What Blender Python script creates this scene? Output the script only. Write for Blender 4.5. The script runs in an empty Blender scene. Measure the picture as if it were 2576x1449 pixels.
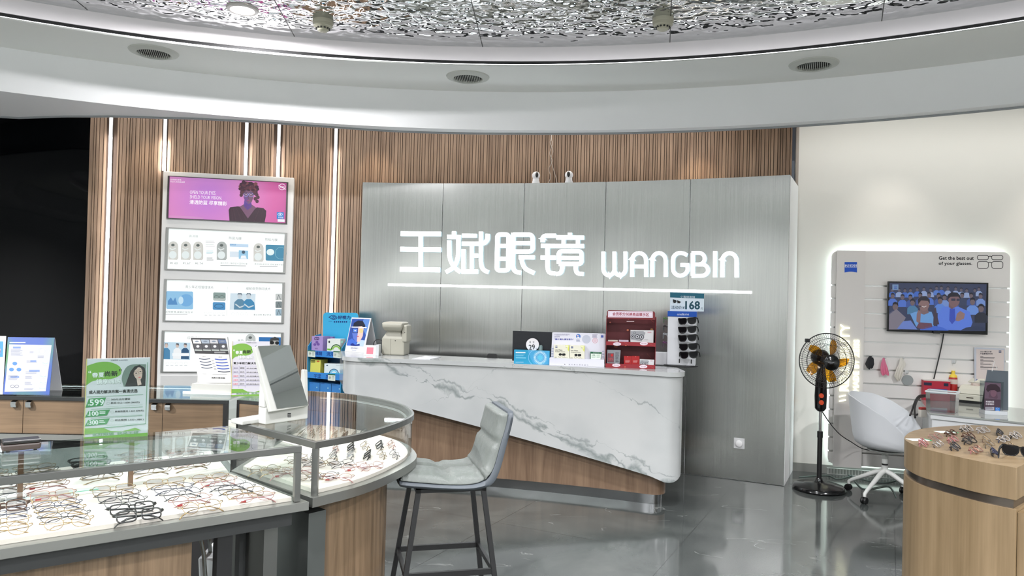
import bpy, bmesh, math, random
from mathutils import Vector, Matrix
from math import sin, cos, pi, radians, sqrt, atan2, hypot
random.seed(7)
SC = bpy.context.scene
COL = SC.collection

# ------------------------------------------------------------------ camera
FPX, EYE, ROLL = 1860.0, 1.5, .025            # focal length in pixels of the 2576x1449 frame, eye height
PITCH = math.atan((748 - 724.5) / FPX)
cF = Vector((0, cos(PITCH), sin(PITCH)))
cU0 = Vector((0, -sin(PITCH), cos(PITCH)))
cR = Vector((1, 0, 0)) * cos(ROLL) + cU0 * sin(ROLL)
cU = cU0 * cos(ROLL) - Vector((1, 0, 0)) * sin(ROLL)
EYEP = Vector((0, 0, EYE))
cd = bpy.data.cameras.new('camera')
cam = bpy.data.objects.new('camera', cd)
COL.objects.link(cam)
mw = Matrix.Identity(4)
for i in range(3):
    mw[i][0], mw[i][1], mw[i][2], mw[i][3] = cR[i], cU[i], -cF[i], EYEP[i]
cam.matrix_world = mw
cd.sensor_width = 36
cd.lens = FPX / 2576 * 36
cd.clip_start = .05
SC.camera = cam
SC.view_settings.view_transform = 'Standard'
SC.view_settings.look = 'None'
SC.view_settings.gamma = 1
SC.view_settings.exposure = 1.22
cy = SC.cycles
cy.use_denoising = True
cy.caustics_reflective = False
cy.caustics_refractive = False
cy.max_bounces = 9
cy.diffuse_bounces = 4
cy.glossy_bounces = 5
cy.transparent_max_bounces = 24
cy.sample_clamp_indirect = 6

# ------------------------------------------------------------------ light
wd = bpy.data.worlds.new('world')
SC.world = wd
wd.use_nodes = True
wd.node_tree.nodes['Background'].inputs[0].default_value = (.8, .88, 1, 1)
wd.node_tree.nodes['Background'].inputs[1].default_value = .05

def lamp(kind, loc, power, size=.1, col=(1, 1, 1), rot=(0, 0, 0), sizey=None, spot=None, blend=.6, spread=None, name='lamp'):
    l = bpy.data.lights.new(name, kind)
    l.energy = power
    l.color = col
    if kind == 'AREA':
        l.size = size
        l.shape = 'DISK'
        if sizey:
            l.shape = 'RECTANGLE'
            l.size_y = sizey
        if spread:
            l.spread = radians(spread)
    else:
        l.shadow_soft_size = size
        if kind == 'SPOT':
            l.spot_size = radians(spot)
            l.spot_blend = blend
    o = bpy.data.objects.new(name, l)
    COL.objects.link(o)
    o.location = loc
    o.rotation_euler = rot
    return o

ZS, ZH, ZB = 3.22, 3.38, 2.9                   # soffit ring, hammered ceiling, bulkhead bottom
RC = (-.45, -.55)                              # centre of the round ceiling
COOL, WARM = (.98, .975, 1), (1, .80, .60)
DOWN = []                                      # recessed lamps in the hammered ceiling
for r, n, ph in ((1.9, 5, .3), (4.3, 9, .555)):
    for k in range(n):
        a_ = ph + k * 2 * pi / n
        DOWN.append((RC[0] + r * cos(a_), RC[1] + r * sin(a_)))
for x, y in DOWN:
    lamp('AREA', (x, y, ZH - .035), (62 if x > 2.5 else 20) if y > 1.5 else (36 if hypot(x - RC[0], y - RC[1]) < 3 else 185), .16, COOL, spread=150, name='downlight_lamp')
# unseen fill lamps added behind the camera, brighten what the steel wall reflects
for x in (-5, -2.5, 0, 2.5, 5):
    l = lamp('AREA', (x, -6.0, 2.55), 36, .5, (.97, .99, 1), name='rear_fill')
    l.rotation_euler = (radians(-72), 0, 0)
# unseen linear fill added in the cove to brighten the white end wall
l = lamp('AREA', (4.0, 5.75, 3.19), 3.9, 3.2, (1, .985, .95), sizey=.06, name='cove_fill')
l.rotation_euler = (radians(14), 0, atan2(-.243, .97))
# unseen linear fills added in the cove to lift the slat wall
for a_ in (-.235, -.11, .015, .14):
    l = lamp('AREA', (-.45 + 11.62 * sin(a_), -4.75 + 11.62 * cos(a_), 3.19), 1.9, 1.45, (1, .96, .92), sizey=.06, name='cove_fill')
    l.rotation_euler = (radians(16), 0, -a_)
# warm spots hidden in the cove above the slat wall and the white wall
COVE = [(-3.35, 6.72, 9), (-2.05, 6.97, 9), (-1.35, 7.05, 9), (1.735, 6.875, 10), (-3.75, 6.45, 2.5), (-.2, 7.0, 3)]
for x, y, w in COVE:
    lamp('SPOT', (x, y, 3.19), w * 1.0, .03, WARM, spot=78, blend=.8, name='cove_spot')
for x, y, w in ((3.2, 6.1, 8), (4.55, 5.8, 14)):
    lamp('SPOT', (x, y, 3.19), w * 1.2, .03, (1, .93, .86), spot=80, blend=.8, name='cove_spot')

# ------------------------------------------------------------------ pixel rays: where a line of sight meets a real surface
def ray(u, v):
    d = cF + cR * ((u - 1288) / FPX) - cU * ((v - 724.5) / FPX)
    return d / d.y
def PY(u, v, Y):
    return EYEP + ray(u, v) * Y
def PZ(u, v, z):
    d = ray(u, v)
    return EYEP + d * ((z - EYE) / d.z)
def PP(u, v, p0, n):
    d = ray(u, v)
    return EYEP + d * ((Vector(p0) - EYEP).dot(n) / d.dot(n))
def ZM(x0, y0, s):
    return lambda q: (x0 + q[0] / s, y0 + q[1] / s)

# ------------------------------------------------------------------ materials
def lin(c):
    return tuple(((x / 255) / 12.92 if x / 255 <= .04045 else ((x / 255 + .055) / 1.055) ** 2.4) for x in c)
_M = {}
def pm(name, col=(200, 200, 200), rough=.5, metal=0., spec=.5, emit=0., ecol=None, coat=0., aniso=0.):
    if name in _M:
        return _M[name]
    m = bpy.data.materials.new(name)
    m.use_nodes = True
    b = m.node_tree.nodes['Principled BSDF']
    b.inputs['Base Color'].default_value = (*lin(col), 1)
    b.inputs['Roughness'].default_value = rough
    b.inputs['Metallic'].default_value = metal
    b.inputs['Specular IOR Level'].default_value = spec
    b.inputs['Coat Weight'].default_value = coat
    b.inputs['Anisotropic'].default_value = aniso
    if emit:
        b.inputs['Emission Color'].default_value = (*lin(ecol or col), 1)
        b.inputs['Emission Strength'].default_value = emit
    _M[name] = m
    return m
def ink(r, g, b):                              # printed colour
    return pm('ink_%02x%02x%02x' % (r, g, b), (r, g, b), .45, spec=.35)
def lit(r, g, b, e=.42):                       # back-lit print or screen colour
    m = pm('lit_%02x%02x%02x_%d' % (r, g, b, int(e * 100)), (r * .25, g * .25, b * .25), .35, spec=.4, emit=e, ecol=(r, g, b))
    m.cycles.emission_sampling = 'NONE'
    return m
class NT:
    def __init__(s, m):
        s.t = m.node_tree
        s.b = s.t.nodes['Principled BSDF']
    def n(s, typ, **kw):
        x = s.t.nodes.new('ShaderNode' + typ)
        for k, v in kw.items():
            if k[0] == 'i' and k[1:].isdigit():
                s.put(x.inputs[int(k[1:])], v)
            elif k[:2] == 'I_':
                s.put(x.inputs[k[2:]], v)
            else:
                setattr(x, k, v)
        return x
    def put(s, inp, v):
        if hasattr(v, 'is_linked') and hasattr(v, 'links'):
            s.t.links.new(v, inp)
        elif hasattr(v, 'outputs'):
            s.t.links.new(v.outputs[0], inp)
        else:
            inp.default_value = v
    def math(s, op, a, b=0., c=0.):
        return s.n('Math', operation=op, i0=a, i1=b, i2=c).outputs[0]
    def pos(s, scale=(1, 1, 1), rot=(0, 0, 0)):
        g = s.n('NewGeometry')
        mp = s.n('Mapping', I_Vector=g.outputs['Position'], I_Scale=scale, I_Rotation=rot)
        return mp.outputs[0]
    def noise(s, vec, scale=1., detail=2., dist=0., rough=.5):
        x = s.n('TexNoise', I_Vector=vec, I_Scale=scale, I_Detail=detail, I_Distortion=dist, I_Roughness=rough)
        return x.outputs[0]
    def ramp(s, fac, stops):
        r = s.n('ValToRGB', i0=fac)
        e = r.color_ramp.elements
        while len(e) < len(stops):
            e.new(.5)
        for k, (p, c) in enumerate(stops):
            e[k].position = p
            e[k].color = (*lin(c), 1) if len(c) == 3 else c
        return r.outputs[0]
    def mix(s, f, a, b, typ='MIX'):
        x = s.n('MixRGB', blend_type=typ, i0=f, i1=a, i2=b)
        return x.outputs[0]
    def bump(s, h, strength=.3, dist=.01):
        x = s.n('Bump', I_Height=h, I_Strength=strength, I_Distance=dist)
        s.put(s.b.inputs['Normal'], x.outputs[0])
def wood(name, dark, light, rough=.4, gs=1., vert=True):
    m = pm(name, light, rough)
    t = NT(m)
    sc = (9 * gs, 9 * gs, .7 * gs) if vert else (.7 * gs, .7 * gs, 9 * gs)
    p = t.pos(sc)
    w = t.n('TexWave', wave_type='RINGS', I_Vector=t.pos((2.2 * gs, 2.2 * gs, .35 * gs)), I_Scale=3., I_Distortion=5., I_Detail=3.).outputs[1]
    a = t.noise(p, 2.2, 6, 1.2)
    f = t.noise(t.pos((120 * gs, 120 * gs, 3 * gs) if vert else (3 * gs, 3 * gs, 120 * gs)), 1.5, 3)
    fac = t.math('ADD', t.math('MULTIPLY', a, .6), t.math('ADD', t.math('MULTIPLY', f, .35), t.math('MULTIPLY', w, .12)))
    t.put(t.b.inputs['Base Color'], t.ramp(fac, [(.35, dark), (.7, light)]))
    return m
def glassmat(name, tint=(240, 250, 248), refl=1., rough=0.):
    m = bpy.data.materials.new(name)
    m.use_nodes = True
    nt = m.node_tree
    nt.nodes.remove(nt.nodes['Principled BSDF'])
    out = nt.nodes['Material Output']
    tr = nt.nodes.new('ShaderNodeBsdfTransparent')
    tr.inputs[0].default_value = (*lin(tint), 1)
    gl = nt.nodes.new('ShaderNodeBsdfGlossy')
    gl.inputs['Roughness'].default_value = rough
    fr = nt.nodes.new('ShaderNodeFresnel')
    ge = nt.nodes.new('ShaderNodeNewGeometry')
    mi = nt.nodes.new('ShaderNodeMapRange')      # same index seen from inside and outside of the pane
    mi.inputs['To Min'].default_value = 1.5
    mi.inputs['To Max'].default_value = 1 / 1.5
    nt.links.new(ge.outputs['Backfacing'], mi.inputs['Value'])
    nt.links.new(mi.outputs[0], fr.inputs[0])
    mu = nt.nodes.new('ShaderNodeMath')
    mu.operation = 'MULTIPLY'
    mu.use_clamp = True
    mu.inputs[1].default_value = refl
    nt.links.new(fr.outputs[0], mu.inputs[0])
    mx = nt.nodes.new('ShaderNodeMixShader')
    nt.links.new(mu.outputs[0], mx.inputs[0])
    nt.links.new(tr.outputs[0], mx.inputs[1])
    nt.links.new(gl.outputs[0], mx.inputs[2])
    nt.links.new(mx.outputs[0], out.inputs[0])
    _M[name] = m
    return m

# ------------------------------------------------------------------ mesh builder
class MB:
    def __init__(s):
        s.v, s.f, s.i, s.mats, s.T = [], [], [], [], None
    def mi(s, m):
        if m not in s.mats:
            s.mats.append(m)
        return s.mats.index(m)
    def add(s, vs, fs, m):
        o = len(s.v)
        s.v += [(s.T @ Vector(p)) if s.T else Vector(p) for p in vs]
        k = s.mi(m)
        for f in fs:
            s.f.append([o + j for j in f])
            s.i.append(k)
        return s
    def box(s, a, b, m):
        x0, y0, z0 = a
        x1, y1, z1 = b
        return s.add([(x0, y0, z0), (x1, y0, z0), (x1, y1, z0), (x0, y1, z0), (x0, y0, z1), (x1, y0, z1), (x1, y1, z1), (x0, y1, z1)],
                     [(3, 2, 1, 0), (4, 5, 6, 7), (0, 1, 5, 4), (1, 2, 6, 5), (2, 3, 7, 6), (3, 0, 4, 7)], m)
    def cb(s, c, sz, m):
        return s.box([c[i] - sz[i] / 2 for i in range(3)], [c[i] + sz[i] / 2 for i in range(3)], m)
    def hexa(s, lo, hi, m):                    # two quads (bottom, top)
        return s.add(list(lo) + list(hi), [(3, 2, 1, 0), (4, 5, 6, 7), (0, 1, 5, 4), (1, 2, 6, 5), (2, 3, 7, 6), (3, 0, 4, 7)], m)
    def prism(s, poly, z0, z1, m, mtop=None):
        n = len(poly)
        ar = sum(poly[i][0] * poly[(i + 1) % n][1] - poly[(i + 1) % n][0] * poly[i][1] for i in range(n))
        if ar < 0:
            poly = list(reversed(poly))
        f0 = z0 if callable(z0) else (lambda x, y: z0)
        f1 = z1 if callable(z1) else (lambda x, y: z1)
        vs = [(x, y, f0(x, y)) for x, y in poly] + [(x, y, f1(x, y)) for x, y in poly]
        fs = [tuple(range(n - 1, -1, -1))] + [(i, (i + 1) % n, n + (i + 1) % n, n + i) for i in range(n)]
        s.add(vs, fs, m)
        s.add(vs[n:], [tuple(range(n))], mtop or m)
        return s
    def ext(s, poly, dvec, m):                 # extrude any planar 3-D polygon by a vector
        n = len(poly)
        d = Vector(dvec)
        a = [Vector(p) for p in poly]
        return s.add(a + [p + d for p in a], [tuple(range(n - 1, -1, -1)), tuple(range(n, 2 * n))] + [(i, (i + 1) % n, n + (i + 1) % n, n + i) for i in range(n)], m)
    def loft(s, rings, m, cap=True, close=True):
        n = len(rings[0])
        vs = [p for r in rings for p in r]
        fs = []
        for k in range(len(rings) - 1):
            for i in range(n if close else n - 1):
                j = (i + 1) % n
                fs.append((k * n + i, k * n + j, (k + 1) * n + j, (k + 1) * n + i))
        if cap:
            fs.append(tuple(range(n - 1, -1, -1)))
            fs.append(tuple((len(rings) - 1) * n + i for i in range(n)))
        return s.add(vs, fs, m)
    def lathe(s, prof, m, n=24, c=(0, 0, 0), M=None):
        rings = []
        for r, z in prof:
            ring = [Vector((max(r, 1e-5) * cos(2 * pi * i / n), max(r, 1e-5) * sin(2 * pi * i / n), z)) for i in range(n)]
            rings.append([(M @ p if M else p + Vector(c)) for p in ring])
        return s.loft(rings, m)
    def tube(s, pts, r, m, n=8, closed=False, flat=None):
        P = [Vector(p) for p in pts]
        k = len(P)
        rings = []
        prev = None
        for i in range(k):
            t = (P[(i + 1) % k] - P[i - 1]) if closed else (P[min(i + 1, k - 1)] - P[max(i - 1, 0)])
            t.normalize()
            if prev is None:
                a = Vector((0, 0, 1)) if abs(t.z) < .9 else Vector((1, 0, 0))
            else:
                a = prev
            b = t.cross(a).normalized()
            a = b.cross(t).normalized()
            prev = a
            rr = r[i] if isinstance(r, (list, tuple)) else r
            ra, rb = (rr, rr * flat) if flat else (rr, rr)
            rings.append([P[i] + a * cos(2 * pi * j / n) * ra + b * sin(2 * pi * j / n) * rb for j in range(n)])
        if closed:
            rings.append(rings[0])
        return s.loft(rings, m, cap=not closed)
    def ball(s, c, r, m, n=14, sc=(1, 1, 1)):
        k = n // 2
        rings = []
        for i in range(k + 1):
            th = pi * i / k
            rings.append([Vector((c[0] + sc[0] * r * max(sin(th), 1e-4) * cos(2 * pi * j / n), c[1] + sc[1] * r * max(sin(th), 1e-4) * sin(2 * pi * j / n), c[2] - sc[2] * r * cos(th))) for j in range(n)])
        return s.loft(rings, m)
    def build(s, name, parent=None, smooth=None, bevel=0, seg=2, world=True):
        me = bpy.data.meshes.new(name)
        vs = s.v
        if parent is not None and world:
            iv = TM[parent.name].inverted()
            vs = [iv @ p for p in vs]
        me.from_pydata([tuple(p) for p in vs], [], s.f)
        for m in s.mats:
            me.materials.append(m)
        me.polygons.foreach_set('material_index', s.i)
        if smooth is not None:
            me.polygons.foreach_set('use_smooth', [True] * len(me.polygons))
            me.set_sharp_from_angle(angle=radians(smooth))
        me.update()
        o = bpy.data.objects.new(name, me)
        COL.objects.link(o)
        if parent is not None:
            o.parent = parent
            TM[o.name] = TM[parent.name]
        else:
            TM[o.name] = Matrix.Identity(4)
        if bevel:
            md = o.modifiers.new('bevel', 'BEVEL')
            md.width = bevel
            md.segments = seg
            md.limit_method = 'ANGLE'
            md.angle_limit = radians(40)
        return o
TM = {}
def tag(o, label, cat, group=None):
    o['label'] = label
    o['category'] = cat
    if group:
        o['group'] = group
    return o
def thing(name, label, cat, loc=(0, 0, 0), rz=0., group=None):
    o = bpy.data.objects.new(name, None)
    o.empty_display_size = .05
    COL.objects.link(o)
    o.location = loc
    o.rotation_euler = (0, 0, rz)
    TM[o.name] = Matrix.Translation(Vector(loc)) @ Matrix.Rotation(rz, 4, 'Z')
    return tag(o, label, cat, group)
def struct(o):
    o['kind'] = 'structure'
    return o
def crv(pts, n=8, closed=False):               # smooth curve through points
    P = [Vector(p) for p in pts]
    k = len(P)
    out = []
    for i in range(k if closed else k - 1):
        p0 = P[i - 1] if (closed or i > 0) else P[0] * 2 - P[1]
        p1, p2 = P[i], P[(i + 1) % k]
        p3 = P[(i + 2) % k] if (closed or i + 2 < k) else p2 * 2 - p1
        for j in range(n):
            t = j / n
            out.append(.5 * ((2 * p1) + (p2 - p0) * t + (2 * p0 - 5 * p1 + 4 * p2 - p3) * t * t + (3 * p1 - p0 - 3 * p2 + p3) * t ** 3))
    if not closed:
        out.append(P[-1])
    return out
def ribbon(pts, w):                            # 2-D stroke -> quads
    P = [Vector((p[0], p[1])) for p in pts]
    L, R_ = [], []
    for i in range(len(P)):
        a = (P[i] - P[i - 1]).normalized() if i else None
        b = (P[i + 1] - P[i]).normalized() if i + 1 < len(P) else None
        if a is None:
            n = Vector((-b.y, b.x))
        elif b is None:
            n = Vector((-a.y, a.x))
        else:
            n = Vector((-(a + b).y, (a + b).x)).normalized()
            n /= max(n.dot(Vector((-a.y, a.x))), .5)
        L.append(P[i] + n * w / 2)
        R_.append(P[i] - n * w / 2)
    return L, R_

# ------------------------------------------------------------------ flat prints, drawn on the plane of the thing that carries them
_TX = {}
def textmesh(s):
    if s not in _TX:
        c = bpy.data.curves.new('t', 'FONT')
        c.body = s
        c.size = 1
        c.resolution_u = 2
        o = bpy.data.objects.new('t', c)
        COL.objects.link(o)
        bpy.context.view_layer.update()
        me = bpy.data.meshes.new_from_object(o)
        vs = [v.co.copy() for v in me.vertices]
        fs = [tuple(p.vertices) for p in me.polygons]
        bpy.data.objects.remove(o)
        bpy.data.meshes.remove(me)
        bpy.data.curves.remove(c)
        x0 = min(v.x for v in vs); x1 = max(v.x for v in vs)
        y0 = min(v.y for v in vs); y1 = max(v.y for v in vs)
        _TX[s] = ([((v.x - x0) / (x1 - x0), (v.y - y0) / (y1 - y0)) for v in vs], fs)
    return _TX[s]
class Bd(MB):
    """flat artwork: every mark is laid on the plane (p0, n); px() turns the given coordinates into frame pixels"""
    def __init__(s, p0, n, px=None, step=.0005):
        super().__init__()
        s.p0, s.n, s.px, s.k, s.step = Vector(p0), Vector(n).normalized(), px or (lambda q: q), 0, step
    def w(s, q):
        u, v = s.px(q)
        return PP(u, v, s.p0, s.n) + s.n * (s.step * s.k)
    def up(s, d=1):
        s.k += d
        return s
    def poly(s, pts, m):
        vs = [s.w(q) for q in pts]
        a = sum((vs[i] - vs[0]).cross(vs[i + 1] - vs[0]).dot(s.n) for i in range(1, len(vs) - 1))
        if a < 0:
            vs.reverse()
        return s.add(vs, [tuple(range(len(vs)))], m)
    def rect(s, x0, y0, x1, y1, m, sk=0.):     # sk: rise of the right end
        return s.poly([(x0, y0), (x1, y0 + sk), (x1, y1 + sk), (x0, y1)], m)
    def rrect(s, x0, y0, x1, y1, r, m, sk=0.):
        pts = []
        for cx, cy_, a0 in ((x1 - r, y0 + r, -90), (x1 - r, y1 - r, 0), (x0 + r, y1 - r, 90), (x0 + r, y0 + r, 180)):
            for j in range(5):
                a = radians(a0 + j * 22.5)
                x = cx + r * cos(a)
                pts.append((x, cy_ + r * sin(a) + sk * (x - x0) / (x1 - x0)))
        return s.poly(pts, m)
    def ell(s, cx, cy_, rx, ry, m, n=18, rot=0.):
        c, d = cos(radians(rot)), sin(radians(rot))
        return s.poly([(cx + rx * cos(2 * pi * i / n) * c - ry * sin(2 * pi * i / n) * d, cy_ + rx * cos(2 * pi * i / n) * d + ry * sin(2 * pi * i / n) * c) for i in range(n)], m)
    def line(s, pts, w, m, closed=False):
        if closed:
            pts = list(pts) + [pts[0]]
        L, R_ = ribbon(pts, w)
        for i in range(len(L) - 1):
            s.poly([L[i], L[i + 1], R_[i + 1], R_[i]], m)
        return s
    def ring(s, cx, cy_, rx, ry, w, m, n=20, a0=0, a1=360):
        pts = [(cx + rx * cos(radians(a0 + (a1 - a0) * i / n)), cy_ + ry * sin(radians(a0 + (a1 - a0) * i / n))) for i in range(n + 1)]
        return s.line(pts, w, m)
    def text(s, t, p, q, h, m, bold=0., lean=0.):
        """t from p (baseline left) to q (baseline right), h tall, in the print's own coordinates"""
        vs, fs = textmesh(t)
        p, q = Vector(p), Vector(q)
        d = q - p
        up = Vector((d.y, -d.x)).normalized() * h
        for dx, dy in ([(0, 0)] if not bold else [(-bold, 0), (bold, 0), (0, bold), (0, -bold)]):
            s.add([s.w((p.x + d.x * x + up.x * y + lean * h * y + dx, p.y + d.y * x + up.y * y + dy)) for x, y in vs], fs, m)
            s.k += .02
        s.k -= .02 * (4 if bold else 1)
        return s
    def lines(s, x0, y0, x1, y1, n, m, fill=.45, sk=0., rag=.25):   # rows of print too small to read
        dy = (y1 - y0) / n
        for i in range(n):
            xe = x1 - (x1 - x0) * rag * random.random()
            s.rect(x0, y0 + dy * i, xe, y0 + dy * (i + fill), m, sk * (xe - x0))
        return s

# ------------------------------------------------------------------ room shell
white = pm('white_paint', (244, 244, 245), .6)
white_wall_m = pm('warm_white_paint', (242, 239, 232), .6)
grey_paint = pm('grey_lip_paint', (150, 153, 155), .6)
black = pm('black_plastic', (12, 12, 13), .4)
matte_black = pm('matte_black_metal', (14, 14, 15), .45)
steel = pm('satin_steel', (150, 150, 146), .32, .9)
dark_steel = pm('dark_steel', (112, 113, 110), .34, .85)
chrome = pm('chrome', (210, 212, 214), .12, 1)
mirror = pm('mirror_silvering', (225, 230, 230), .01, 1)
clear = glassmat('clear_glass', (244, 250, 248), 1.6)
led = pm('led_light', (255, 255, 255), .4, emit=1.3, ecol=(240, 247, 255))
led.cycles.emission_sampling = 'NONE'

def circ_pts(r, n=160, a0=0., a1=360., c=RC):
    return [(c[0] + r * cos(radians(a0 + (a1 - a0) * i / n)), c[1] + r * sin(radians(a0 + (a1 - a0) * i / n))) for i in range(n if a1 - a0 >= 360 else n + 1)]

# floor: polished grey stone tiles 1.18 m square, laid askew
fm = pm('polished_grey_stone', (108, 112, 110), .1, spec=.55)
t = NT(fm)
ang = atan2(.455, .89)
rp = t.pos((1, 1, 1), (0, 0, ang))
sx = t.n('SeparateXYZ', i0=rp)
def grout(axis, off, size):
    q = t.math('DIVIDE', t.math('SUBTRACT', sx.outputs[axis], off), size)
    fr = t.math('FRACT', q)
    d = t.math('ABSOLUTE', t.math('SUBTRACT', fr, .5))
    return t.math('GREATER_THAN', d, .5 - .0022 / size)
# rotated frame: x' = X cos - Y sin, y' = X sin + Y cos
gl = t.math('MAXIMUM', grout(0, -1.125, 1.18), grout(1, 4.37, 1.18))
cl = t.noise(t.pos((1, 1, 1)), 1.4, 6, .8, .6)
base = t.ramp(cl, [(.3, (62, 66, 65)), (.52, (79, 83, 81)), (.75, (94, 97, 94))])
vn = t.noise(t.pos((.7, 2.2, 1), (0, 0, .5)), 1.1, 5, 1.1)
vm = t.math('LESS_THAN', t.math('ABSOLUTE', t.math('SUBTRACT', vn, .5)), .0035)
msk = t.math('MULTIPLY', vm, t.math('GREATER_THAN', t.noise(t.pos(), 2.3, 2), .56))
base = t.mix(t.math('MULTIPLY', msk, .22), base, (*lin((190, 192, 188)), 1))
base = t.mix(gl, base, (*lin((52, 54, 53)), 1))
t.put(t.b.inputs['Base Color'], base)
t.put(t.b.inputs['Roughness'], t.math('ADD', t.math('MULTIPLY', cl, .08), .05))
struct(MB().box((-8, -8.6, -.1), (7.2, 9, 0), fm).build('floor'))

# walls out of view close the room
rear_m = pm('rear_wall_paint', (236, 237, 235), .6)
struct(MB().box((-8, -8.5, 1.2), (7.2, -8.4, 2.95), rear_m).box((-8, -8.5, 2.95), (7.2, -8.37, 3.7), pm('reflection_dark_top', (96, 98, 98), .5)).box((-8, -8.5, 0), (7.2, -8.38, 1.2), pm('reflection_dark_low', (70, 72, 72), .5)).build('wall_rear'))  # unseen; grey bands added above and below to darken the steel wall's reflection
struct(MB().box((-8, -8.4, 3.372), (7.1, -1.0, 3.379), pm('grey_ceiling_paint', (168, 170, 168), .6)).build('ceiling_rear'))
struct(MB().box((-7.95, -8.4, 0), (-7.85, 8.8, 3.7), rear_m).build('wall_left'))
struct(MB().box((7.05, -8.4, 0), (7.15, 8.8, 3.7), rear_m).build('wall_right'))

# slat wall: an arc of upright timber battens of uneven width
slat_m = wood('slat_wood', (124, 101, 82), (168, 142, 119), .5, 1.)
slat_gap = pm('slat_backing', (78, 60, 46), .7)
SA, SR = (-.45, -4.75), 12.05
def slat_xy(ang, r=SR):
    return (SA[0] + r * sin(ang), SA[1] + r * cos(ang))
def slat_hit(u, v, r=SR):
    d = ray(u, v)
    a = d.x ** 2 + d.y ** 2
    b = -2 * (d.x * SA[0] + d.y * SA[1])
    c = SA[0] ** 2 + SA[1] ** 2 - r * r
    tt = (-b + sqrt(b * b - 4 * a * c)) / (2 * a)
    return EYEP + d * tt
aL = atan2(slat_hit(217, 620).x - SA[0], slat_hit(217, 620).y - SA[1])
aR = math.asin((2.585 - SA[0]) / SR)
mb = MB()
N_ = 60
for k in range(N_):
    a, b = aL + (aR - aL) * k / N_, aL + (aR - aL) * (k + 1) / N_
    mb.prism([slat_xy(a, SR + .02), slat_xy(b, SR + .02), slat_xy(b, SR + .08), slat_xy(a, SR + .08)], 0, 3.6, slat_gap)
STRIP_PX = [(270, 600), (413, 400), (619, 380), (700, 400), (838, 600)]
strip_ang = [atan2(slat_hit(*q).x - SA[0], slat_hit(*q).y - SA[1]) for q in STRIP_PX]
a = aL
k = 0
PAT = [.030, .014, .022, .030, .018, .014, .026]
while a < aR:
    w = PAT[k % 7] / SR
    if not any(abs(a + w / 2 - q) < .022 / SR + w / 2 for q in strip_ang):
        dp = .0 if k % 3 else .006
        mb.prism([slat_xy(a, SR + dp), slat_xy(a + w, SR + dp), slat_xy(a + w, SR + .022), slat_xy(a, SR + .022)], 0, 3.6, slat_m)
    a += w + .0055 / SR
    k += 1
struct(mb.build('wall_back'))

# light strips let into the slats
for k, (q, zb, lab) in enumerate(zip(strip_ang, (0, 2.61, 2.61, 2.61, 0), (
        'long vertical white light strip nearest the dark glass',
        'short vertical light strip above the left corner of the poster frame',
        'vertical light strip above the middle of the pink poster',
        'vertical light strip above the right side of the pink poster',
        'long vertical light strip between poster frame and steel sign wall'))):
    th = thing('light_strip', lab, 'light strip', (*slat_xy(q, SR), 0), -q, 'vertical light strips in the slat wall')
    M = TM[th.name]
    b = MB(); b.T = M
    b.box((-.016, .0, zb), (.016, .02, 3.55), pm('strip_channel', (190, 190, 190), .4, .6))
    b.build('channel', th)
    b = MB(); b.T = M
    b.box((-.011, -.004, zb), (.011, .0, 3.55), led)
    b.build('diffuser', th)
    lm = lamp('AREA', (0, 0, 0), 2.4 if zb == 0 else .4, .02, COOL, sizey=(2.9 - max(zb, .3)), name='strip_lamp')
    lm.matrix_world = M @ Matrix.Translation((0, -.03, (2.9 + max(zb, .3)) / 2)) @ Matrix.Rotation(radians(90), 4, 'X')

# dark shop window left of the slats
pL = slat_xy(aL)
darkglass = pm('dark_night_glass', (4, 5, 7), .03, spec=.12)
w1 = MB().prism([(pL[0] - .005, pL[1] + .06), (pL[0] - 3.9, pL[1] - .3), (pL[0] - 3.9, pL[1] - .24), (pL[0] - .005, pL[1] + .12)], 0, 3.6, darkglass)
struct(w1.build('window_1'))
# white end wall beyond the sign wall (15 degrees off square)
WP, WD = Vector((2.575, 6.70, 0)), Vector((.97, -.243, 0)).normalized()
WN = Vector((WD.y, -WD.x, 0))                  # towards the shop
wq = [WP, WP + WD * 4.7, WP + WD * 4.7 - WN * .15, WP - WN * .3]
struct(MB().prism([(p.x, p.y) for p in wq], 0, 3.6, white_wall_m).build('wall_end'))
bs = [WP + WN * .012 + WD * .0, WP + WN * .012 + WD * 4.5, WP + WD * 4.5 + WN * .0005, WP + WN * .0005]
struct(MB().prism([(p.x, p.y) for p in bs], 0, .075, pm('stone_baseboard', (150, 150, 145), .35)).build('baseboard_end'))

# ceiling: hammered mirror-steel disc, recessed ring, bulkhead, cove above the walls
ham = pm('hammered_mirror_steel', (205, 207, 208), .03, 1)
t = NT(ham)
h1 = t.noise(t.pos((1, 1, 1)), 14, 0, .3)
h2 = t.noise(t.pos((1, 1, 1)), 30, 0, .2)
h3 = t.noise(t.pos((1, 1, 1)), 2.2, 1, 0)
t.bump(t.math('ADD', t.math('ADD', h1, t.math('MULTIPLY', h2, .18)), t.math('MULTIPLY', h3, .6)), 1, .0135)
cz = MB()
cz.prism(circ_pts(6.1), ZH, ZH + .02, ham)
seam = pm('dark_seam', (40, 40, 40), .5)
for q0, q1 in (((190, 0), (220, 25)), ((690, 0), (741, 92)), ((1185, 0), (1215, 121)), ((1689, 0), (1685, 112)), ((2225, 0), (2217, 60))):
    A_, B_ = PZ(*q0, ZH), PZ(*q1, ZH)
    d = (B_ - A_).normalized()
    sd = Vector((-d.y, d.x, 0)) * .003
    A_ = B_ - d * 2.5
    cz.add([A_ + sd - Vector((0, 0, .001)), B_ + sd - Vector((0, 0, .001)), B_ - sd - Vector((0, 0, .001)), A_ - sd - Vector((0, 0, .001))], [(0, 1, 2, 3)], seam)
struct(cz.build('ceiling'))
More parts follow.
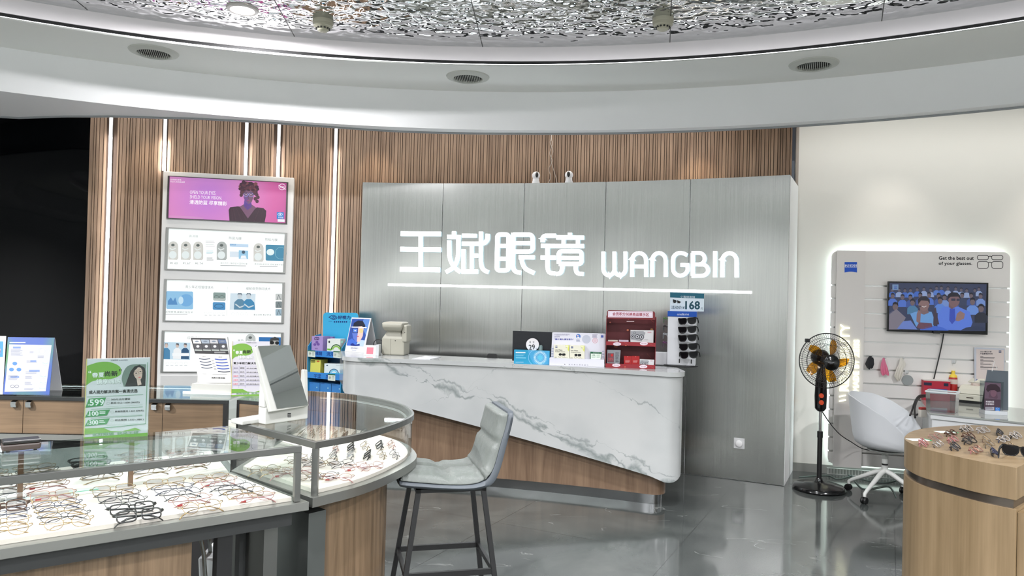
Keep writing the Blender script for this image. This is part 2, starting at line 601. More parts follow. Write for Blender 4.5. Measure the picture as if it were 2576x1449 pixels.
def band(r0, r1, z0, z1, m, name, n=160):
    o, i = circ_pts(r1, n), circ_pts(r0, n)
    b = MB()
    vs = [(*p, z0) for p in i] + [(*p, z0) for p in o] + [(*p, z1) for p in i] + [(*p, z1) for p in o]
    fs = []
    for k in range(n):
        j = (k + 1) % n
        fs += [(k, n + k, n + j, j)[::-1], (2 * n + k, 2 * n + j, 3 * n + j, 3 * n + k)[::-1], (k, j, 2 * n + j, 2 * n + k)[::-1], (n + k, 3 * n + k, 3 * n + j, n + j)[::-1]]
    b.add(vs, fs, m)
    return struct(b.build(name, smooth=30))
band(6.10, 6.16, ZS + .056, ZH + .03, pm('mauve_white_band', (246, 240, 242), .45), 'trim_1')
band(6.11, 6.17, ZS + .012, ZS + .056, pm('shadow_gap_black', (8, 8, 9), .6), 'trim_2')  # black strip painted in for the shadow inside the slot
band(6.045, 6.85, ZS, ZS + .01, pm('soffit_paint', (240, 240, 236), .6), 'trim_3')
band(6.047, 6.062, ZS + .0105, ZS + .0145, pm('bright_edge_trim', (245, 247, 250), .25, emit=2.5), 'trim_4')
# bulkhead: round inside, its free outer edge swings away to the left
edge_px = [(0, 297), (150, 292), (300, 292), (500, 298), (700, 308), (1000, 330), (1288, 336)]
eo = [PZ(u, v, ZB) for u, v in edge_px]
n = 160
inner, outer = [], []
for k in range(n + 1):
    th_ = radians(200 - 220 * k / n)              # from left, over the front, to right
    inner.append((RC[0] + 6.74 * cos(th_), RC[1] + 6.74 * sin(th_)))
def outer_r(x, y):
    th_ = atan2(y - RC[1], x - RC[0])
    rr = 6.86
    best = None
    for i in range(len(eo) - 1):
        a0 = atan2(eo[i].y - RC[1], eo[i].x - RC[0]); a1 = atan2(eo[i + 1].y - RC[1], eo[i + 1].x - RC[0])
        if a1 <= th_ <= a0:
            f_ = (th_ - a0) / (a1 - a0)
            r0 = hypot(eo[i].x - RC[0], eo[i].y - RC[1]); r1 = hypot(eo[i + 1].x - RC[0], eo[i + 1].y - RC[1])
            return max(r0 + (r1 - r0) * f_, 6.85)
    if -2 < th_ < 0:
        return 6.86
    if th_ > atan2(eo[0].y - RC[1], eo[0].x - RC[0]) or th_ < -2:
        return 7.75
    return rr
for x, y in inner:
    r_ = outer_r(x, y)
    th_ = atan2(y - RC[1], x - RC[0])
    outer.append((RC[0] + r_ * cos(th_), RC[1] + r_ * sin(th_)))
b = MB()
m_ = len(inner)
vs = [(*p, ZB) for p in inner] + [(*p, ZB) for p in outer] + [(*p, ZS + .01) for p in inner] + [(*p, ZS + .01) for p in outer]
f1, f2, f3 = [], [], []
for k in range(m_ - 1):
    f1 += [(k, k + 1, 2 * m_ + k + 1, 2 * m_ + k), (k, m_ + k, m_ + k + 1, k + 1)]
    f3 += [(m_ + k, 3 * m_ + k, 3 * m_ + k + 1, m_ + k + 1)]
b.add(vs, f1, white)
b.add(vs, f3, white)
# grey lip along the free edge
lo = [(*p, ZB - .012) for p in outer]
oi = [(RC[0] + (p[0] - RC[0]) * .9965, RC[1] + (p[1] - RC[1]) * .9965, ZB - .012) for p in outer]
vs = lo + oi + [(p[0], p[1], ZB + .001) for p in oi] + [(p[0], p[1], ZB + .001) for p in lo]
fs = []
for k in range(m_ - 1):
    fs += [(k, m_ + k, m_ + k + 1, k + 1), (m_ + k, 2 * m_ + k, 2 * m_ + k + 1, m_ + k + 1), (k, k + 1, 3 * m_ + k + 1, 3 * m_ + k)]
b.add(vs, fs, grey_paint)
struct(b.build('trim_5', smooth=30))
# upper ceiling over the cove and the rest of the shop
o_ = circ_pts(6.84, 160)
bb = bmesh.new()
up_ = MB()
sq = []
for k in range(160):
    a_ = 2 * pi * k / 160
    c_, s_ = cos(a_), sin(a_)
    tx = ((7.1 - RC[0]) if c_ > 0 else (-7.9 - RC[0])) / c_ if abs(c_) > 1e-6 else 1e9
    ty = ((8.9 - RC[1]) if s_ > 0 else (-8.45 - RC[1])) / s_ if abs(s_) > 1e-6 else 1e9
    q_ = min(tx, ty)
    sq.append((RC[0] + c_ * q_, RC[1] + s_ * q_))
vs = [(*p, ZS + .012) for p in o_] + [(*p, ZS + .012) for p in sq]
up_.add(vs, [(k, (k + 1) % 160, 160 + (k + 1) % 160, 160 + k) for k in range(160)], white)
struct(up_.build('trim_6'))
MB_roof = MB().box((-8, -8.5, 3.6), (7.2, 9, 3.7), white)
struct(MB_roof.build('trim_7'))

# ------------------------------------------------------------------ sign wall: white partition faced with five brushed-steel sheets
SWC, SWR = (-1.7876, -1.5993), 8.7203
SWH = 2.57
SWX = [-1.465, -.68, .095, .833, 1.54, 2.283]
def sw_xy(ang, r=SWR):
    return (SWC[0] + r * sin(ang), SWC[1] + r * cos(ang))
SWA = [math.asin((x - SWC[0]) / SWR) for x in SWX]
def sw_hit(u, v, off=0.):
    d = ray(u, v)
    a = d.x ** 2 + d.y ** 2
    bq = -2 * (d.x * SWC[0] + d.y * SWC[1])
    c = SWC[0] ** 2 + SWC[1] ** 2 - (SWR - off) ** 2
    return EYEP + d * ((-bq + sqrt(bq * bq - 4 * a * c)) / (2 * a))
br = pm('brushed_steel_sheet', (186, 187, 184), .22, 1, aniso=.65)
t = NT(br)
st = t.noise(t.pos((160, 160, 1.2)), 1, 3, 0, .7)
big = t.noise(t.pos((1.1, 1.1, .8)), 1.1, 0, .2)
t.put(t.b.inputs['Roughness'], t.math('ADD', t.math('MULTIPLY', st, .05), .19))
t.put(t.b.inputs['Tangent'], t.n('Tangent', direction_type='RADIAL', axis='Z'))
t.put(t.b.inputs['Base Color'], t.ramp(st, [(.3, (186, 187, 184)), (.7, (200, 201, 198))]))
t.bump(t.math('ADD', t.math('MULTIPLY', st, .002), big), .5, .055)
body = MB()
n = 40
fr_, bk_ = [], []
for k in range(n + 1):
    a_ = SWA[0] + (SWA[-1] - SWA[0]) * k / n
    fr_.append(sw_xy(a_, SWR + .006))
    bk_.append(sw_xy(a_, SWR + .04 + .56 * (k / n) ** 2))
bk_[-1] = (2.572, 6.69)
body.prism(fr_ + bk_[::-1], 0, SWH, white)
sw = struct(body.build('wall_sign'))
for k in range(5):
    b = MB()
    a0, a1 = SWA[k] + .0003, SWA[k + 1] - .0003
    f_, g_ = [], []
    for j in range(9):
        a_ = a0 + (a1 - a0) * j / 8
        f_.append(sw_xy(a_, SWR - .004)); g_.append(sw_xy(a_, SWR + .0055))
    b.prism(f_ + g_[::-1], .004, SWH + .002, br)
    b.build('steel_panel', sw, smooth=25)

# ------------------------------------------------------------------ illuminated sign
zs = ZM(940, 540, 2.576)
letter_face = pm('letter_light', (250, 253, 255), .4, emit=2.2, ecol=(240, 250, 255))
letter_side = pm('letter_acrylic_side', (190, 215, 225), .2, emit=.35, ecol=(200, 235, 250))
letter_side.cycles.emission_sampling = 'NONE'
def arc(cx, cy_, rx, ry, a0, a1, n=7):
    return [(cx + rx * cos(radians(a0 + (a1 - a0) * i / n)), cy_ + ry * sin(radians(a0 + (a1 - a0) * i / n))) for i in range(n + 1)]
V, H = 26, 29
LET = [
 ('illuminated_character', 'white glowing three-bar Chinese character, first on the steel sign wall', [([(180, 125), (441, 127)], 30), ([(177, 225), (440, 228)], 30), ([(174, 355), (435, 359)], 30), ([(308, 126), (308, 357)], V)]),
 ('illuminated_character', 'white glowing Chinese character second from the left of the wall sign', [([(525, 110), (525, 150)], 26), ([(480, 145), (568, 147)], 26), ([(493, 168), (494, 265)] + crv([(494, 265), (505, 305), (530, 345), (568, 374)], 4)[1:], V), ([(553, 148), (552, 262)] + crv([(552, 262), (542, 305), (518, 345), (472, 374)], 4)[1:], V), ([(576, 137), (671, 138)], 24), ([(575, 190), (690, 190)] + crv([(690, 190), (722, 184), (740, 162), (742, 126)], 4)[1:], 27), ([(699, 112), (698, 300)] + crv([(698, 300), (705, 340), (722, 362), (748, 374)], 4)[1:], V), ([(640, 204), (639, 360)], 24), ([(640, 266), (680, 267)], 26), ([(586, 225), (585, 362)], 25), ([(574, 370), (680, 370)], 28)]),
 ('illuminated_character', 'white glowing Chinese character third from the left, with boxed left half', [(arc(826, 148, 20, 18, 180, 270) + arc(858, 148, 20, 18, 270, 360) + arc(856, 344, 20, 18, 0, 90) + arc(822, 344, 20, 18, 90, 180) + [(806, 148)], 28), ([(806, 203), (878, 204)], 26), ([(806, 287), (878, 288)], 26), ([(908, 131), (1000, 131)] + arc(1010, 155, 24, 24, 270, 360) + arc(1010, 216, 24, 24, 0, 90) + [(908, 240)], 27), ([(908, 186), (1034, 187)], 25), ([(908, 120), (906, 330)] + crv([(906, 330), (912, 356), (930, 372), (958, 377)], 4)[1:], 27), ([(944, 277), (1046, 278)], 27), (crv([(962, 280), (968, 315), (990, 352), (1045, 380)], 6), 27)]),
 ('illuminated_character', 'white glowing Chinese character fourth from the left, beside the Latin letters', [([(1098, 180), (1098, 160)] + arc(1124, 160, 26, 22, 180, 270) + [(1184, 138)], 27), ([(1088, 203), (1182, 204)], 27), ([(1086, 279), (1182, 280)], 27), ([(1130, 190), (1130, 340)] + crv([(1130, 340), (1136, 366), (1150, 378), (1180, 382)], 4)[1:], V), ([(1275, 119), (1275, 150)], 26), ([(1187, 149), (1366, 150)], 27), ([(1233, 160), (1233, 196)], 24), ([(1326, 160), (1326, 196)], 24), ([(1185, 204), (1366, 205)], 27), ([(1203, 318), (1202, 258)] + arc(1224, 256, 20, 18, 180, 270) + arc(1330, 256, 20, 18, 270, 360) + [(1350, 300)] + arc(1332, 302, 18, 18, 0, 90) + [(1203, 320)], 26), ([(1203, 281), (1350, 282)], 24), ([(1226, 325), (1225, 350)] + crv([(1225, 350), (1218, 372), (1205, 382), (1184, 386)], 4)[1:], V), ([(1312, 325), (1312, 350)] + crv([(1312, 350), (1318, 372), (1332, 382), (1363, 386)], 4)[1:], V)]),
 ('illuminated_letter', 'white glowing Latin letter W on the steel sign wall', [([(1492, 241), (1491, 350)] + arc(1528, 352, 36, 42, 180, 90, 6) + arc(1528, 352, 36, 42, 90, 0, 6) + [(1563, 241)], 24), ([(1563, 352)] + arc(1599, 352, 36, 42, 180, 90, 6)[1:] + arc(1599, 352, 36, 42, 90, 0, 6) + [(1634, 241)], 24)]),
 ('illuminated_letter', 'white glowing Latin letter A between W and the first arch', [([(1677, 403), (1678, 296)] + arc(1723, 296, 45, 46, 180, 360, 10) + [(1768, 404)], 24), ([(1680, 336), (1766, 337)], 24)]),
 ('illuminated_letter', 'white glowing arch-shaped letter between A and G', [([(1808, 404), (1809, 296)] + arc(1852, 296, 43, 46, 180, 360, 10) + [(1895, 404)], 24)]),
 ('illuminated_letter', 'white glowing Latin letter G on the steel sign wall', [([(2034, 264), (2016, 254)] + arc(1990, 296, 48, 47, 290, 180, 7) + [(1942, 345)] + arc(1990, 350, 48, 46, 180, 0, 10) + [(2036, 328), (1992, 327)], 24)]),
 ('illuminated_letter', 'white glowing Latin letter B on the steel sign wall', [([(2071, 250), (2070, 396)], 25), ([(2064, 249), (2110, 249)] + arc(2112, 286, 36, 37, 270, 450, 9) + [(2078, 324)], 23), ([(2105, 324), (2128, 324)] + arc(2130, 360, 40, 37, 270, 450, 9) + [(2064, 398)], 24)]),
 ('illuminated_letter', 'white glowing single-stroke Latin letter I on the sign wall', [([(2216, 238), (2214, 406)], 25)]),
 ('illuminated_letter', 'white glowing arch-shaped letter at the right end of the sign', [([(2262, 406), (2263, 298)] + arc(2309, 298, 46, 47, 180, 360, 10) + [(2355, 407)], 25)]),
]
def sw_norm(p):
    return Vector((SWC[0] - p.x, SWC[1] - p.y, 0)).normalized()
def on_sign(q, off):
    return sw_hit(*zs(q), off)
for nm, lab, strokes in LET:
    pts_all = [p for st_, w in strokes for p in st_]
    cq = (sum(p[0] for p in pts_all) / len(pts_all), sum(p[1] for p in pts_all) / len(pts_all))
    c0 = on_sign(cq, 0)
    th = thing(nm, lab, 'sign letter', c0, 0, 'letters of the steel wall sign')
    fa, si = MB(), MB()
    for st_, w in strokes:
        seg = []
        for i in range(len(st_) - 1):          # long strokes follow the curved wall
            k = max(1, int(hypot(st_[i + 1][0] - st_[i][0], st_[i + 1][1] - st_[i][1]) / 60))
            seg += [(st_[i][0] + (st_[i + 1][0] - st_[i][0]) * j / k, st_[i][1] + (st_[i + 1][1] - st_[i][1]) * j / k) for j in range(k)]
        seg.append(st_[-1])
        L, R_ = ribbon(seg, w)
        L0, R0 = [on_sign(p, .004) for p in L], [on_sign(p, .004) for p in R_]
        L1, R1 = [p + sw_norm(p) * .03 for p in L0], [p + sw_norm(p) * .03 for p in R0]
        m_ = len(L)
        for i in range(m_ - 1):
            fa.add([L1[i], L1[i + 1], R1[i + 1], R1[i]], [(0, 1, 2, 3)], letter_face)
            si.add([L0[i], L0[i + 1], L1[i + 1], L1[i]], [(0, 1, 2, 3)], letter_side)
            si.add([R0[i], R0[i + 1], R1[i + 1], R1[i]], [(0, 1, 2, 3)], letter_side)
        for i in (0, m_ - 1):
            si.add([L0[i], R0[i], R1[i], L1[i]], [(0, 1, 2, 3)], letter_side)
    fa.build('lit_face', th)
    si.build('side_return', th)
th = thing('light_bar', 'long thin horizontal white light bar under the sign letters', 'light bar', sw_hit(1434, 726))
f_, b_ = MB(), MB()
ends = [(978 + (1890 - 978) * i / 24, 716 + (735.5 - 716) * i / 24) for i in range(25)]
rings, rings2 = [], []
for q in ends:
    p = sw_hit(*q)
    n_ = sw_norm(p)
    rings.append([p + n_ * .012 + Vector((0, 0, -.011)), p + n_ * .03 + Vector((0, 0, -.011)), p + n_ * .03 + Vector((0, 0, .011)), p + n_ * .012 + Vector((0, 0, .011))])
    rings2.append([p + n_ * .0042 + Vector((0, 0, -.013)), p + n_ * .0118 + Vector((0, 0, -.013)), p + n_ * .0118 + Vector((0, 0, .013)), p + n_ * .0042 + Vector((0, 0, .013))])
f_.loft(rings, pm('bar_light', (255, 255, 255), .4, emit=2.6, ecol=(248, 250, 255)))
f_.build('tube', th)
b_.loft(rings2, steel)
b_.build('back_rail', th)

# power socket low on the sign wall
p = sw_hit(1860, 1115)
th = thing('wall_socket', 'small round white power socket low on the steel sign wall', 'socket', p + sw_norm(p) * .0045, atan2(sw_norm(p).y, sw_norm(p).x) + pi / 2)
M = TM[th.name]
b = MB(); b.T = M
b.box((-.045, -.008, -.045), (.045, 0, .045), pm('socket_plate', (205, 206, 206), .3))
b.build('plate', th, bevel=.004)
b = MB()
b.lathe([(.028, .0), (.028, .012), (.024, .015), (0, .015)], pm('socket_face', (228, 228, 228), .3), 24, M=M @ Matrix.Translation((0, -.0085, 0)) @ Matrix.Rotation(radians(90), 4, 'X'))
b.build('round_face', th, smooth=40)

# two white ball cameras on top of the sign wall
for u, lab, tr in ((1348, 'white ball security camera left of the hanging wires, on the sign wall', -.5), (1431, 'white ball security camera right of the hanging wires, on the sign wall', .5)):
    p = sw_hit(u, 458, -.03)
    base = Vector((p.x, p.y, SWH + .0025))
    th = thing('security_camera', lab, 'camera', base, tr * .4, 'ball cameras above the sign')
    M = TM[th.name]
    b = MB(); b.T = M
    b.lathe([(.036, 0), (.036, .012), (.03, .03), (.03, .045), (.0, .046)], white)
    b.build('base', th, smooth=50)
    b = MB(); b.T = M
    b.ball((0, 0, .075), .038, white, 20)
    b.build('head', th, smooth=60)
    b = MB(); b.T = M
    b.ball((.011 * (1 if tr < 0 else -1), -.016, .077), .028, black, 18, (.6, 1, 1))
    b.build('lens_cover', th, smooth=60)
pw = [(1387, 337), (1390, 360), (1383, 385), (1389, 405), (1381, 425), (1385, 445), (1378, 461)]
pw2 = [(1387, 337), (1384, 358), (1391, 380), (1386, 400), (1392, 425), (1398, 445), (1402, 460)]
for k, w_ in enumerate((pw, pw2)):
    d = [sw_hit(u, v, -.12) for u, v in w_]
    d = [Vector((d[0].x, d[0].y, 3.58))] + d
    d[-1] = Vector((d[-1].x, d[-1].y, SWH + .006))
    tag(MB().tube(crv(d, 5), .0028, pm('pale_wire', (186, 176, 166), .5), 6).build('hanging_wire', smooth=60), ('left' if k == 0 else 'right') + ' one of two thin pale wires hanging behind the ball cameras', 'wire', 'camera wires')

# ------------------------------------------------------------------ ceiling fittings
VENTS = [((387, 130), 'round white ceiling air vent at the left of the soffit ring'), ((1177, 193), 'round white ceiling air vent above the left half of the sign'), ((2047, 161), 'round white ceiling air vent at the right of the soffit ring')]
vent_dark = pm('vent_dark', (46, 47, 44), .6)
vent_w = pm('vent_white', (196, 197, 190), .5)
for q, lab in VENTS:
    c = PZ(*q, ZS)
    a_ = atan2(c.y - RC[1], c.x - RC[0])
    th = thing('air_vent', lab, 'vent', c, a_, 'round air vents in the soffit')
    M = TM[th.name]
    b = MB(); b.T = M
    n = 32
    for (r0, z0), (r1, z1) in (((.17, 0), (.165, -.008)), ((.165, -.008), (.125, -.022)), ((.125, -.022), (.118, -.022)), ((.118, -.022), (.112, -.012)), ((.112, -.012), (.108, -.001))):
        b.loft([[(r0 * cos(2 * pi * i / n), r0 * sin(2 * pi * i / n), z0) for i in range(n)], [(r1 * cos(2 * pi * i / n), r1 * sin(2 * pi * i / n), z1) for i in range(n)]], vent_w, cap=False)
    b.build('ring', th, smooth=35)
    b = MB(); b.T = M
    b.lathe([(0, -.0012), (.11, -.0012), (.11, -.0006), (0, -.0006)], vent_dark)
    b.build('duct_back', th)
    b = MB(); b.T = M
    k = 15
    for i in range(k):
        y = -.1 + .2 * (i + .5) / k
        x = sqrt(max(.108 ** 2 - y * y, 0))
        b.add([(-x, y - .001, -.018), (x, y - .001, -.018), (x, y + .004, -.004), (-x, y + .004, -.004), (-x, y + .0015, -.019), (x, y + .0015, -.019), (x, y + .0065, -.004), (-x, y + .0065, -.004)], [(0, 1, 2, 3), (7, 6, 5, 4), (0, 4, 5, 1), (0, 3, 7, 4), (1, 5, 6, 2)], vent_w)
    b.build('grille', th)
for q, lab in (((813, 52), 'cream smoke detector on the left of the hammered ceiling'), ((1668, 48), 'cream smoke detector on the right of the hammered ceiling')):
    c = PZ(*q, ZH)
    th = thing('smoke_detector', lab, 'smoke detector', c, 0, 'smoke detectors')
    M = TM[th.name]
    cm = pm('detector_cream', (196, 192, 172), .5)
    b = MB(); b.T = M
    b.lathe([(0, -.025), (.068, -.025), (.07, -.022), (.07, 0), (0, 0)], cm, 28)
    b.build('base', th, smooth=40)
    b = MB(); b.T = M
    b.lathe([(0, -.075), (.03, -.075), (.036, -.07), (.036, -.066), (.05, -.05), (.064, -.042), (.066, -.0255), (0, -.0255)], cm, 28)
    b.build('sensor_head', th, smooth=40)
    b = MB(); b.T = M
    for i in range(12):
        a_ = 2 * pi * i / 12
        b.cb((.0435 * cos(a_), .0435 * sin(a_), -.0575), (.012, .012, .009), vent_dark)
    b.build('slots', th)
pd = PZ(610, 22, ZH)
allD = [(pd.x, pd.y)] + DOWN
lamp('AREA', (pd.x, pd.y, ZH - .035), 35, .16, COOL, name='downlight_lamp')
for k, (x, y) in enumerate(allD):
    th = thing('downlight', 'round recessed downlight glowing in the hammered ceiling' if k == 0 else 'recessed ceiling downlight out of the picture', 'downlight', (x, y, ZH), 0, 'ceiling downlights')
    M = TM[th.name]
    b = MB(); b.T = M
    n = 28
    for (r0, z0), (r1, z1) in (((.105, -.001), (.1, -.012)), ((.1, -.012), (.08, -.014)), ((.08, -.014), (.072, -.004))):
        b.loft([[(r0 * cos(2 * pi * i / n), r0 * sin(2 * pi * i / n), z0) for i in range(n)], [(r1 * cos(2 * pi * i / n), r1 * sin(2 * pi * i / n), z1) for i in range(n)]], pm('downlight_trim', (205, 200, 196), .35), cap=False)
    b.build('trim_ring', th, smooth=40)
    b = MB(); b.T = M
    b.lathe([(0, -.005), (.073, -.005), (.073, -.002), (0, -.002)], pm('downlight_lens', (255, 255, 255), .4, emit=6, ecol=(255, 246, 240)), 24)
    _M['downlight_lens'].cycles.emission_sampling = 'NONE'
    b.build('lens', th)

# ------------------------------------------------------------------ tall poster light box on the slat wall
fp0 = PZ(410, 430, 2.6); fp1 = PZ(740, 447, 2.6)
fd = (fp1 - fp0).normalized(); fd.z = 0; fd.normalize()
fn = Vector((fd.y, -fd.x, 0))
fp0 = Vector((fp0.x, fp0.y, 0)); FL_ = (Vector((fp1.x, fp1.y, 0)) - fp0).length
th = thing('poster_light_box', 'tall white framed light box of stacked eyewear posters on the slat wall', 'light box', fp0 + fd * FL_ / 2, atan2(fd.y, fd.x))
frame_m = pm('light_box_white', (222, 222, 220), .4)
B = MB()
def fw(s_, z_, o_=0.):
    return fp0 + fd * s_ - fn * (.075 - o_) + Vector((0, 0, z_))
B.hexa([fw(0, 0), fw(FL_, 0), fw(FL_, 0, .070), fw(0, 0, .070)], [fw(0, 2.6), fw(FL_, 2.6), fw(FL_, 2.6, .070), fw(0, 2.6, .070)], frame_m)
B.build('cabinet', th, bevel=.006)
zf = ZM(400, 420, 2.683)
panel_p = fp0 - fn * .004 + fn * .0
def fplane(u, v):
    return PP(u, v, panel_p, fn)
PAN = [([(62, 60), (873, 105), (865, 384), (53, 348)], 'pink portrait poster behind glass', 0), ([(50, 408), (866, 446), (853, 718), (40, 692)], 'pale lens coating poster behind glass', 1), ([(38, 755), (850, 780), (842, 1055), (27, 1040)], 'pale poster of two lens types with blue photos', 2), ([(22, 1103), (841, 1118), (830, 1388), (12, 1385)], 'pale poster of a shop scene and sunglasses', 3)]
def lerp2(c, a, b_):
    t0 = (c[0][0] + (c[1][0] - c[0][0]) * a, c[0][1] + (c[1][1] - c[0][1]) * a)
    t1 = (c[3][0] + (c[2][0] - c[3][0]) * a, c[3][1] + (c[2][1] - c[3][1]) * a)
    return (t0[0] + (t1[0] - t0[0]) * b_, t0[1] + (t1[1] - t0[1]) * b_)
E_ = .62
for corners, lab, k in PAN:
    W = [fplane(*zf(q)) for q in corners]
    fr = MB()
    fm_ = pm('panel_frame_dark', (60, 58, 60), .35) if k == 0 else pm('panel_frame_silver', (150, 150, 148), .3, .8)
    cen = sum(W, Vector()) / 4
    wd_ = .012 if k == 0 else .018
    inn = [p + (cen - p).normalized() * wd_ * 1.3 for p in W]
    for i in range(4):
        j = (i + 1) % 4
        fr.ext([W[i], W[j], inn[j], inn[i]], fn * .016, fm_)
    po = fr.build('panel_frame', th)
    po['label'] = lab + ' frame'
    art = Bd(panel_p + fn * .0015, fn, zf, .0004)
    if k == 0:
        pinks = [(206, 112, 168), (192, 116, 190), (176, 120, 200), (168, 124, 206), (184, 124, 196), (200, 122, 184), (206, 118, 176), (204, 108, 168), (198, 104, 162), (196, 102, 160)]
        m_ = pm('pink_gradient_print', (120, 60, 100), .3, emit=.36, ecol=(200, 120, 180))
        m_.cycles.emission_sampling = 'NONE'
        t = NT(m_)
        cw = fplane(*zf((330, 210)))
        dv = t.n('VectorMath', operation='DISTANCE', i0=t.n('NewGeometry').outputs['Position'], i1=tuple(cw)).outputs['Value']
        t.put(t.b.inputs['Emission Color'], t.ramp(t.math('DIVIDE', dv, .8), [(.05, (172, 122, 206)), (.45, (205, 135, 190)), (.75, (196, 90, 150)), (1, (170, 62, 130))]))
        art.poly(corners, m_)
        wt, sk_, dk = lit(250, 240, 250), lit(120, 84, 110), lit(52, 36, 52)
        art.up()
        art.text('OPEN YOUR EYES.', (208, 181), (384, 188), 23, wt)
        art.text('SHIELD YOUR VISION.', (208, 212), (424, 221), 22, wt)
        art.text('清透防蓝 尽享精彩', (206, 250), (457, 262), 28, wt, .7)
        art.text('全球镜光零售', (75, 90), (150, 93), 11, wt); art.text('专业人员创造品牌', (75, 104), (174, 108), 11, wt)
        art.lines(68, 328, 310, 350, 3, lit(215, 160, 200), .4, .05)
        art.ring(831, 135, 22, 20, 3, wt); art.line([(806, 122), (856, 152)], 4, wt); art.text('100', (818, 142), (846, 144), 13, wt)
        # bust: gown, neck, face, hair
        art.up()
        gown = lit(64, 44, 56)
        art.poly([(476, 367), (470, 290), (480, 272), (530, 266), (555, 268), (598, 345), (640, 290), (660, 272), (705, 278), (724, 296), (722, 330), (712, 378)], gown)
        for q0, q1 in (((500, 275), (520, 366)), ((520, 272), (560, 368)), ((540, 270), (590, 365)), ((700, 285), (680, 376)), ((680, 280), (640, 372)), ((490, 280), (496, 364))):
            art.line([q0, q1], 3, lit(92, 66, 76))
        art.up()
        art.poly([(545, 268), (576, 250), (624, 252), (655, 274), (600, 348)], sk_)
        art.poly([(576, 225), (622, 225), (626, 268), (598, 292), (572, 266)], lit(96, 70, 150))
        art.ell(608, 150, 60, 50, lit(66, 40, 56), 20); art.k += .1
        for i in range(46):
            a_ = random.random() * 2 * pi
            r_ = random.random() ** .5
            art.ell(608 + 62 * r_ * cos(a_), 138 + 44 * r_ * sin(a_), 14, 12, random.choice((lit(92, 54, 66), lit(66, 40, 56), lit(120, 72, 78))), 9)
            art.k += .01
        for x, y in ((555, 190), (660, 188), (668, 205), (650, 215), (662, 232), (558, 172), (655, 170), (566, 160)):
            art.ell(x, y, 12, 13, lit(80, 48, 62), 9)
        art.up()
        art.poly([(572, 165), (590, 150), (620, 150), (636, 168), (638, 205), (626, 236), (604, 252), (584, 238), (571, 206)], sk_)
        art.poly([(574, 190), (604, 196), (604, 250), (584, 238), (572, 206)], lit(112, 88, 170))
        for x, y in ((578, 158), (592, 148), (606, 153), (620, 146), (634, 156), (643, 170), (566, 172), (600, 140), (628, 138)):
            art.ell(x, y, 13, 10, random.choice((lit(92, 54, 66), lit(66, 40, 56), lit(110, 66, 74))), 9); art.k += .02
        art.up()
        art.ring(587, 186, 15, 13, 2.5, lit(150, 160, 235)); art.ring(621, 188, 15, 13, 2.5, lit(150, 160, 235))
        for x in (587, 621):
            art.ell(x, 187, 7, 3, lit(220, 220, 240), 8); art.k += .2
            art.ell(x, 187, 3, 3, dk, 8)
            art.line([(x - 11, 175), (x, 171), (x + 11, 175)], 3.5, dk)
        art.line([(604, 190), (601, 210), (606, 213)], 2, dk)
        art.ell(603, 226, 11, 4, lit(150, 70, 120), 10)
        art.rect(795, 306, 842, 350, lit(20, 130, 205)); art.k += .3
        art.rect(801, 352, 848, 370, lit(235, 240, 245), 2)
        art.k += .3
        art.ring(818, 320, 15, 9, 3, wt); art.ell(818, 320, 5, 5, wt, 10)
        art.text('依视路', (804, 346), (838, 348), 12, wt)
    else:
        pw_ = pm('lit_poster_white', (200, 205, 204), .12, emit=.30, ecol=(226, 232, 230))
        pw_.cycles.emission_sampling = 'NONE'
        art.poly(corners, pw_)
        art.up()
        g1, g2, b1_, b2_ = lit(120, 126, 126), lit(176, 182, 182), lit(150, 198, 226), lit(70, 140, 190)
        beige = lit(206, 206, 200)
        def holder(x, y, m2):
            art.poly([(x - 34, y + 60)] + arc(x, y - 30, 34, 34, 180, 360, 8) + [(x + 34, y + 50), (x + 26, y + 62)], m2); art.k += .3
            art.ell(x - 3, y + 28, 26, 26, lit(225, 234, 234)); art.ell(x - 2, y - 38, 12, 9, lit(92, 100, 98)); art.k += .3
            art.line([(x - 24, y - 18), (x - 8, y - 6), (x + 16, y - 16)], 7, lit(226, 232, 230)); art.k -= .6
        if k == 1:
            art.text('高清膜', (203, 475), (264, 477), 17, g2); art.text('防蓝光膜', (472, 488), (556, 492), 18, g1); art.text('防眩光膜', (716, 498), (799, 502), 18, g1)
            for x, y, s_ in ((96, 565, '1.60'), (182, 566, '1.67'), (265, 567, '1.74')):
                holder(x, y, beige)
                art.text('¥' + s_, (x - 22, y + 90), (x + 30, y + 92), 15, g1)
            art.lines(315, 498, 378, 545, 4, lit(205, 210, 210), .3); art.lines(320, 565, 374, 595, 3, lit(150, 200, 210), .3); art.lines(322, 612, 368, 638, 2, g2)
            holder(424, 567, lit(170, 176, 174)); holder(672, 578, beige)
            art.rect(478, 518, 603, 538, lit(190, 214, 236), 4); art.rect(478, 520, 520, 530, b2_); art.k += .2; art.rect(538, 562, 602, 620, b1_, 3); art.k += .2
            art.ell(570, 575, 12, 12, lit(70, 92, 110), 10); art.poly([(550, 618), (556, 598), (584, 598), (592, 620)], lit(238, 242, 246)); art.k -= .4
            art.rect(478, 570, 538, 608, lit(214, 226, 236), 2)
            art.text('镜片符合《新防蓝光国家标准》', (414, 655), (602, 661), 13, g1); art.lines(414, 662, 596, 672, 1, g2, .5, .02)
            art.rrect(720, 524, 852, 632, 8, lit(66, 136, 168), 4); art.k += .3; art.ell(752, 575, 26, 22, lit(225, 240, 240)); art.ring(822, 582, 38, 40, 2, lit(150, 205, 215)); art.k -= .3
            art.text('夜视减反射科技,视物清晰不刺眼', (644, 662), (850, 668), 13, g1); art.lines(680, 668, 812, 680, 1, g2)
        elif k == 2:
            art.text('青少年近视管理镜片', (178, 818), (368, 823), 19, g1); art.text('缓解疲劳数码镜片', (587, 830), (751, 833), 19, g1)
            art.line([(462, 808), (457, 1005)], 1.6, g2)
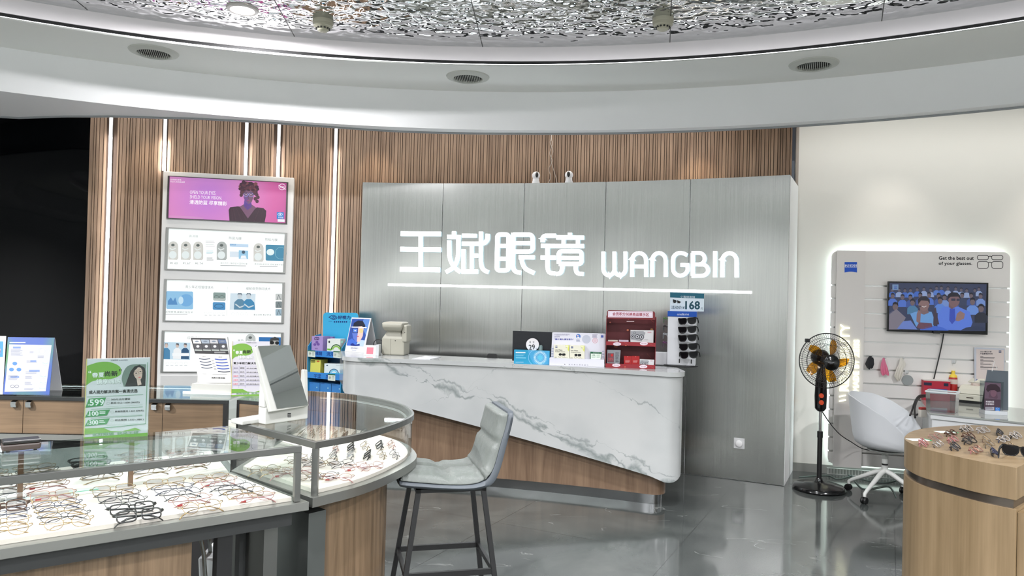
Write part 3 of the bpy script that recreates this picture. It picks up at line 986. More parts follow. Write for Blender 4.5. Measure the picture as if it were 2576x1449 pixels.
            art.rrect(50, 838, 230, 958, 8, lit(140, 190, 224), 3); art.k += .3
            art.ell(184, 900, 46, 42, lit(110, 168, 216)); art.k += .2; art.ell(148, 900, 17, 26, lit(190, 220, 238)); art.poly([(60, 905), (80, 880), (95, 905), (110, 880), (125, 930), (60, 930)], lit(80, 136, 190)); art.k -= .5
            art.text('近视管理,减缓近视加深', (42, 984), (228, 988), 14, g1); art.lines(42, 992, 220, 1000, 1, g2)
            art.rrect(366, 846, 450, 902, 8, lit(130, 150, 146), 2); art.rrect(363, 912, 448, 964, 8, b2_, 2); art.k += .3
            art.ring(388, 878, 16, 10, 2, lit(60, 70, 70)); art.ring(425, 878, 16, 10, 2, lit(60, 70, 70)); art.ring(405, 940, 30, 14, 3, lit(30, 70, 110)); art.rect(368, 886, 448, 900, lit(180, 190, 186)); art.k -= .3
            for i in range(5):
                art.ring(316 + 29.5 * i, 988, 10, 9, 1, g2, 10); art.rect(308 + 29.5 * i, 1001, 326 + 29.5 * i, 1004, g2)
            art.poly([(482, 852), (652, 856), (648, 968), (476, 964)], lit(206, 222, 232)); art.k += .3
            for x, s_, cl_ in ((545, 1, (86, 132, 160)), (605, 1, (60, 132, 176))):
                art.poly([(x - 40, 962), (x - 36, 912), (x - 14, 892), (x + 16, 892), (x + 38, 915), (x + 44, 964)], lit(*cl_)); art.k += .2
                art.ell(x, 872, 15, 18, lit(196, 206, 212), 12); art.poly([(x - 16, 866), (x - 12, 852), (x + 12, 852), (x + 17, 868), (x, 862)], lit(60, 84, 104)); art.k += .2
                art.line([(x - 30, 925), (x, 948), (x + 34, 935)], 8, lit(200, 212, 218))
            art.k -= 1
            for i in range(4):
                art.ring(499 + 30 * i, 992, 10, 9, 1, g2, 10)
            art.text('看远清晰 看近舒适', (638, 1003), (757, 1005), 12, g1)
            for y, c_ in ((878, (196, 200, 198)), (930, (120, 132, 134)), (982, (150, 176, 190))):
                art.rrect(786, y - 23, 830, y + 22, 6, lit(*c_)); art.k += .2; art.line([(796, y + 18), (808, y - 14), (820, y + 16)], 4, lit(80, 92, 98)); art.k -= .2
        else:
            art.text('应用场景镜片', (190, 1162), (330, 1166), 18, g1); art.text('染色', (530, 1176), (572, 1178), 15, g1)
            art.poly([(28, 1182), (212, 1186), (210, 1302), (24, 1298)], lit(190, 216, 232)); art.k += .3
            for x, c_ in ((48, (70, 130, 170)), (122, (235, 238, 240)), (176, (44, 84, 120))):
                art.poly([(x - 28, 1296), (x - 24, 1235), (x - 10, 1222), (x + 12, 1222), (x + 26, 1238), (x + 26, 1298)], lit(*c_)); art.k += .1
                art.ell(x + 2, 1206, 11, 15, lit(206, 186, 176), 10); art.poly([(x - 10, 1204), (x - 6, 1190), (x + 10, 1190), (x + 14, 1206), (x, 1200)], lit(60, 66, 76)); art.k += .1
            art.rect(90, 1256, 205, 1276, lit(240, 244, 246)); art.k -= .9
            for i in range(5):
                art.ring(56 + 31 * i, 1324, 10, 9, 1.2, g2, 10); art.rect(46 + 31 * i, 1338, 66 + 31 * i, 1341, g2)
            holder(618, 1190, lit(190, 196, 194))
            art.rect(674, 1148, 838, 1290, lit(40, 110, 176), 2); art.k += .3
            art.poly([(742, 1200), (750, 1162), (780, 1148), (806, 1156), (812, 1290), (742, 1290)], lit(176, 176, 172)); art.k += .2
            art.poly([(744, 1190), (752, 1158), (782, 1146), (808, 1156), (812, 1172), (770, 1172)], lit(58, 60, 62)); art.k += .2
            art.ell(762, 1186, 16, 12, lit(24, 26, 28), 12); art.ell(797, 1188, 14, 12, lit(24, 26, 28), 12); art.k -= .7
    if k:
        art.up(2)
    po2 = art.build('poster', po)
    po2['label'] = lab
# blank lowest panel
W = [fplane(*zf(q)) for q in ((12, 1410), (640, 1410), (640, 1700), (4, 1700))]
B = MB()
B.ext(W, fn * .006, pm('blank_panel', (200, 200, 198), .35))
B.build('blank_panel', th)

# ------------------------------------------------------------------ reception counter
def cY(x):
    return -.075 * x * x - .251 * x + 5.71 if x < .9 else (-.075 * .81 - .251 * .9 + 5.71) - .42 * (x - .9)
marb = pm('white_veined_marble', (226, 228, 226), .12, spec=.5)
t = NT(marb)
P = t.pos()
sx_ = t.n('SeparateXYZ', i0=P)
wob = t.math('MULTIPLY', t.math('SUBTRACT', t.noise(P, 2.6, 5, .4, .6), .5), .42)
mask = t.noise(P, 4.5, 3)
def vein(slope, off, wmin, wvar, lo):
    d = t.math('ABSOLUTE', t.math('ADD', t.math('SUBTRACT', t.math('ADD', sx_.outputs[2], t.math('MULTIPLY', sx_.outputs[0], slope)), off), wob))
    w = t.math('ADD', t.math('MULTIPLY', t.math('SUBTRACT', mask, lo), wvar), wmin)
    q = t.math('DIVIDE', d, t.math('MAXIMUM', w, .0012))
    return t.math('SUBTRACT', 1., t.math('MINIMUM', q, 1.))
v_ = vein(.34, .60, .006, .20, .42)
v_ = t.math('MAXIMUM', v_, t.math('MULTIPLY', vein(.34, .66, .003, .10, .46), .8))
v_ = t.math('MAXIMUM', v_, t.math('MULTIPLY', vein(.5, 1.22, .001, .14, .54), .8))
v_ = t.math('MAXIMUM', v_, t.math('MULTIPLY', vein(-.5, .95, .001, .06, .57), .7))
v_ = t.math('MAXIMUM', v_, t.math('MULTIPLY', vein(.6, -.28, .001, .12, .54), .7))
soft = t.noise(t.pos((1, 1, 1.3)), 1.6, 3)
bs_ = t.ramp(soft, [(.35, (168, 171, 171)), (.65, (184, 186, 185))])
t.put(t.b.inputs['Base Color'], t.mix(t.math('MULTIPLY', v_, .85), bs_, (*lin((118, 127, 125)), 1)))
cwood = wood('counter_wood', (96, 76, 60), (126, 104, 84), .38, 1.)
th = thing('reception_counter', 'white veined marble reception counter with slanting wood base before the steel sign wall', 'counter', (.0, 5.9, 0), 0)
def front_poly(x0, x1, inset, depth, rad, n=26):
    pts = []
    for i in range(n + 1):
        x = x0 + rad + (x1 - x0 - 2 * rad) * i / n
        pts.append(Vector((x, cY(x) + inset)))
    # rounded right end
    xr = x1 - rad
    yf = cY(xr) + inset
    sl = -.42 if xr > .9 else -.25
    for k in range(1, 7):
        a_ = radians(15 * k)
        pts.append(Vector((xr + rad * sin(a_), yf + rad * (1 - cos(a_)) + sl * rad * sin(a_) * cos(a_) * .6)))
    pts.append(Vector((x1, yf + depth)))
    pts.append(Vector((x0 - .13, cY(x0) + inset + depth + .19)))
    yl = cY(x0 + rad) + inset
    for k in range(6, 0, -1):
        a_ = radians(15 * k)
        pts.append(Vector((x0 + rad - rad * sin(a_), yl + rad * (1 - cos(a_)) + .25 * rad * sin(a_))))
    return [(p.x, p.y) for p in pts]
XL, XR = -1.37, 1.275
def zbot(x, y):
    z = .71 - (x + 1.33) * (.71 - .205) / (1.16 + 1.33) if x < 1.05 else .227
    if x > 1.05:
        z = .227 - .03 * sin(min((x - 1.05) / .1, 1) * pi / 2) + .05 * max(0, (x - 1.17) / .1) ** 2
    if x < -1.2:
        z = .683 + .05 * min(1, max(0, (-1.3 - x) / .07)) ** 2
    return z
B = MB()
B.prism(front_poly(XL, XR, 0, .42, .15), zbot, .955, marb)
B.build('marble_front', th, smooth=30)
B = MB()
B.prism(front_poly(XL - .012, XR + .012, -.012, .45, .155), .9555, .99, marb)
B.build('stone_top', th, smooth=30, bevel=.003)
B = MB()
B.prism(front_poly(-1.2, 1.185, .10, .3, .12), .075, lambda x, y: min(zbot(x, y) - .001, .7), cwood)
B.build('wood_base', th, smooth=30)
B = MB()
B.prism(front_poly(-1.17, 1.165, .12, .27, .11), 0, .075, pm('plinth_steel', (170, 172, 174), .22, 1))
B.build('steel_plinth', th, smooth=30)
CT = .9905                                     # counter top height
def on_top(u, v, z=CT):
    return PZ(u, v, z)
def facing(p, extra=0.):                       # rotation that turns -Y of a thing towards the camera
    return -atan2(p.x, p.y) * .0 + extra
# --- A-frame sign of a boy
pz = ZM(740, 760, 5.152)
TL, TR, BR_, BL_ = (748, 198), (998, 208), (905, 655), (655, 640)
p0 = on_top(*pz(BL_)); p1 = on_top(*pz(BR_))
dx_ = (p1 - p0).normalized(); nn = Vector((dx_.y, -dx_.x, 0)) * cos(radians(14)) + Vector((0, 0, sin(radians(14))))
th = thing('tabletop_sign', 'white A-frame sign with blue half-tinted portrait of a boy in glasses on the counter', 'sign', (p0 + p1) / 2, atan2(dx_.y, dx_.x))
wcard = pm('white_card', (204, 205, 208), .4)
A4 = [PP(*pz(q), p0, nn) for q in (TL, TR, BR_, BL_)]
a_in = -nn * .004
B = MB().ext([A4[3], A4[2], A4[1], A4[0]], a_in, wcard)
fp = B.build('front_board', th)
back_n = Vector((dx_.y, -dx_.x, 0))
B = MB()
q0, q1 = A4[0] + a_in, A4[1] + a_in
B.ext([q0, q1, Vector((q1.x, q1.y, CT)) - back_n * .115 , Vector((q0.x, q0.y, CT)) - back_n * .115], -back_n * .004, wcard)
B.build('back_board', th)
art = Bd(p0, nn, pz, .0004).up()
art.poly([(752, 215), (980, 222), (895, 575), (680, 562)], ink(44, 74, 150))
art.up(.5)
art.poly([(900, 225), (980, 222), (930, 430), (870, 300)], ink(90, 130, 196)); art.poly([(700, 500), (750, 470), (810, 520), (800, 570), (682, 562)], ink(60, 100, 190)); art.poly([(820, 520), (870, 490), (920, 500), (895, 575), (800, 570)], ink(170, 190, 222))
art.up(.5)
art.poly([(752, 400), (760, 330), (800, 300), (880, 310), (900, 340), (890, 440), (850, 515), (800, 515), (765, 470)], ink(86, 110, 186)); art.k += .3
art.poly([(835, 305), (880, 310), (900, 340), (890, 440), (850, 515), (812, 515)], ink(216, 180, 170)); art.k += .3
art.poly([(762, 330), (775, 270), (830, 238), (890, 245), (922, 300), (918, 350), (880, 312), (800, 318)], ink(22, 26, 48)); art.k += .3
art.rrect(756, 338, 828, 402, 10, ink(24, 32, 80)); art.k += .3; art.rrect(763, 346, 821, 395, 8, ink(80, 120, 200)); art.k += .2
art.ell(792, 372, 12, 6, ink(230, 235, 245), 10); art.rrect(842, 345, 895, 400, 20, ink(206, 186, 130)); art.ell(825, 445, 16, 6, ink(170, 80, 100), 10)
art.poly([(730, 545), (760, 530), (790, 555), (850, 540), (850, 565), (790, 570), (735, 565)], ink(20, 40, 120))
art.lines(745, 318, 835, 332, 1, ink(235, 238, 245), .8, .02, 0); art.lines(845, 324, 940, 338, 1, ink(235, 238, 245), .8, .02, 0)
art.k += .4
art.ring(752, 597, 14, 8, 3, ink(30, 50, 120), 12); art.text('好视力', (772, 604), (830, 608), 16, ink(30, 50, 120)); art.lines(750, 626, 812, 632, 1, ink(120, 130, 160))
art.build('print', fp)

# --- small card stand
q = on_top(*pz((985, 690)))
th = thing('card_stand', 'small white acrylic card stand with pink square between A-frame sign and beige instrument', 'stand', q, -.05)
M = TM[th.name]
B = MB(); B.T = M
B.add([(-.05, -.02, 0), (.05, -.02, 0), (.05, .0, .085), (-.05, .0, .085), (-.05, -.017, 0), (.05, -.017, 0), (.05, .003, .085), (-.05, .003, .085)], [(0, 1, 2, 3), (7, 6, 5, 4), (0, 4, 5, 1), (3, 2, 6, 7), (0, 3, 7, 4), (1, 5, 6, 2)], wcard)
B.box((.05, -.02, 0), (.075, .06, .09), pm('frosted_acrylic', (196, 200, 202), .25))
B.build('stand', th)
B = MB(); B.T = M
B.add([(-.028, -.0195 + .0018, .012), (.028, -.0195 + .0018, .012), (.028, -.0045, .066), (-.028, -.0045, .066)], [(0, 1, 2, 3)], ink(214, 110, 124))
B.build('pink_print', th)

# --- beige instrument with hood
q = on_top(*pz((1290, 690)))
th = thing('lens_meter', 'beige hooded optical instrument standing on the left of the marble counter', 'instrument', q + Vector((0, .10, 0)), -.12)
M = TM[th.name] @ Matrix.Scale(1.02, 4)
be = pm('beige_plastic', (164, 162, 149), .42)
B = MB(); B.T = M
def slab(w, d, z, yo=0.):
    return [(-w, yo - d, z), (w, yo - d, z), (w, yo + d, z), (-w, yo + d, z)]
B.loft([slab(.096, .09, 0), slab(.096, .09, .135), slab(.064, .075, .185), slab(.062, .075, .225)], be)
B.build('body', th, bevel=.012)
B = MB(); B.T = M
B.loft([slab(.070, .085, .20, -.02), slab(.082, .105, .23, -.03), slab(.086, .105, .262, -.03), slab(.080, .09, .272, -.02)], be)
B.build('hood', th, bevel=.01)
B = MB(); B.T = M
B.box((.075, -.10, .11), (.118, .05, .25), be)
B.build('side_housing', th, bevel=.012)
B = MB(); B.T = M
B.box((-.018, -.0915, .0), (-.0165, -.08, .135), pm('seam_grey', (120, 118, 108), .6))
B.build('seam', th)
for c_ in ((.1, -.1005, .19), (.02, -.0915, .12)):
    B = MB(); B.T = M
    B.cb(c_, (.006, .002, .006), black)
    B.build('screw', th)
cb_ = [PP(*pz(a), q, Vector((0, -1, 0))) for a in ((1010, 600), (1015, 540), (1045, 495), (1090, 490), (1128, 510))]
tag(MB().tube(crv([p + Vector((0, .05, 0)) for p in cb_], 5), .003, black, 6).build('instrument_cable', smooth=60), 'thin dark cable looping out of the beige instrument', 'cable')

# --- paper, tape, mouse
q = [on_top(*pz(a)) for a in ((1530, 738), (1760, 745), (1905, 714), (1700, 702))]
tag(MB().ext(q, (0, 0, .004), wcard).build('paper_sheets'), 'white paper sheets lying flat on the counter right of the beige instrument', 'paper')
q = on_top(1240, 908) + Vector((0, .28, -.05))
th = thing('sunken_desk', 'low staff desk behind the marble counter', 'desk', (-.05, 6.42, 0), -.2)
M = TM[th.name]
B = MB(); B.T = M
B.box((-1.0, -.15, .90), (1.05, .16, .935), pm('desk_white', (214, 216, 216), .35))
B.build('desk_top', th)
B = MB(); B.T = M
for x in (-.97, .97):
    B = MB(); B.T = M
    B.box((x - .02, -.14, 0), (x + .02, .15, .90), white)
    B.build('end_panel', th)
qq = PZ(1240, 905, .938)
th = thing('tape_dispenser', 'black tape dispenser left of the black screen behind the counter edge', 'tape dispenser', (qq.x, 6.34, .9355), -.1)
M = TM[th.name]
B = MB(); B.T = M
B.loft([slab(.06, .025, 0), slab(.058, .024, .03), slab(.04, .02, .075), slab(.03, .018, .08)], black)
B.build('body', th, bevel=.006)
qq = PZ(1215, 906, .938)
th = thing('computer_mouse', 'small dark mouse lying left of the tape dispenser behind the counter', 'mouse', (qq.x - .12, 6.36, .9355), .3)
B = MB(); B.T = TM[th.name]
B.ball((0, 0, .012), .03, black, 14, (1, 1.7, .7))
B.build('shell', th, smooth=60)

# --- black box with price disc and the blue carton
cz4 = ZM(1260, 700, 4.6)
p0 = on_top(*cz4((150, 985))); p1 = on_top(*cz4((560, 1000)))
dx_ = (p1 - p0).normalized(); nn = Vector((dx_.y, -dx_.x, 0))
rz_ = atan2(dx_.y, dx_.x)
th = thing('carton', 'blue lens-cloth carton with pale ring pattern standing on the counter', 'carton', (p0 + p1) / 2, rz_)
TLp, TRp = PP(*cz4((152, 828)), p0, nn), PP(*cz4((558, 842)), p0, nn)
h_ = (TLp.z + TRp.z) / 2 - CT
w_ = (p1 - p0).length
B = MB(); B.T = TM[th.name]
B.box((-w_ / 2, 0, 0), (w_ / 2, .04, h_), ink(44, 150, 190))
bx_ = B.build('box', th)
art = Bd(p0, nn, cz4, .0004).up()
art.poly([(310, 835), (556, 842), (556, 998), (380, 992), (345, 930)], ink(74, 160, 206)); art.up()
wt = ink(220, 232, 240)
for r_ in (26, 38, 52, 66, 78):
    art.ring(455, 918, r_, r_, 3 if r_ != 66 else 7, ink(160, 210, 232) if r_ % 4 else wt, 24)
art.k += .4
for i in range(24):
    a_ = 2 * pi * i / 24
    art.line([(455 + 54 * cos(a_), 918 + 54 * sin(a_)), (455 + 72 * cos(a_), 918 + 72 * sin(a_))], 4, wt)
art.ell(455, 918, 30, 30, ink(96, 190, 220)); art.ring(395, 918, 75, 85, 4, ink(150, 200, 235), 20, 95, 265)
art.lines(172, 852, 285, 868, 1, wt, .8, .02, 0); art.lines(172, 884, 290, 905, 2, ink(130, 200, 225)); art.lines(172, 914, 290, 930, 1, ink(120, 196, 222), .7, .02, 0); art.lines(170, 968, 270, 976, 1, wt)
art.build('print', bx_)
pb0 = PZ(*cz4((135, 985)), CT) ; pb0 = p0 + nn * -.085
th = thing('monitor', 'black flat screen back seen behind the blue carton', 'monitor', p0 - nn * .09 + dx_ * .18, rz_)
TLb = PP(*cz4((138, 608)), p0 - nn * .09, nn); TRb = PP(*cz4((590, 622)), p0 - nn * .09, nn)
B = MB()
B.ext([Vector((TLb.x, TLb.y, CT + .012)), Vector((TRb.x, TRb.y, CT + .012)), TRb, TLb], -nn * .02, pm('screen_black', (14, 16, 24), .3))
B.build('panel', th, bevel=.003)
B = MB()
md_ = (TLb + TRb) / 2
B.T = Matrix.Translation((md_.x, md_.y, CT)) @ Matrix.Rotation(rz_, 4, 'Z')
B.box((-.08, .022, 0), (.08, .09, .012), black); B.box((-.02, .022, .012), (.02, .035, .1), black)
B.build('foot', th)
th = thing('price_disc', 'round white handwritten price disc 29 above the blue carton', 'price tag', PP(*cz4((366, 840)), p0 - nn * .02, nn) , rz_)
B = Bd(p0 - nn * .0425, nn, cz4)
dc = [B.w((366 + 75 * cos(2 * pi * i / 28), 768 + 74 * sin(2 * pi * i / 28))) for i in range(28)]
B2 = MB().ext(dc, -nn * .003, pm('disc_white', (226, 222, 222), .4))
B2.ext([B.w(p) for p in ((345, 830), (390, 830), (390, 846), (345, 846))], -nn * .003, clear)
d_ = B2.build('disc', th)
B.up(1.5)
B.text('29', (328, 828), (396, 822), 58, ink(24, 24, 26), 1.2); B.text('特', (330, 750), (348, 750), 22, ink(30, 30, 32)); B.text('价', (370, 752), (390, 750), 24, ink(30, 30, 32)); B.text('元', (404, 820), (418, 818), 14, ink(30, 30, 32))
B.build('handwriting', d_)
th = thing('jar', 'small grey-green jar half hidden behind the price disc', 'jar', PP(*cz4((458, 830)), p0 - nn * .045, nn) * 1, rz_)
q = PP(*cz4((458, 790)), p0 - nn * .066, nn)
th.location = (q.x, q.y, CT); TM[th.name] = Matrix.Translation((q.x, q.y, CT))
B = MB(); B.lathe([(0, 0), (.018, 0), (.018, q.z - CT), (.012, q.z - CT + .012), (0, q.z - CT + .012)], pm('jar_green', (110, 130, 128), .4), 18, c=(q.x, q.y, CT))
B.build('body', th, smooth=40)

# --- white counter display with two boxes of lens wipes
p0 = on_top(*cz4((560, 1005))); p1 = on_top(*cz4((1195, 1028)))
dx_ = (p1 - p0).normalized(); nn = Vector((dx_.y, -dx_.x, 0)); rz_ = atan2(dx_.y, dx_.x)
th = thing('counter_display', 'white cardboard counter display holding two packs of lens wipes', 'display', (p0 + p1) / 2, rz_)
w_ = (p1 - p0).length
disp_w = pm('display_white', (216, 216, 226), .4)
M = TM[th.name]
B = MB(); B.T = M
B.box((-w_ / 2, 0, 0), (w_ / 2, .1, .055), disp_w)
B.build('tray', th)
np_ = p0 - nn * .05
art = Bd(np_, nn, cz4, .0004)
B = MB()
bq = [art.w(p) for p in ((596, 632), (610, 624), (1200, 640), (1212, 650), (1200, 1000), (575, 985))]
B.ext([bq[5], bq[4], bq[3], bq[2], bq[1], bq[0]], -nn * .004, disp_w)
bk_ = B.build('header', th)
art.up()
g_, bl_, pk = ink(120, 116, 150), ink(60, 66, 150), ink(206, 130, 140)
art.text('不想损伤你的镜片?', (617, 664), (800, 662), 20, g_); art.text('请使用', (616, 686), (680, 684), 17, g_); art.text('“镜片镜头清洁湿巾”', (616, 716), (842, 718), 20, bl_, .6)
art.ell(896, 672, 27, 27, ink(80, 120, 190)); art.k += .3; art.ell(890, 665, 10, 9, ink(226, 196, 190), 10); art.poly([(875, 690), (895, 676), (918, 690), (896, 698)], ink(230, 235, 240)); art.k -= .3
art.ell(989, 706, 50, 50, ink(186, 190, 204)); art.ring(1090, 722, 28, 28, 4, pk, 18); art.ell(1090, 722, 20, 20, ink(216, 190, 200)); art.lines(1058, 652, 1122, 690, 4, ink(120, 110, 140)); art.lines(872, 708, 920, 738, 3, ink(110, 120, 150))
art.rect(1158, 656, 1188, 684, ink(24, 60, 160)); art.k += .3; art.rect(1158, 664, 1188, 671, ink(235, 238, 245)); art.text('ZEISS', (1160, 670), (1186, 670), 5, ink(24, 60, 160)); art.k -= .3; art.lines(1152, 690, 1196, 696, 1, g_)
art.lines(580, 810, 615, 960, 5, ink(150, 160, 190), .3); art.lines(1172, 840, 1196, 970, 4, ink(150, 160, 190), .3)
art.build('print', bk_)
art = Bd(p0, nn, cz4, .0004).up()
for i, ch in enumerate('镜片镜头清洁湿巾'):
    art.text(ch, (784 + 30 * i, 1004 + i), (800 + 30 * i, 1004.5 + i), 13, ink(40, 40, 60))
art.poly([(732, 1000), (739, 988), (748, 1000)], ink(40, 40, 60))
art.build('tray_print', th)
for k, (x0, x1, lab) in enumerate(((613, 790, 'left of two cream packs of lens wipes in the white counter display'), (795, 968, 'right of two cream packs of lens wipes in the white counter display'))):
    pb = p0 - nn * .008
    art = Bd(pb, nn, cz4, .0004)
    yo = k * 6
    W = [art.w(p) for p in ((x0, 768 + yo), (x1, 774 + yo), (x1, 935 + yo), (x0, 930 + yo))]
    c0 = (W[2] + W[3]) / 2
    t2 = thing('wipes_pack', lab, 'box', Vector((c0.x, c0.y, CT + .0555)), rz_, 'packs of lens wipes')
    B = MB()
    W[2].z = W[3].z = CT + .0556
    B.ext([W[3], W[2], W[1], W[0]], -nn * .035, ink(226, 224, 206))
    bb_ = B.build('pack', t2)
    art.up()
    art.poly([(x1 - 48, 774 + yo), (x1, 776 + yo), (x1 - 2, 850 + yo), (x1 - 16, 826 + yo)], ink(214, 218, 90)); art.k += .2
    art.poly([(x1 - 44, 778 + yo), (x1 - 8, 780 + yo), (x1 - 14, 822 + yo)], ink(232, 234, 190)); art.text('10片', (x1 - 40, 806 + yo), (x1 - 16, 806 + yo), 12, ink(60, 70, 40))
    art.rect(x0 + 17, 782 + yo, x0 + 42, 804 + yo, ink(30, 50, 110)); art.k += .3; art.rect(x0 + 17, 788 + yo, x0 + 42, 794 + yo, ink(226, 226, 220)); art.k -= .3
    art.text('Lens Wipes', (x0 + 14, 838 + yo), (x0 + 98, 840 + yo), 15, ink(40, 40, 44), .4); art.text('多功能镜片清洁湿巾', (x0 + 14, 855 + yo), (x0 + 130, 858 + yo), 11, ink(50, 50, 54))
    art.ell(x0 + 75, 882 + yo, 20, 14, ink(20, 20, 22), 12); art.rrect(x0 + 95, 870 + yo, x0 + 135, 896 + yo, 10, ink(24, 24, 26))
    art.ring(x0 + 68, 908 + yo, 16, 10, 2, ink(60, 60, 64), 12); art.ring(x0 + 108, 908 + yo, 16, 10, 2, ink(60, 60, 64), 12)
    art.text('湿巾', (x0 + 8, 922 + yo), (x0 + 36, 922 + yo), 12, ink(40, 40, 44)); art.text('10pcs', (x0 + 118, 922 + yo), (x0 + 160, 922 + yo), 9, ink(60, 60, 64))
    art.build('pack_print', bb_)
art = Bd(p0 - nn * .03, nn, cz4, .0004)
W = [art.w(p) for p in ((1036, 850), (1168, 856), (1158, 944), (1033, 940))]
for p in W[2:]:
    p.z = CT + .0556
th = thing('price_tag', 'green-headed price tag standing in the right of the white counter display', 'price tag', (W[2] + W[3]) / 2, rz_, 'green price tags')
gt = pm('price_green', (20, 92, 60), .4)
B = MB().ext([W[3], W[2], W[1], W[0]], -nn * .003, gt)
b_ = B.build('tag', th)
art.up()
art.poly([(1042, 872), (1162, 876), (1154, 938), (1040, 934)], ink(214, 226, 214)); art.k += .3
art.text('商品标价签', (1068, 868), (1140, 870), 9, ink(220, 232, 222)); art.lines(1050, 884, 1100, 926, 4, ink(90, 130, 100), .25); art.lines(1108, 884, 1152, 926, 4, ink(90, 130, 100), .25); art.text('15', (1066, 896), (1086, 896), 18, ink(40, 60, 50))
art.build('tag_print', b_)

# --- red cardboard gift display
p0 = on_top(*cz4((1207, 1030))); p1 = on_top(*cz4((1787, 1052)))
dx_ = (p1 - p0).normalized(); nn = Vector((dx_.y, -dx_.x, 0)); rz_ = atan2(dx_.y, dx_.x)
w_ = (p1 - p0).length
art0 = Bd(p0, nn, cz4)
zt_ = PP(*cz4((1500, 375)), p0, nn).z - CT
z1_, z2_ = PP(*cz4((1500, 738)), p0, nn).z - CT, PP(*cz4((1500, 782)), p0, nn).z - CT
z3_ = PP(*cz4((1500, 995)), p0, nn).z - CT
zh_ = PP(*cz4((1500, 458)), p0, nn).z - CT
th = thing('gift_display', 'dark red cardboard gift display with two shelves on the counter', 'display', (p0 + p1) / 2, rz_)
red = pm('display_red', (112, 28, 36), .45); dred = pm('display_red_inside', (84, 22, 28), .6); bright_red = pm('display_red_lip', (138, 30, 40), .45)
M = TM[th.name]
dp = .11
B = MB(); B.T = M
B.box((-w_ / 2, dp - .004, 0), (w_ / 2, dp, zh_ + .01), dred)
B.build('back_panel', th)
for sx__ in (-1, 1):
    B = MB(); B.T = M
    B.box((min(sx__ * w_ / 2, sx__ * (w_ / 2 - .004)), 0, 0), (max(sx__ * w_ / 2, sx__ * (w_ / 2 - .004)), dp, zh_ + .012), red)
    B.build('side_panel', th)
B = MB(); B.T = M
r_ = .018
hp = [(-w_ / 2 + .004, zh_ - .01), (w_ / 2 - .01, zh_ - .01), (w_ / 2 - .01, zt_ - r_)] + [(w_ / 2 - .01 - r_ + r_ * cos(radians(a_)), zt_ - r_ + r_ * sin(radians(a_))) for a_ in range(15, 91, 15)] + [(-w_ / 2 + .004 + r_ - r_ * cos(radians(90 - a_)) , zt_ - r_ + r_ * sin(radians(90 - a_))) for a_ in range(0, 91, 15)]
B.ext([(x, .0, z) for x, z in hp], (0, .004, 0), red)
hd = B.build('header', th)
B = MB(); B.T = M
B.box((-w_ / 2, .0, 0), (w_ / 2, .004, z3_), bright_red)
B.box((-w_ / 2 + .004, .004, .0), (w_ / 2 - .004, dp - .004, .004), dred)
f1_ = B.build('lower_lip', th)
B = MB(); B.T = M
B.box((-w_ / 2 + .004, .0, z2_), (w_ / 2 - .004, .004, z1_), bright_red)
B.box((-w_ / 2 + .004, .004, z2_), (w_ / 2 - .004, dp - .004, z2_ + .004), dred)
f2_ = B.build('shelf', th)
art = Bd(p0, nn, cz4, .0004).up()
art.rrect(1240, 378, 1758, 452, 6, ink(226, 214, 226), 6); art.k += .3
art.line([(1252, 388), (1750, 394), (1750, 446), (1252, 442)], 2, ink(170, 90, 110), True)
art.text('会员积分兑换商品展示区', (1292, 431), (1713, 440), 38, ink(150, 40, 62), 1.)
art.build('print', hd)
art = Bd(p0, nn, cz4, .0004).up()
for x, y in ((1345, 761), (1655, 756)):
    art.ell(x, y, 47, 20, ink(222, 206, 216)); art.k += .2; art.text('积分兑换', (x - 28, y + 6), (x + 28, y + 7), 13, ink(110, 40, 70)); art.k -= .2
art.line([(1420, 735), (1480, 775)], 2, ink(190, 90, 80)); art.line([(1700, 745), (1760, 780)], 2, ink(190, 90, 80)); art.ell(1446, 777, 11, 7, ink(190, 90, 70), 10)
art.build('print', f2_)
art = Bd(p0, nn, cz4, .0004).up()
for x, y in ((1335, 1006), (1648, 1022)):
    art.ell(x, y, 47, 20, ink(222, 206, 216)); art.k += .2; art.text('积分兑换', (x - 28, y + 6), (x + 28, y + 7), 13, ink(110, 40, 70)); art.k -= .2
art.ell(1437, 1026, 12, 7, ink(190, 90, 70), 10); art.line([(1700, 1000), (1770, 1042)], 2, ink(190, 90, 80))
art.build('print', f1_)
art = Bd(p0 - nn * (dp - .0045), nn, cz4, .0004).up()
art.rect(1455, 496, 1542, 504, ink(220, 200, 200)); art.ell(1265, 511, 9, 9, ink(200, 110, 90), 10); art.ell(1468, 600, 13, 12, ink(190, 110, 80), 12); art.ell(1745, 592, 16, 12, ink(190, 140, 90), 12); art.line([(1450, 455), (1480, 480)], 5, ink(170, 60, 60)); art.line([(1720, 465), (1770, 510)], 2, ink(170, 80, 70)); art.line([(1690, 870), (1740, 925)], 2, ink(170, 80, 70)); art.ell(1330, 790, 24, 14, ink(150, 70, 40), 10)
art.build('back_print', th)
def gift(name, lab, cat, pts, deep, m, base_z, off=.03, grp=None):
    a_ = Bd(p0 - nn * off, nn, cz4)
    W = [a_.w(p) for p in pts]
    W[2].z = W[3].z = base_z
    t2 = thing(name, lab, cat, (W[2] + W[3]) / 2, rz_, grp)
    B = MB().ext([W[3], W[2], W[1], W[0]], -nn * deep, m)
    return t2, B.build('box', t2)
zs1 = CT + z2_ + .0045; zs0 = CT + .0045
t2, o2 = gift('gift_box', 'white photo gift box on the upper shelf of the red display', 'box', ((1500, 600), (1768, 604), (1764, 738), (1500, 738)), .05, ink(206, 206, 206), zs1)
art = Bd(p0 - nn * .03, nn, cz4, .0004).up()
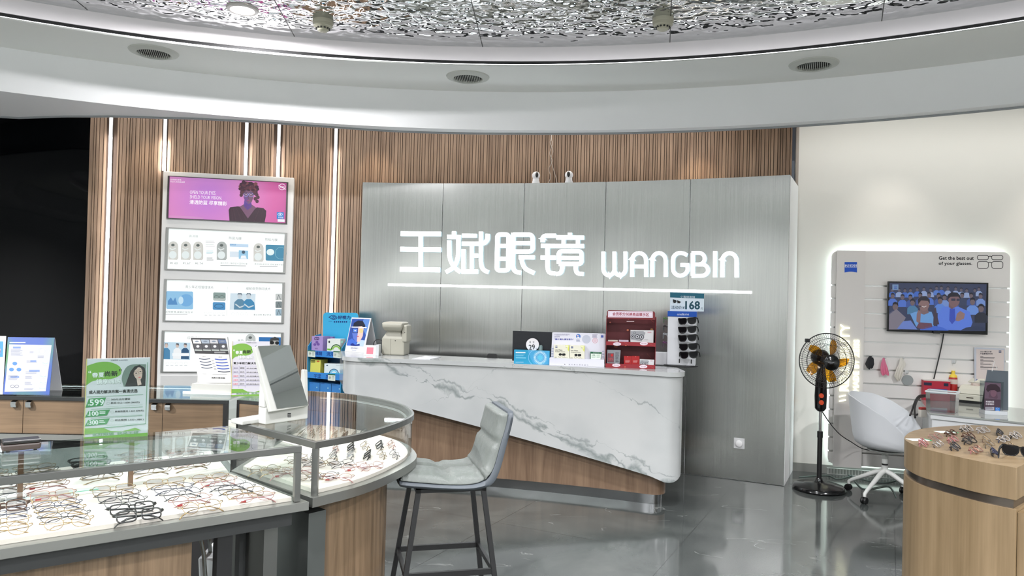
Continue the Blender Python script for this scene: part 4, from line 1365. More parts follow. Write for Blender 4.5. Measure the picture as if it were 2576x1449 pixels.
def gadget(art, x, y, s_):
    art.rect(x, y, x + 268 * s_, y + 130 * s_, ink(204, 204, 206)); art.k += .2
    art.poly([(x, y + 10 * s_), (x + 150 * s_, y + 10 * s_), (x + 176 * s_, y + 30 * s_), (x + 130 * s_, y + 130 * s_), (x, y + 110 * s_)], ink(150, 152, 156)); art.k += .2
    for dx, dy, r in ((22, 75, 24), (78, 75, 30), (128, 80, 32)):
        art.ell(x + dx * s_, y + dy * s_, r * s_, r * s_, ink(96, 98, 104)); art.k += .1; art.ell(x + dx * s_, y + dy * s_, r * .6 * s_, r * .6 * s_, ink(200, 200, 204)); art.k += .1; art.ell(x + dx * s_, y + dy * s_, r * .32 * s_, r * .32 * s_, ink(40, 42, 46)); art.k -= .2
    art.ring(x + 45 * s_, y + 28 * s_, 16 * s_, 12 * s_, 3 * s_, ink(50, 52, 56), 12)
    art.lines(x + 200 * s_, y + 18 * s_, x + 250 * s_, y + 36 * s_, 2, ink(170, 70, 90)); art.lines(x + 160 * s_, y + 112 * s_, x + 210 * s_, y + 120 * s_, 1, ink(60, 60, 64))
gadget(art, 1503, 603, .97)
art.build('print', o2)
for x, lab, c in ((1240, 'cream soap-like carton lying flat at the left of the upper red shelf', (206, 200, 190)), (1365, 'lilac carton lying flat in the middle of the upper red shelf', (196, 180, 196))):
    gift('flat_carton', lab, 'carton', ((x, 715), (x + 112, 718), (x + 112, 738), (x, 738)), .045, ink(*c), zs1, .02)
t2, o2 = gift('foil_pouch', 'silver foil pouch with red print on the lower shelf of the red display', 'pouch', ((1232, 828), (1386, 832), (1372, 985), (1226, 980)), .02, pm('foil', (150, 152, 158), .25, .8), zs0, .02)
art = Bd(p0 - nn * .02, nn, cz4, .0004).up()
art.poly([(1236, 868), (1310, 868), (1308, 975), (1232, 972)], ink(110, 70, 78)); art.k += .2; art.ell(1285, 890, 14, 16, ink(190, 40, 40), 12); art.lines(1325, 860, 1370, 975, 8, ink(70, 72, 78), .4); art.text('28%', (1240, 950), (1300, 950), 30, ink(190, 80, 80))
art.build('print', o2)
for x, lab in ((1424, 'left of two small red tins on the lower shelf of the red display'), (1515, 'right of two small red tins on the lower shelf of the red display')):
    t2, o2 = gift('red_tin', lab, 'tin', ((x, 900), (x + 88, 902), (x + 90, 985), (x, 985)), .03, ink(160, 32, 34), zs0, .03, 'small red tins')
    art = Bd(p0 - nn * .03, nn, cz4, .0004).up()
    art.lines(x + 16, 955, x + 70, 978, 2, ink(220, 180, 176)); art.ell(x + 44, 908, 4, 4, ink(220, 160, 150), 8)
    art.build('print', o2)
t2, o2 = gift('gift_box', 'white photo gift box at the right of the lower red shelf', 'box', ((1608, 938), (1776, 948), (1770, 1015), (1606, 1005)), .04, ink(206, 206, 206), zs0, .012)
art = Bd(p0 - nn * .012, nn, cz4, .0004).up()
gadget(art, 1610, 942, .6)
art.build('print', o2)

# --- revolving sunglasses rack
q = on_top(*cz4((2085, 1028)))
q.y += .12
q = Vector((q.x * 1.02, q.y, CT))
th = thing('sunglasses_rack', 'white revolving sunglasses rack with blue header at the right end of the counter', 'display rack', q, -.28)
M = TM[th.name]
B = MB(); B.T = M
B.lathe([(0, 0), (.135, 0), (.135, .006), (.05, .012), (.02, .018), (.02, .03), (0, .03)], matte_black, 28)
B.build('base', th, smooth=30)
Mi = M.inverted()
fy = -.075
def rk(p):                                    # pixel on the front face of the rack
    n_ = (M.to_3x3() @ Vector((0, -1, 0)))
    return Mi @ PP(*cz4(p), M @ Vector((0, fy, 0)), n_)
ztop = rk((2090, 386)).z; zhd = rk((2090, 445)).z; zlow = rk((2085, 1008)).z
xl, xr = rk((1928, 700)).x, rk((2255, 700)).x
rack_w = pm('rack_white', (214, 216, 220), .3)
B = MB(); B.T = M
B.box((xl, fy, zlow), (xr, .075, ztop), rack_w)
B.build('column', th, bevel=.004)
B = MB(); B.T = M
B.box((xl - .003, fy - .004, zhd), (xr + .003, .079, ztop + .002), ink(22, 78, 170))
hb = B.build('header', th)
nR = M.to_3x3() @ Vector((0, -1, 0))
art = Bd(M @ Vector((0, fy - .004, 0)), nR, cz4, .0004).up()
art.text('one&one', (2040, 429), (2176, 429), 26, ink(220, 226, 236))
art.build('print', hb)
B = MB(); B.T = M
for z_ in [rk((2090, y)).z for y in (490, 592, 685, 785, 880, 955)]:
    for x_ in (xl + .088 * (xr - xl) / .2, xr - .03):
        B.box((x_ - .004, fy - .0015, z_ - .018), (x_ + .004, fy + .001, z_ + .014), black)
B.build('slots', th)
# price sign above
sg = rk((2150, 270))
pS = M @ Vector((0, -.02, 0))
art = Bd(pS, nR, cz4, .0004)
Wt = [art.w(p) for p in ((1958, 160), (2352, 176), (2348, 385), (1955, 382))]
th2 = thing('price_sign', 'white and teal price sign 168 standing above the sunglasses rack', 'sign', (Wt[2] + Wt[3]) / 2, -.28)
o2 = MB().ext([Wt[3], Wt[2], Wt[1], Wt[0]], -nR * .004, ink(210, 222, 230)).build('board', th2)
art.up()
te = ink(24, 92, 112); dk = ink(20, 70, 84)
art.poly([(1958, 162), (2352, 178), (2351, 236), (1958, 222)], te); art.k += .3
art.text('小蜜蜂套镜', (2076, 224), (2246, 231), 25, ink(214, 226, 232)); art.k -= .3
art.text('活动价:¥', (1972, 354), (2126, 358), 38, dk, .5); art.text('168', (2136, 357), (2300, 359), 92, dk, 4.); art.text('元', (2310, 366), (2338, 367), 30, dk)
art.poly([(1990, 242), (2028, 252), (2034, 275), (2014, 290), (1992, 280)], ink(22, 24, 28)); art.poly([(2034, 252), (2086, 272), (2070, 290), (2044, 288)], ink(28, 30, 34)); art.line([(1992, 285), (2000, 298)], 3, ink(120, 124, 130)); art.line([(2040, 288), (2046, 300)], 3, ink(120, 124, 130))
art.build('print', o2)
B = MB().ext([Wt[3] + Vector((0, 0, -.0)), Wt[3] + (Wt[2] - Wt[3]) * .1, Wt[3] + (Wt[2] - Wt[3]) * .1 - Vector((0, 0, .03)), Wt[3] - Vector((0, 0, .03))], -nR * .004, clear)
B.build('clear_foot', th2)
# sunglasses
sung = pm('sunglass_black', (14, 14, 16), .22); sl_ = pm('sunglass_lens', (14, 15, 18), .12, spec=.25)
clr_mesh = {}
def sunglasses(name, lab, cat, M4, grp, frame=sung, lens=sl_, s_=1.):
    t2 = thing(name, lab, cat, M4.translation, 0, grp)
    def part(nm, fn_):
        B = MB(); B.T = M4
        fn_(B)
        B.build(nm, t2, smooth=40)
    def shape(cx, sg):
        return [(cx + sg * .034 * c_, z_) for c_, z_ in ((-.95, .012), (-.7, .021), (.3, .022), (.95, .024), (1.02, .014), (.85, -.012), (.45, -.024), (-.3, -.024), (-.8, -.012))]
    def fr(B):
        for sg in (-1, 1):
            pts = crv([Vector((x, abs(x) ** 2 * 2.2, z)) for x, z in shape(sg * .036, sg)], 3, True)
            B.tube(pts, .0032, frame, 6, True)
        B.tube([(-.008, 0, .014), (0, -.001, .017), (.008, 0, .014)], .0036, frame, 6)
    part('frame', fr)
    for sg in (-1, 1):
        def ln(B, sg=sg):
            pts = crv([Vector((x, abs(x) ** 2 * 2.2 + .0005, z)) for x, z in shape(sg * .036, sg)], 3, True)
            B.ext(pts if sg > 0 else pts[::-1], (0, .0018, 0), lens)
        part('lens', ln)
        def tm(B, sg=sg):
            B.tube([(sg * .069, .011, .02), (sg * .072, .03, .018), (sg * .072, .10, .012), (sg * .07, .135, -.008), (sg * .069, .145, -.022)], [.0048, .0055, .004, .004, .003], frame, 6)
        part('temple', tm)
    return t2
ords = ['topmost', 'second from the top', 'third from the top', 'fourth from the top', 'lowest']
for i, (x, y) in enumerate(((2160, 492), (2160, 592), (2160, 687), (2172, 787), (2178, 880))):
    pc = rk((x, y))
    M4 = M @ Matrix.Translation((pc.x, fy - .062, pc.z)) @ Matrix.Rotation(radians(-16), 4, 'Z') @ Matrix.Rotation(radians(-6), 4, 'Y')
    M4 = M4 @ Matrix.Scale(.40, 4, (0, 1, 0))
    sunglasses('sunglasses', 'black sunglasses, ' + ords[i] + ' of five on the white revolving rack', 'sunglasses', M4, 'sunglasses on the revolving rack')
for i, (x, y, c, lab) in enumerate(((1855, 482, (70, 110, 50), 'green-rimmed'), (1855, 575, (40, 24, 30), 'dark'), (1850, 665, (150, 150, 156), 'silver-grey'), (1850, 762, (90, 36, 84), 'purple'))):
    p_ = PP(*cz4((x, y)), M @ Vector((xl, 0, 0)), Vector((0, -1, 0)))
    pc = Mi @ p_
    M4 = M @ Matrix.Translation((xl - .04, .0, pc.z)) @ Matrix.Rotation(radians(-90), 4, 'Z') @ Matrix.Scale(.9, 4) @ Matrix.Scale(.35, 4, (0, 1, 0))
    sunglasses('kids_glasses', lab + ' glasses with red tag, on the left side of the revolving rack', 'glasses', M4, 'glasses on the rack side', pm('side_frame_%d' % i, c, .3), clear)
th = thing('white_carton', 'small white carton between the red display and the revolving rack', 'carton', on_top(*cz4((1860, 1005))) + Vector((0, .04, 0)), -.25)
B = MB(); B.T = TM[th.name]
B.box((-.05, -.02, 0), (.05, .04, .10), wcard); B.build('box', th, bevel=.002)

# ------------------------------------------------------------------ blue shelf rack left of the counter
bc = pm('rack_blue', (36, 130, 176), .45); bd_ = pm('rack_blue_dark', (22, 84, 128), .5); lip_b = pm('rack_lip_blue', (44, 124, 196), .4)
RY = 6.80
rp0 = PY(*pz((140, 1165)), RY); rp1 = PY(*pz((760, 1185)), RY)
nn = Vector((-.42, -.907, 0)).normalized(); dx_ = Vector((-nn.y, nn.x, 0)); rz_ = atan2(dx_.y, dx_.x)
org = PP(*pz((165, 900)), (rp0.x, RY, 0), nn); org.z = 0
def rz(u, v, off=0.):
    return PP(*pz((u, v)), org - nn * off, nn)
wR = (PP(*pz((612, 900)), org, nn) - PP(*pz((165, 900)), org, nn)).length
th = thing('floor_display_rack', 'light blue cardboard display rack of eye care boxes left of the counter', 'display rack', org + dx_ * wR / 2, rz_)
M = TM[th.name]
zt2 = rz(300, 640).z; zl1a, zl1b = rz(300, 628).z, rz(300, 708).z; zl2a, zl2b = rz(300, 912).z, rz(300, 990).z
B = MB(); B.T = M
B.box((-wR / 2, .18, 0), (wR / 2, .185, zt2 + .02), bd_)
B.build('back_panel', th)
sd_top = rz(145, 570).z; sd_bk = rz(225, 465).z
for s_ in (-1, 1):
    B = MB(); B.T = M
    x0 = s_ * wR / 2
    B.ext([(x0, 0, 0), (x0, .18, 0), (x0, .18, sd_bk + .03), (x0, .10, sd_bk + .02), (x0, 0, sd_top)], (-s_ * .008, 0, 0), bc)
    B.build('side_panel', th)
def shelf(za, zb, txt, nm, tx):
    B = MB(); B.T = M
    B.box((-wR / 2 + .009, 0, zb), (wR / 2 - .009, .006, za), lip_b)
    B.box((-wR / 2 + .009, .0065, zb), (wR / 2 - .009, .179, zb + .006), bd_)
    o_ = B.build(nm, th)
    art = Bd(org, nn, pz, .0004).up()
    for s_, a_, b__, h_ in txt:
        art.text(s_, a_, b__, h_, ink(16, 60, 130), 1.5)
    art.build('print', o_)
shelf(zl1a, zl1b, [('模糊', (274, 690), (360, 692), 50), ('流泪', (420, 696), (515, 698), 52)], 'shelf', 0)
shelf(zl2a, zl2b, [('干涩', (255, 985), (346, 987), 50), ('发痒', (408, 992), (500, 994), 54)], 'shelf', 0)
zl3 = .42
B = MB(); B.T = M
B.box((-wR / 2 + .009, 0, 0), (wR / 2 - .009, .006, zl3), lip_b); B.box((-wR / 2 + .009, .0065, zl3 - .006), (wR / 2 - .009, .179, zl3), bd_)
B.build('lower_front', th)
# header card
hn = org - nn * .19
art = Bd(hn, nn, pz, .0004)
pts = [(372, 560), (374, 190)] + arc(420, 178, 44, 44, 180, 270, 5) + arc(785, 182, 44, 44, 270, 360, 5) + [(830, 560)]
B = MB().ext([art.w(p) for p in pts][::-1], -nn * .006, pm('rack_header_blue', (52, 164, 208), .4))
hd = B.build('header', th)
art.up()
nv = ink(16, 44, 110)
art.line(crv([(448, 198), (480, 178), (510, 172), (540, 184), (556, 205), (530, 222), (500, 224), (468, 205), (448, 198)], 4), 8, nv); art.ring(512, 200, 22, 16, 7, nv); art.ell(512, 200, 7, 6, nv, 10)
art.text('好视力', (568, 221), (728, 224), 46, nv, 2.); [art.rect(514 + 26 * i, 247, 531 + 26 * i, 265, nv) for i in range(7)]; art.rect(446, 248, 494, 251, nv); art.rect(708, 256, 735, 259, nv)
art.build('print', hd)
def rbox(lab, name, pts, base, deep, m, off, deco, cat='box', grp=None):
    a_ = Bd(org - nn * off, nn, pz, .0004)
    W = [a_.w(p) for p in pts]
    W[2].z = W[3].z = base
    t2 = thing(name, lab, cat, (W[2] + W[3]) / 2, rz_, grp)
    o_ = MB().ext([W[3], W[2], W[1], W[0]], -nn * deep, m).build('box', t2)
    a_.up()
    deco(a_)
    a_.build('print', o_)
s1, s2 = zl1b + .0065, zl2b + .0065
def d_pur(a):
    d_ = ink(76, 50, 110)
    a.rrect(262, 452, 325, 494, 14, d_); a.k += .3; a.text('蒸汽', (270, 486), (318, 486), 24, ink(206, 190, 220)); a.k -= .3
    for x, y in ((295, 520), (268, 550), (312, 546)):
        a.ell(x, y, 20, 18, ink(106, 78, 150), 12)
    a.text('眼罩', (272, 612), (304, 612), 18, d_)
rbox('lilac box on the upper shelf of the blue rack', 'eye_mask_box', ((228, 442), (372, 446), (372, 625), (224, 620)), s1, .095, ink(160, 138, 190), .03, d_pur)
def d_pur2(a):
    for y in (490, 548, 600):
        a.poly([(432, y - 22), (450, y), (432, y + 22), (414, y)], ink(70, 50, 110))
rbox('darker lilac box behind the white box on the upper blue shelf', 'eye_mask_box', ((378, 446), (500, 450), (500, 625), (378, 625)), s1, .03, ink(134, 112, 166), .13, d_pur2)
def d_wg(a):
    a.ell(455, 515, 12, 16, ink(40, 50, 50), 10); a.ell(620, 515, 12, 14, ink(130, 190, 170), 10)
    a.poly([(430, 600), (500, 606), (480, 628), (428, 622)], ink(110, 180, 60))
    a.ring(545, 615, 62, 62, 14, ink(70, 120, 60), 14, 180, 360); a.ring(545, 615, 44, 40, 18, ink(130, 180, 70), 14, 180, 360)
    for i in range(9):
        an = radians(190 + 20 * i)
        a.ell(545 + 60 * cos(an), 612 + 58 * sin(an), 5, 7, ink(30, 50, 30), 8)
rbox('white box with green arch print on the upper shelf of the blue rack', 'eye_drop_box', ((430, 476), (600, 480), (596, 630), (424, 625)), s1, .08, ink(214, 220, 216), .012, d_wg)
def d_yel(a):
    a.lines(218, 752, 272, 788, 2, ink(50, 50, 20), .6); a.ell(310, 768, 18, 9, ink(190, 90, 50), 12)
rbox('yellow box on the middle shelf of the blue rack', 'eye_patch_box', ((213, 742), (345, 750), (335, 915), (206, 910)), s2, .10, ink(206, 204, 96), .03, d_yel)
def d_wb(a):
    a.ell(428, 820, 12, 7, ink(60, 80, 100), 10); a.lines(540, 816, 596, 822, 1, ink(120, 130, 140))
    a.ring(515, 925, 58, 56, 12, ink(50, 120, 160), 14, 180, 360); a.ring(515, 925, 40, 38, 16, ink(110, 190, 220), 14, 180, 360); a.poly([(388, 915), (598, 918), (598, 936), (388, 930)], ink(70, 180, 210))
    for i in range(9):
        an = radians(190 + 20 * i)
        a.ell(515 + 54 * cos(an), 922 + 52 * sin(an), 4, 6, ink(30, 60, 90), 8)
rbox('white box with blue arch print on the middle shelf of the blue rack', 'eye_drop_box', ((392, 795), (600, 801), (600, 938), (388, 930)), s2, .08, ink(208, 220, 222), .012, d_wb)
for i, (x0, x1, w_) in enumerate(((194, 332, 'left'), (338, 480, 'middle'), (486, 606, 'right'))):
    def d_b(a, x0=x0, x1=x1, i=i):
        a.lines(x0 + 10, 1045 + i * 12, x0 + 60, 1056 + i * 12, 1, ink(30, 60, 130)); a.ell(x0 + 100, 1105 + i * 10, 8, 10, ink(140, 190, 210), 10)
    rbox(w_ + ' of three blue boxes on the lowest visible shelf of the blue rack', 'blue_box', ((x0, 1032 + i * 12), (x1, 1046 + i * 12), (x1, 1175), (x0, 1170)), zl3 + .0005, .08, ink(56, 122, 186), .03, d_b, 'box', 'blue boxes low in the rack')
for k, (x, y, lab) in enumerate(((225, 628, 'green-headed price tag at the left of the upper blue shelf edge'), (555, 640, 'green-headed price tag at the right of the upper blue shelf edge'), (485, 935, 'green-headed price tag on the middle blue shelf edge'))):
    a_ = Bd(org + nn * .0015, nn, pz, .0004)
    W = [a_.w(p) for p in ((x - 47, y - 6), (x + 48, y), (x + 47, y + 88), (x - 48, y + 78))]
    t2 = thing('price_tag', lab, 'price tag', (W[2] + W[3]) / 2, rz_, 'green price tags')
    o_ = MB().ext([W[3], W[2], W[1], W[0]], -nn * .001, ink(206, 216, 206)).build('tag', t2)
    a_.up()
    a_.poly([(x - 47, y - 6), (x + 48, y), (x + 48, y + 14), (x - 47, y + 8)], gt); a_.lines(x - 36, y + 22, x - 4, y + 70, 3, ink(100, 120, 104), .3); a_.lines(x + 8, y + 24, x + 40, y + 74, 3, ink(100, 120, 104), .3); a_.text('29', (x - 32, y + 50), (x - 10, y + 51), 18, ink(60, 76, 66))
    a_.build('tag_print', o_)

# ------------------------------------------------------------------ glass showcases
ZD, ZT, ZTR = .75, .948, .765                  # deck, glass top, tray
tray_m = pm('showcase_tray_white', (206, 194, 186), .55)
case_wood = wood('showcase_wood', (96, 78, 58), (132, 110, 86), .42, 1.)
door_wood = wood('showcase_door_wood', (84, 68, 50), (112, 92, 70), .4, .9, vert=False)
under = pm('under_frame_dark', (38, 40, 40), .5)
caseglass = glassmat('showcase_glass', (246, 251, 249), 1.1)
topglass = glassmat('showcase_top_glass', (246, 251, 249), 1.1)
def off_poly(P, d):                            # offset a closed ccw polygon outwards
    n = len(P)
    out = []
    if sum(P[i - 1].x * P[i].y - P[i].x * P[i - 1].y for i in range(n)) < 0:
        d = -d
    for i in range(n):
        a = (P[i] - P[i - 1]).normalized(); b = (P[(i + 1) % n] - P[i]).normalized()
        na, nb = Vector((a.y, -a.x)), Vector((b.y, -b.x))
        m_ = (na + nb).normalized()
        out.append(P[i] + m_ * d / max(m_.dot(na), .5))
    return out
def V2(p):
    return Vector((p[0], p[1]))
def bar(B, a, b, z, w, h, m):                  # straight square bar between plan points
    d = (b - a).normalized(); s_ = Vector((-d.y, d.x)) * w / 2
    B.prism([a - s_, b - s_, b + s_, a + s_], z, z + h, m)
def path_bar(B, pts, z, w, h, m):
    L, R_ = ribbon(pts, w)
    for i in range(len(L) - 1):
        B.prism([L[i], L[i + 1], R_[i + 1], R_[i]], z, z + h, m)
def strip_band(B, pts, z0, z1, m):             # upright sheet, thin
    L, R_ = ribbon(pts, .006)
    for i in range(len(L) - 1):
        B.add([(*R_[i], z0), (*R_[i + 1], z0), (*R_[i + 1], z1), (*R_[i], z1)], [(0, 1, 2, 3)], m)

# --- case A: straight case in the foreground
F_, BK = V2(PZ(750, 1122, ZT)), V2(PZ(575, 1071, ZT))
FLd = (V2(PZ(0, 1201, ZT)) - F_).normalized(); BLd = (V2(PZ(0, 1121, ZT)) - BK).normalized()
LA = 1.55
FLp, BLp = F_ + FLd * LA, BK + BLd * LA
A_poly = [FLp, F_, BK, BLp]
nA = Vector((-FLd.y, FLd.x))                   # outward front normal
if nA.y > 0:
    nA = -nA
th = thing('glass_showcase', 'long straight glass showcase of spectacles in the foreground with wood base', 'showcase', ((F_.x + BLp.x) / 2, (F_.y + BLp.y) / 2, 0))
B = MB(); B.prism(off_poly(A_poly, .03), ZD - .03, ZD, steel)
B.build('steel_rim', th, bevel=.002)
B = MB(); B.prism(off_poly(A_poly, -.01), ZD - .085, ZD - .0305, under)
B.build('under_frame', th)
B = MB(); B.prism(off_poly(A_poly, -.012), ZD + .0005, ZTR, tray_m)
B.build('tray', th)
sd = (BK - F_).normalized()
w0, w1 = F_ + FLd * .33 - nA * .085, FLp - nA * .085
B = MB(); B.prism([w1, w0, w0 + sd * .36, w1 + sd * .36], 0, ZD - .0855, case_wood)
B.build('wood_base', th)
for t_, s_ in ((.205, .05), (.03, .26)):
    q = F_ + FLd * t_ + sd * s_
    q2 = F_ + FLd * (t_ + .05) + sd * s_
    B = MB(); bar(B, q, q2, 0, .05, ZD - .0855, matte_black if s_ < .1 else under)
    B.build('leg', th)
q = F_ + FLd * .012 + sd * .10
B = MB(); B.prism([q, q + FLd * .05, q + FLd * .05 + sd * .25, q + sd * .25], 0, ZD - .0855, dark_steel)
B.build('steel_end_panel', th)
B = MB(); bar(B, FLp, F_ + (F_ - FLp).normalized() * .010, ZT - .022, .022, .022, dark_steel)
B.build('top_front_bar', th, bevel=.002)
B = MB(); bar(B, F_ - FLd * .010, F_ + FLd * .012, ZD + .0005, .022, ZT - .0225 - ZD, dark_steel)
B.build('corner_post', th, bevel=.002)
B = MB(); bar(B, BK + FLd * .0, BK + BLd * .014, ZD + .0005, .014, ZT - .012 - ZD, pm('polished_post', (190, 190, 184), .15, 1))
B.build('rear_post', th)
B = MB(); strip_band(B, [FLp, F_], ZD + .001, ZT - .022, caseglass)
B.build('front_glass', th)
B = MB(); strip_band(B, [F_, BK], ZD + .001, ZT - .008, caseglass)
B.build('end_glass', th)
B = MB(); B.prism(A_poly, ZT - .008, ZT, topglass)
B.build('top_glass', th)
inb = .045
M0, M1 = BK + (F_ - BK).normalized() * inb + BLd * .01, BLp + (FLp - BLp).normalized() * inb
B = MB(); bar(B, M1, M0, ZTR + .0005, .006, ZT - .02 - ZTR, mirror)
mr = B.build('mirror_back', th)
mr['label'] = 'mirrored sliding back doors'
for u in (57, 333):
    q = PP(u, 1230, (M0.x, M0.y, 0), Vector((-(M1 - M0).y, (M1 - M0).x, 0)))
    q = V2(q) + nA * .006
    B = MB(); bar(B, q, q + BLd * .016, ZTR + .0005, .008, ZT - .02 - ZTR, pm('bronze_stile', (120, 96, 78), .3, .8))
    B.build('door_stile', th)
B = MB(); bar(B, FLp - nA * .017, F_ - nA * .017 + FLd * .02, ZT - .022, .012, .010, pm('led_channel', (200, 200, 198), .4))
lc = B.build('light_channel', th)
B = MB(); bar(B, FLp - nA * .017, F_ - nA * .017 + FLd * .02, ZT - .0235, .007, .0012, led)
B.build('led_strip', lc)
def area_between(a, b, z, w, power, tilt=0.):
    c = (a + b) / 2
    d = b - a
    l = lamp('AREA', (c.x, c.y, z), power, d.length, (1, .96, .93), sizey=w, name='showcase_lamp')
    l.rotation_euler = (tilt, 0, atan2(d.y, d.x))
    return l
area_between(FLp - nA * .03, F_ - nA * .03 + FLd * .02, ZT - .027, .012, .34)
area_between(BLp + nA * .10, BK + nA * .10 + FLd * .05, ZT - .027, .012, .22)

# --- case B: round-ended case
arc_px = [(795, 1111), (896, 1092), (980, 1068), (1028, 1040), (1034, 1047)]
Bp = [(-.711, 2.744), (-.590, 2.915), (-.500, 3.142), (-.449, 3.393), (-.489, 3.600), (-.575, 3.775), (-.743, 3.953), (-.93, 4.085), (-1.124, 4.135)]
Barc = [V2(p) for p in crv([Vector((x, y, 0)) for x, y in Bp], 5)]
BL2 = V2((-1.121, 3.10))
B_poly = Barc + [BL2]
th = thing('round_end_showcase', 'round-ended glass showcase of spectacles with curved wood base beside the bar stool', 'showcase', (-.85, 3.4, 0))
B = MB(); B.prism(off_poly(B_poly, .028), ZD - .035, ZD, steel)
B.build('steel_rim', th, smooth=30)
B = MB(); B.prism(off_poly(B_poly, -.13), ZD - .085, ZD - .0355, under)
B.build('under_frame', th, smooth=30)
B = MB(); B.prism(off_poly(B_poly, -.014), ZD + .0005, ZTR, tray_m)
B.build('tray', th, smooth=30)
cB = V2((-.98, 3.42))
bp = [cB + (p - cB) * .80 for p in Barc[3:]] + [V2((-1.08, 3.2)), V2((-.79, 2.93))]
B = MB(); B.prism(bp, 0, ZD - .0855, case_wood)
B.build('curved_wood_base', th, smooth=30)
q = V2((-.745, 2.80))
B = MB(); B.prism([q, q + V2((.05, .06)), q + V2((-.25, .33)), q + V2((-.30, .27))], 0, ZD - .0855, pm('end_steel', (112, 116, 114), .35, .8))
B.build('steel_end_panel', th)
B = MB(); path_bar(B, [BL2] + Barc, ZT - .024, .022, .024, dark_steel)
B.build('top_rim_bar', th, smooth=30)
P0 = Barc[0]
B = MB(); bar(B, P0 - V2((.011, 0)), P0 + V2((.011, .0)), ZD + .0005, .022, ZT - .0245 - ZD, dark_steel)
B.build('corner_post', th)
B = MB(); strip_band(B, Barc, ZD + .001, ZT - .024, caseglass)
B.build('curved_glass', th, smooth=30)
B = MB(); strip_band(B, [BL2, P0], ZD + .001, ZT - .024, caseglass)
B.build('side_glass', th)
B = MB(); B.prism(B_poly, ZT - .006, ZT + .001, topglass)
B.build('top_glass', th, smooth=30)
ledp = [cB + (p - cB) * .955 for p in Barc[2:-2]]
B = MB(); path_bar(B, ledp, ZT - .030, .010, .0055, pm('led_channel', (200, 200, 198), .4))
lc = B.build('light_channel', th)
B = MB(); path_bar(B, ledp, ZT - .0315, .006, .0012, led)
B.build('led_strip', lc)
for i in range(0, len(ledp) - 6, 6):
    area_between(cB + (ledp[i] - cB) * .97, cB + (ledp[i + 6] - cB) * .97, ZT - .034, .012, .07)

# --- case C: staff-side row behind, with wooden doors and chrome locks
C0, C1 = V2((-3.25, 3.655)), V2((-1.405, 3.708))
C_poly = [C0, C1, C1 + V2((.0, .50)), C0 + V2((0, .50))]
th = thing('rear_showcase', 'glass-topped showcase row with brown lock-fitted doors behind the foreground case', 'showcase', (-2.3, 3.9, 0))
fr_ = pm('rear_frame_dark', (44, 46, 46), .4, .5)
B = MB(); B.prism(off_poly(C_poly, -.02), 0, .735, pm('plinth_black', (16, 15, 15), .6))
B.build('dark_base', th)
B = MB(); B.prism(off_poly(C_poly, .01), .7355, .7625, steel)
B.build('steel_rim', th)
dC = (C1 - C0).normalized(); nC = V2((dC.y, -dC.x))
def on_c(u):
    return V2(PP(u, 1010, (C0.x, C0.y, 0), Vector((nC.x, nC.y, 0))))
seams = [C0 + dC * .02, on_c(59), on_c(410), on_c(574)]
for i, lab in enumerate(('left brown door', 'middle brown door', 'right brown door')):
    a, b = seams[i] + dC * .0015, seams[i + 1] - dC * .0015
    B = MB(); B.prism([a, b, b - nC * .016, a - nC * .016], .766, .930, door_wood)
    d_ = B.build('door', th)
for u, wi in ((39, 0), (76, 0), (391, 0), (425, 0)):
    q = on_c(u)
    B = MB()
    def sl(o_, z):
        return [(*(q - dC * .0125 + nC * o_), z), (*(q + dC * .0125 + nC * o_), z)]
    for (o0, z0), (o1, z1) in (((.001, .928), (.018, .922)), ((.018, .922), (.020, .912)), ((.020, .912), (.016, .896)), ((.016, .896), (.001, .894))):
        s0, s1 = sl(o0, z0), sl(o1, z1)
        B.add([s0[0], s0[1], s1[1], s1[0]], [(0, 1, 2, 3)], chrome)
    for k in (0, 1):
        B.add([sl(.001, .928)[k], sl(.018, .922)[k], sl(.020, .912)[k], sl(.016, .896)[k], sl(.001, .894)[k]], [(0, 1, 2, 3, 4)], chrome)
    B.build('lock', th)
B = MB(); bar(B, C0, C1, .932, .02, .016, fr_)
B.build('top_bar', th)
B = MB(); bar(B, C1 - dC * .022, C1, .763, .02, .1685, pm('rear_post_black', (20, 20, 20), .4))
B.build('corner_post', th)
B = MB(); bar(B, C0 + V2((0, .5)), C1 + V2((0, .5)), .940, .008, .008, chrome)
B.build('far_edge_trim', th)
B = MB(); strip_band(B, [C1, C1 + V2((0, .5))], .764, ZT - .006, caseglass); 
B.build('end_glass', th)
B = MB(); strip_band(B, [C0 + V2((0, .5)), C1 + V2((0, .5))][::-1], .764, ZT - .006, caseglass)
B.build('customer_glass', th)
B = MB(); B.prism(off_poly(C_poly, -.02), .763, .768, tray_m)
B.build('tray', th)
B = MB(); B.prism(off_poly(C_poly, -.002), ZT + .0005, ZT + .006, topglass)
B.build('top_glass', th)
B = MB(); bar(B, C0 + V2((0, .485)), C1 + V2((-.03, .485)), ZT - .012, .008, .003, led)
B.build('led_strip', th)
area_between(C0 + V2((0, .46)), C1 + V2((0, .46)), ZT - .02, .012, .35)

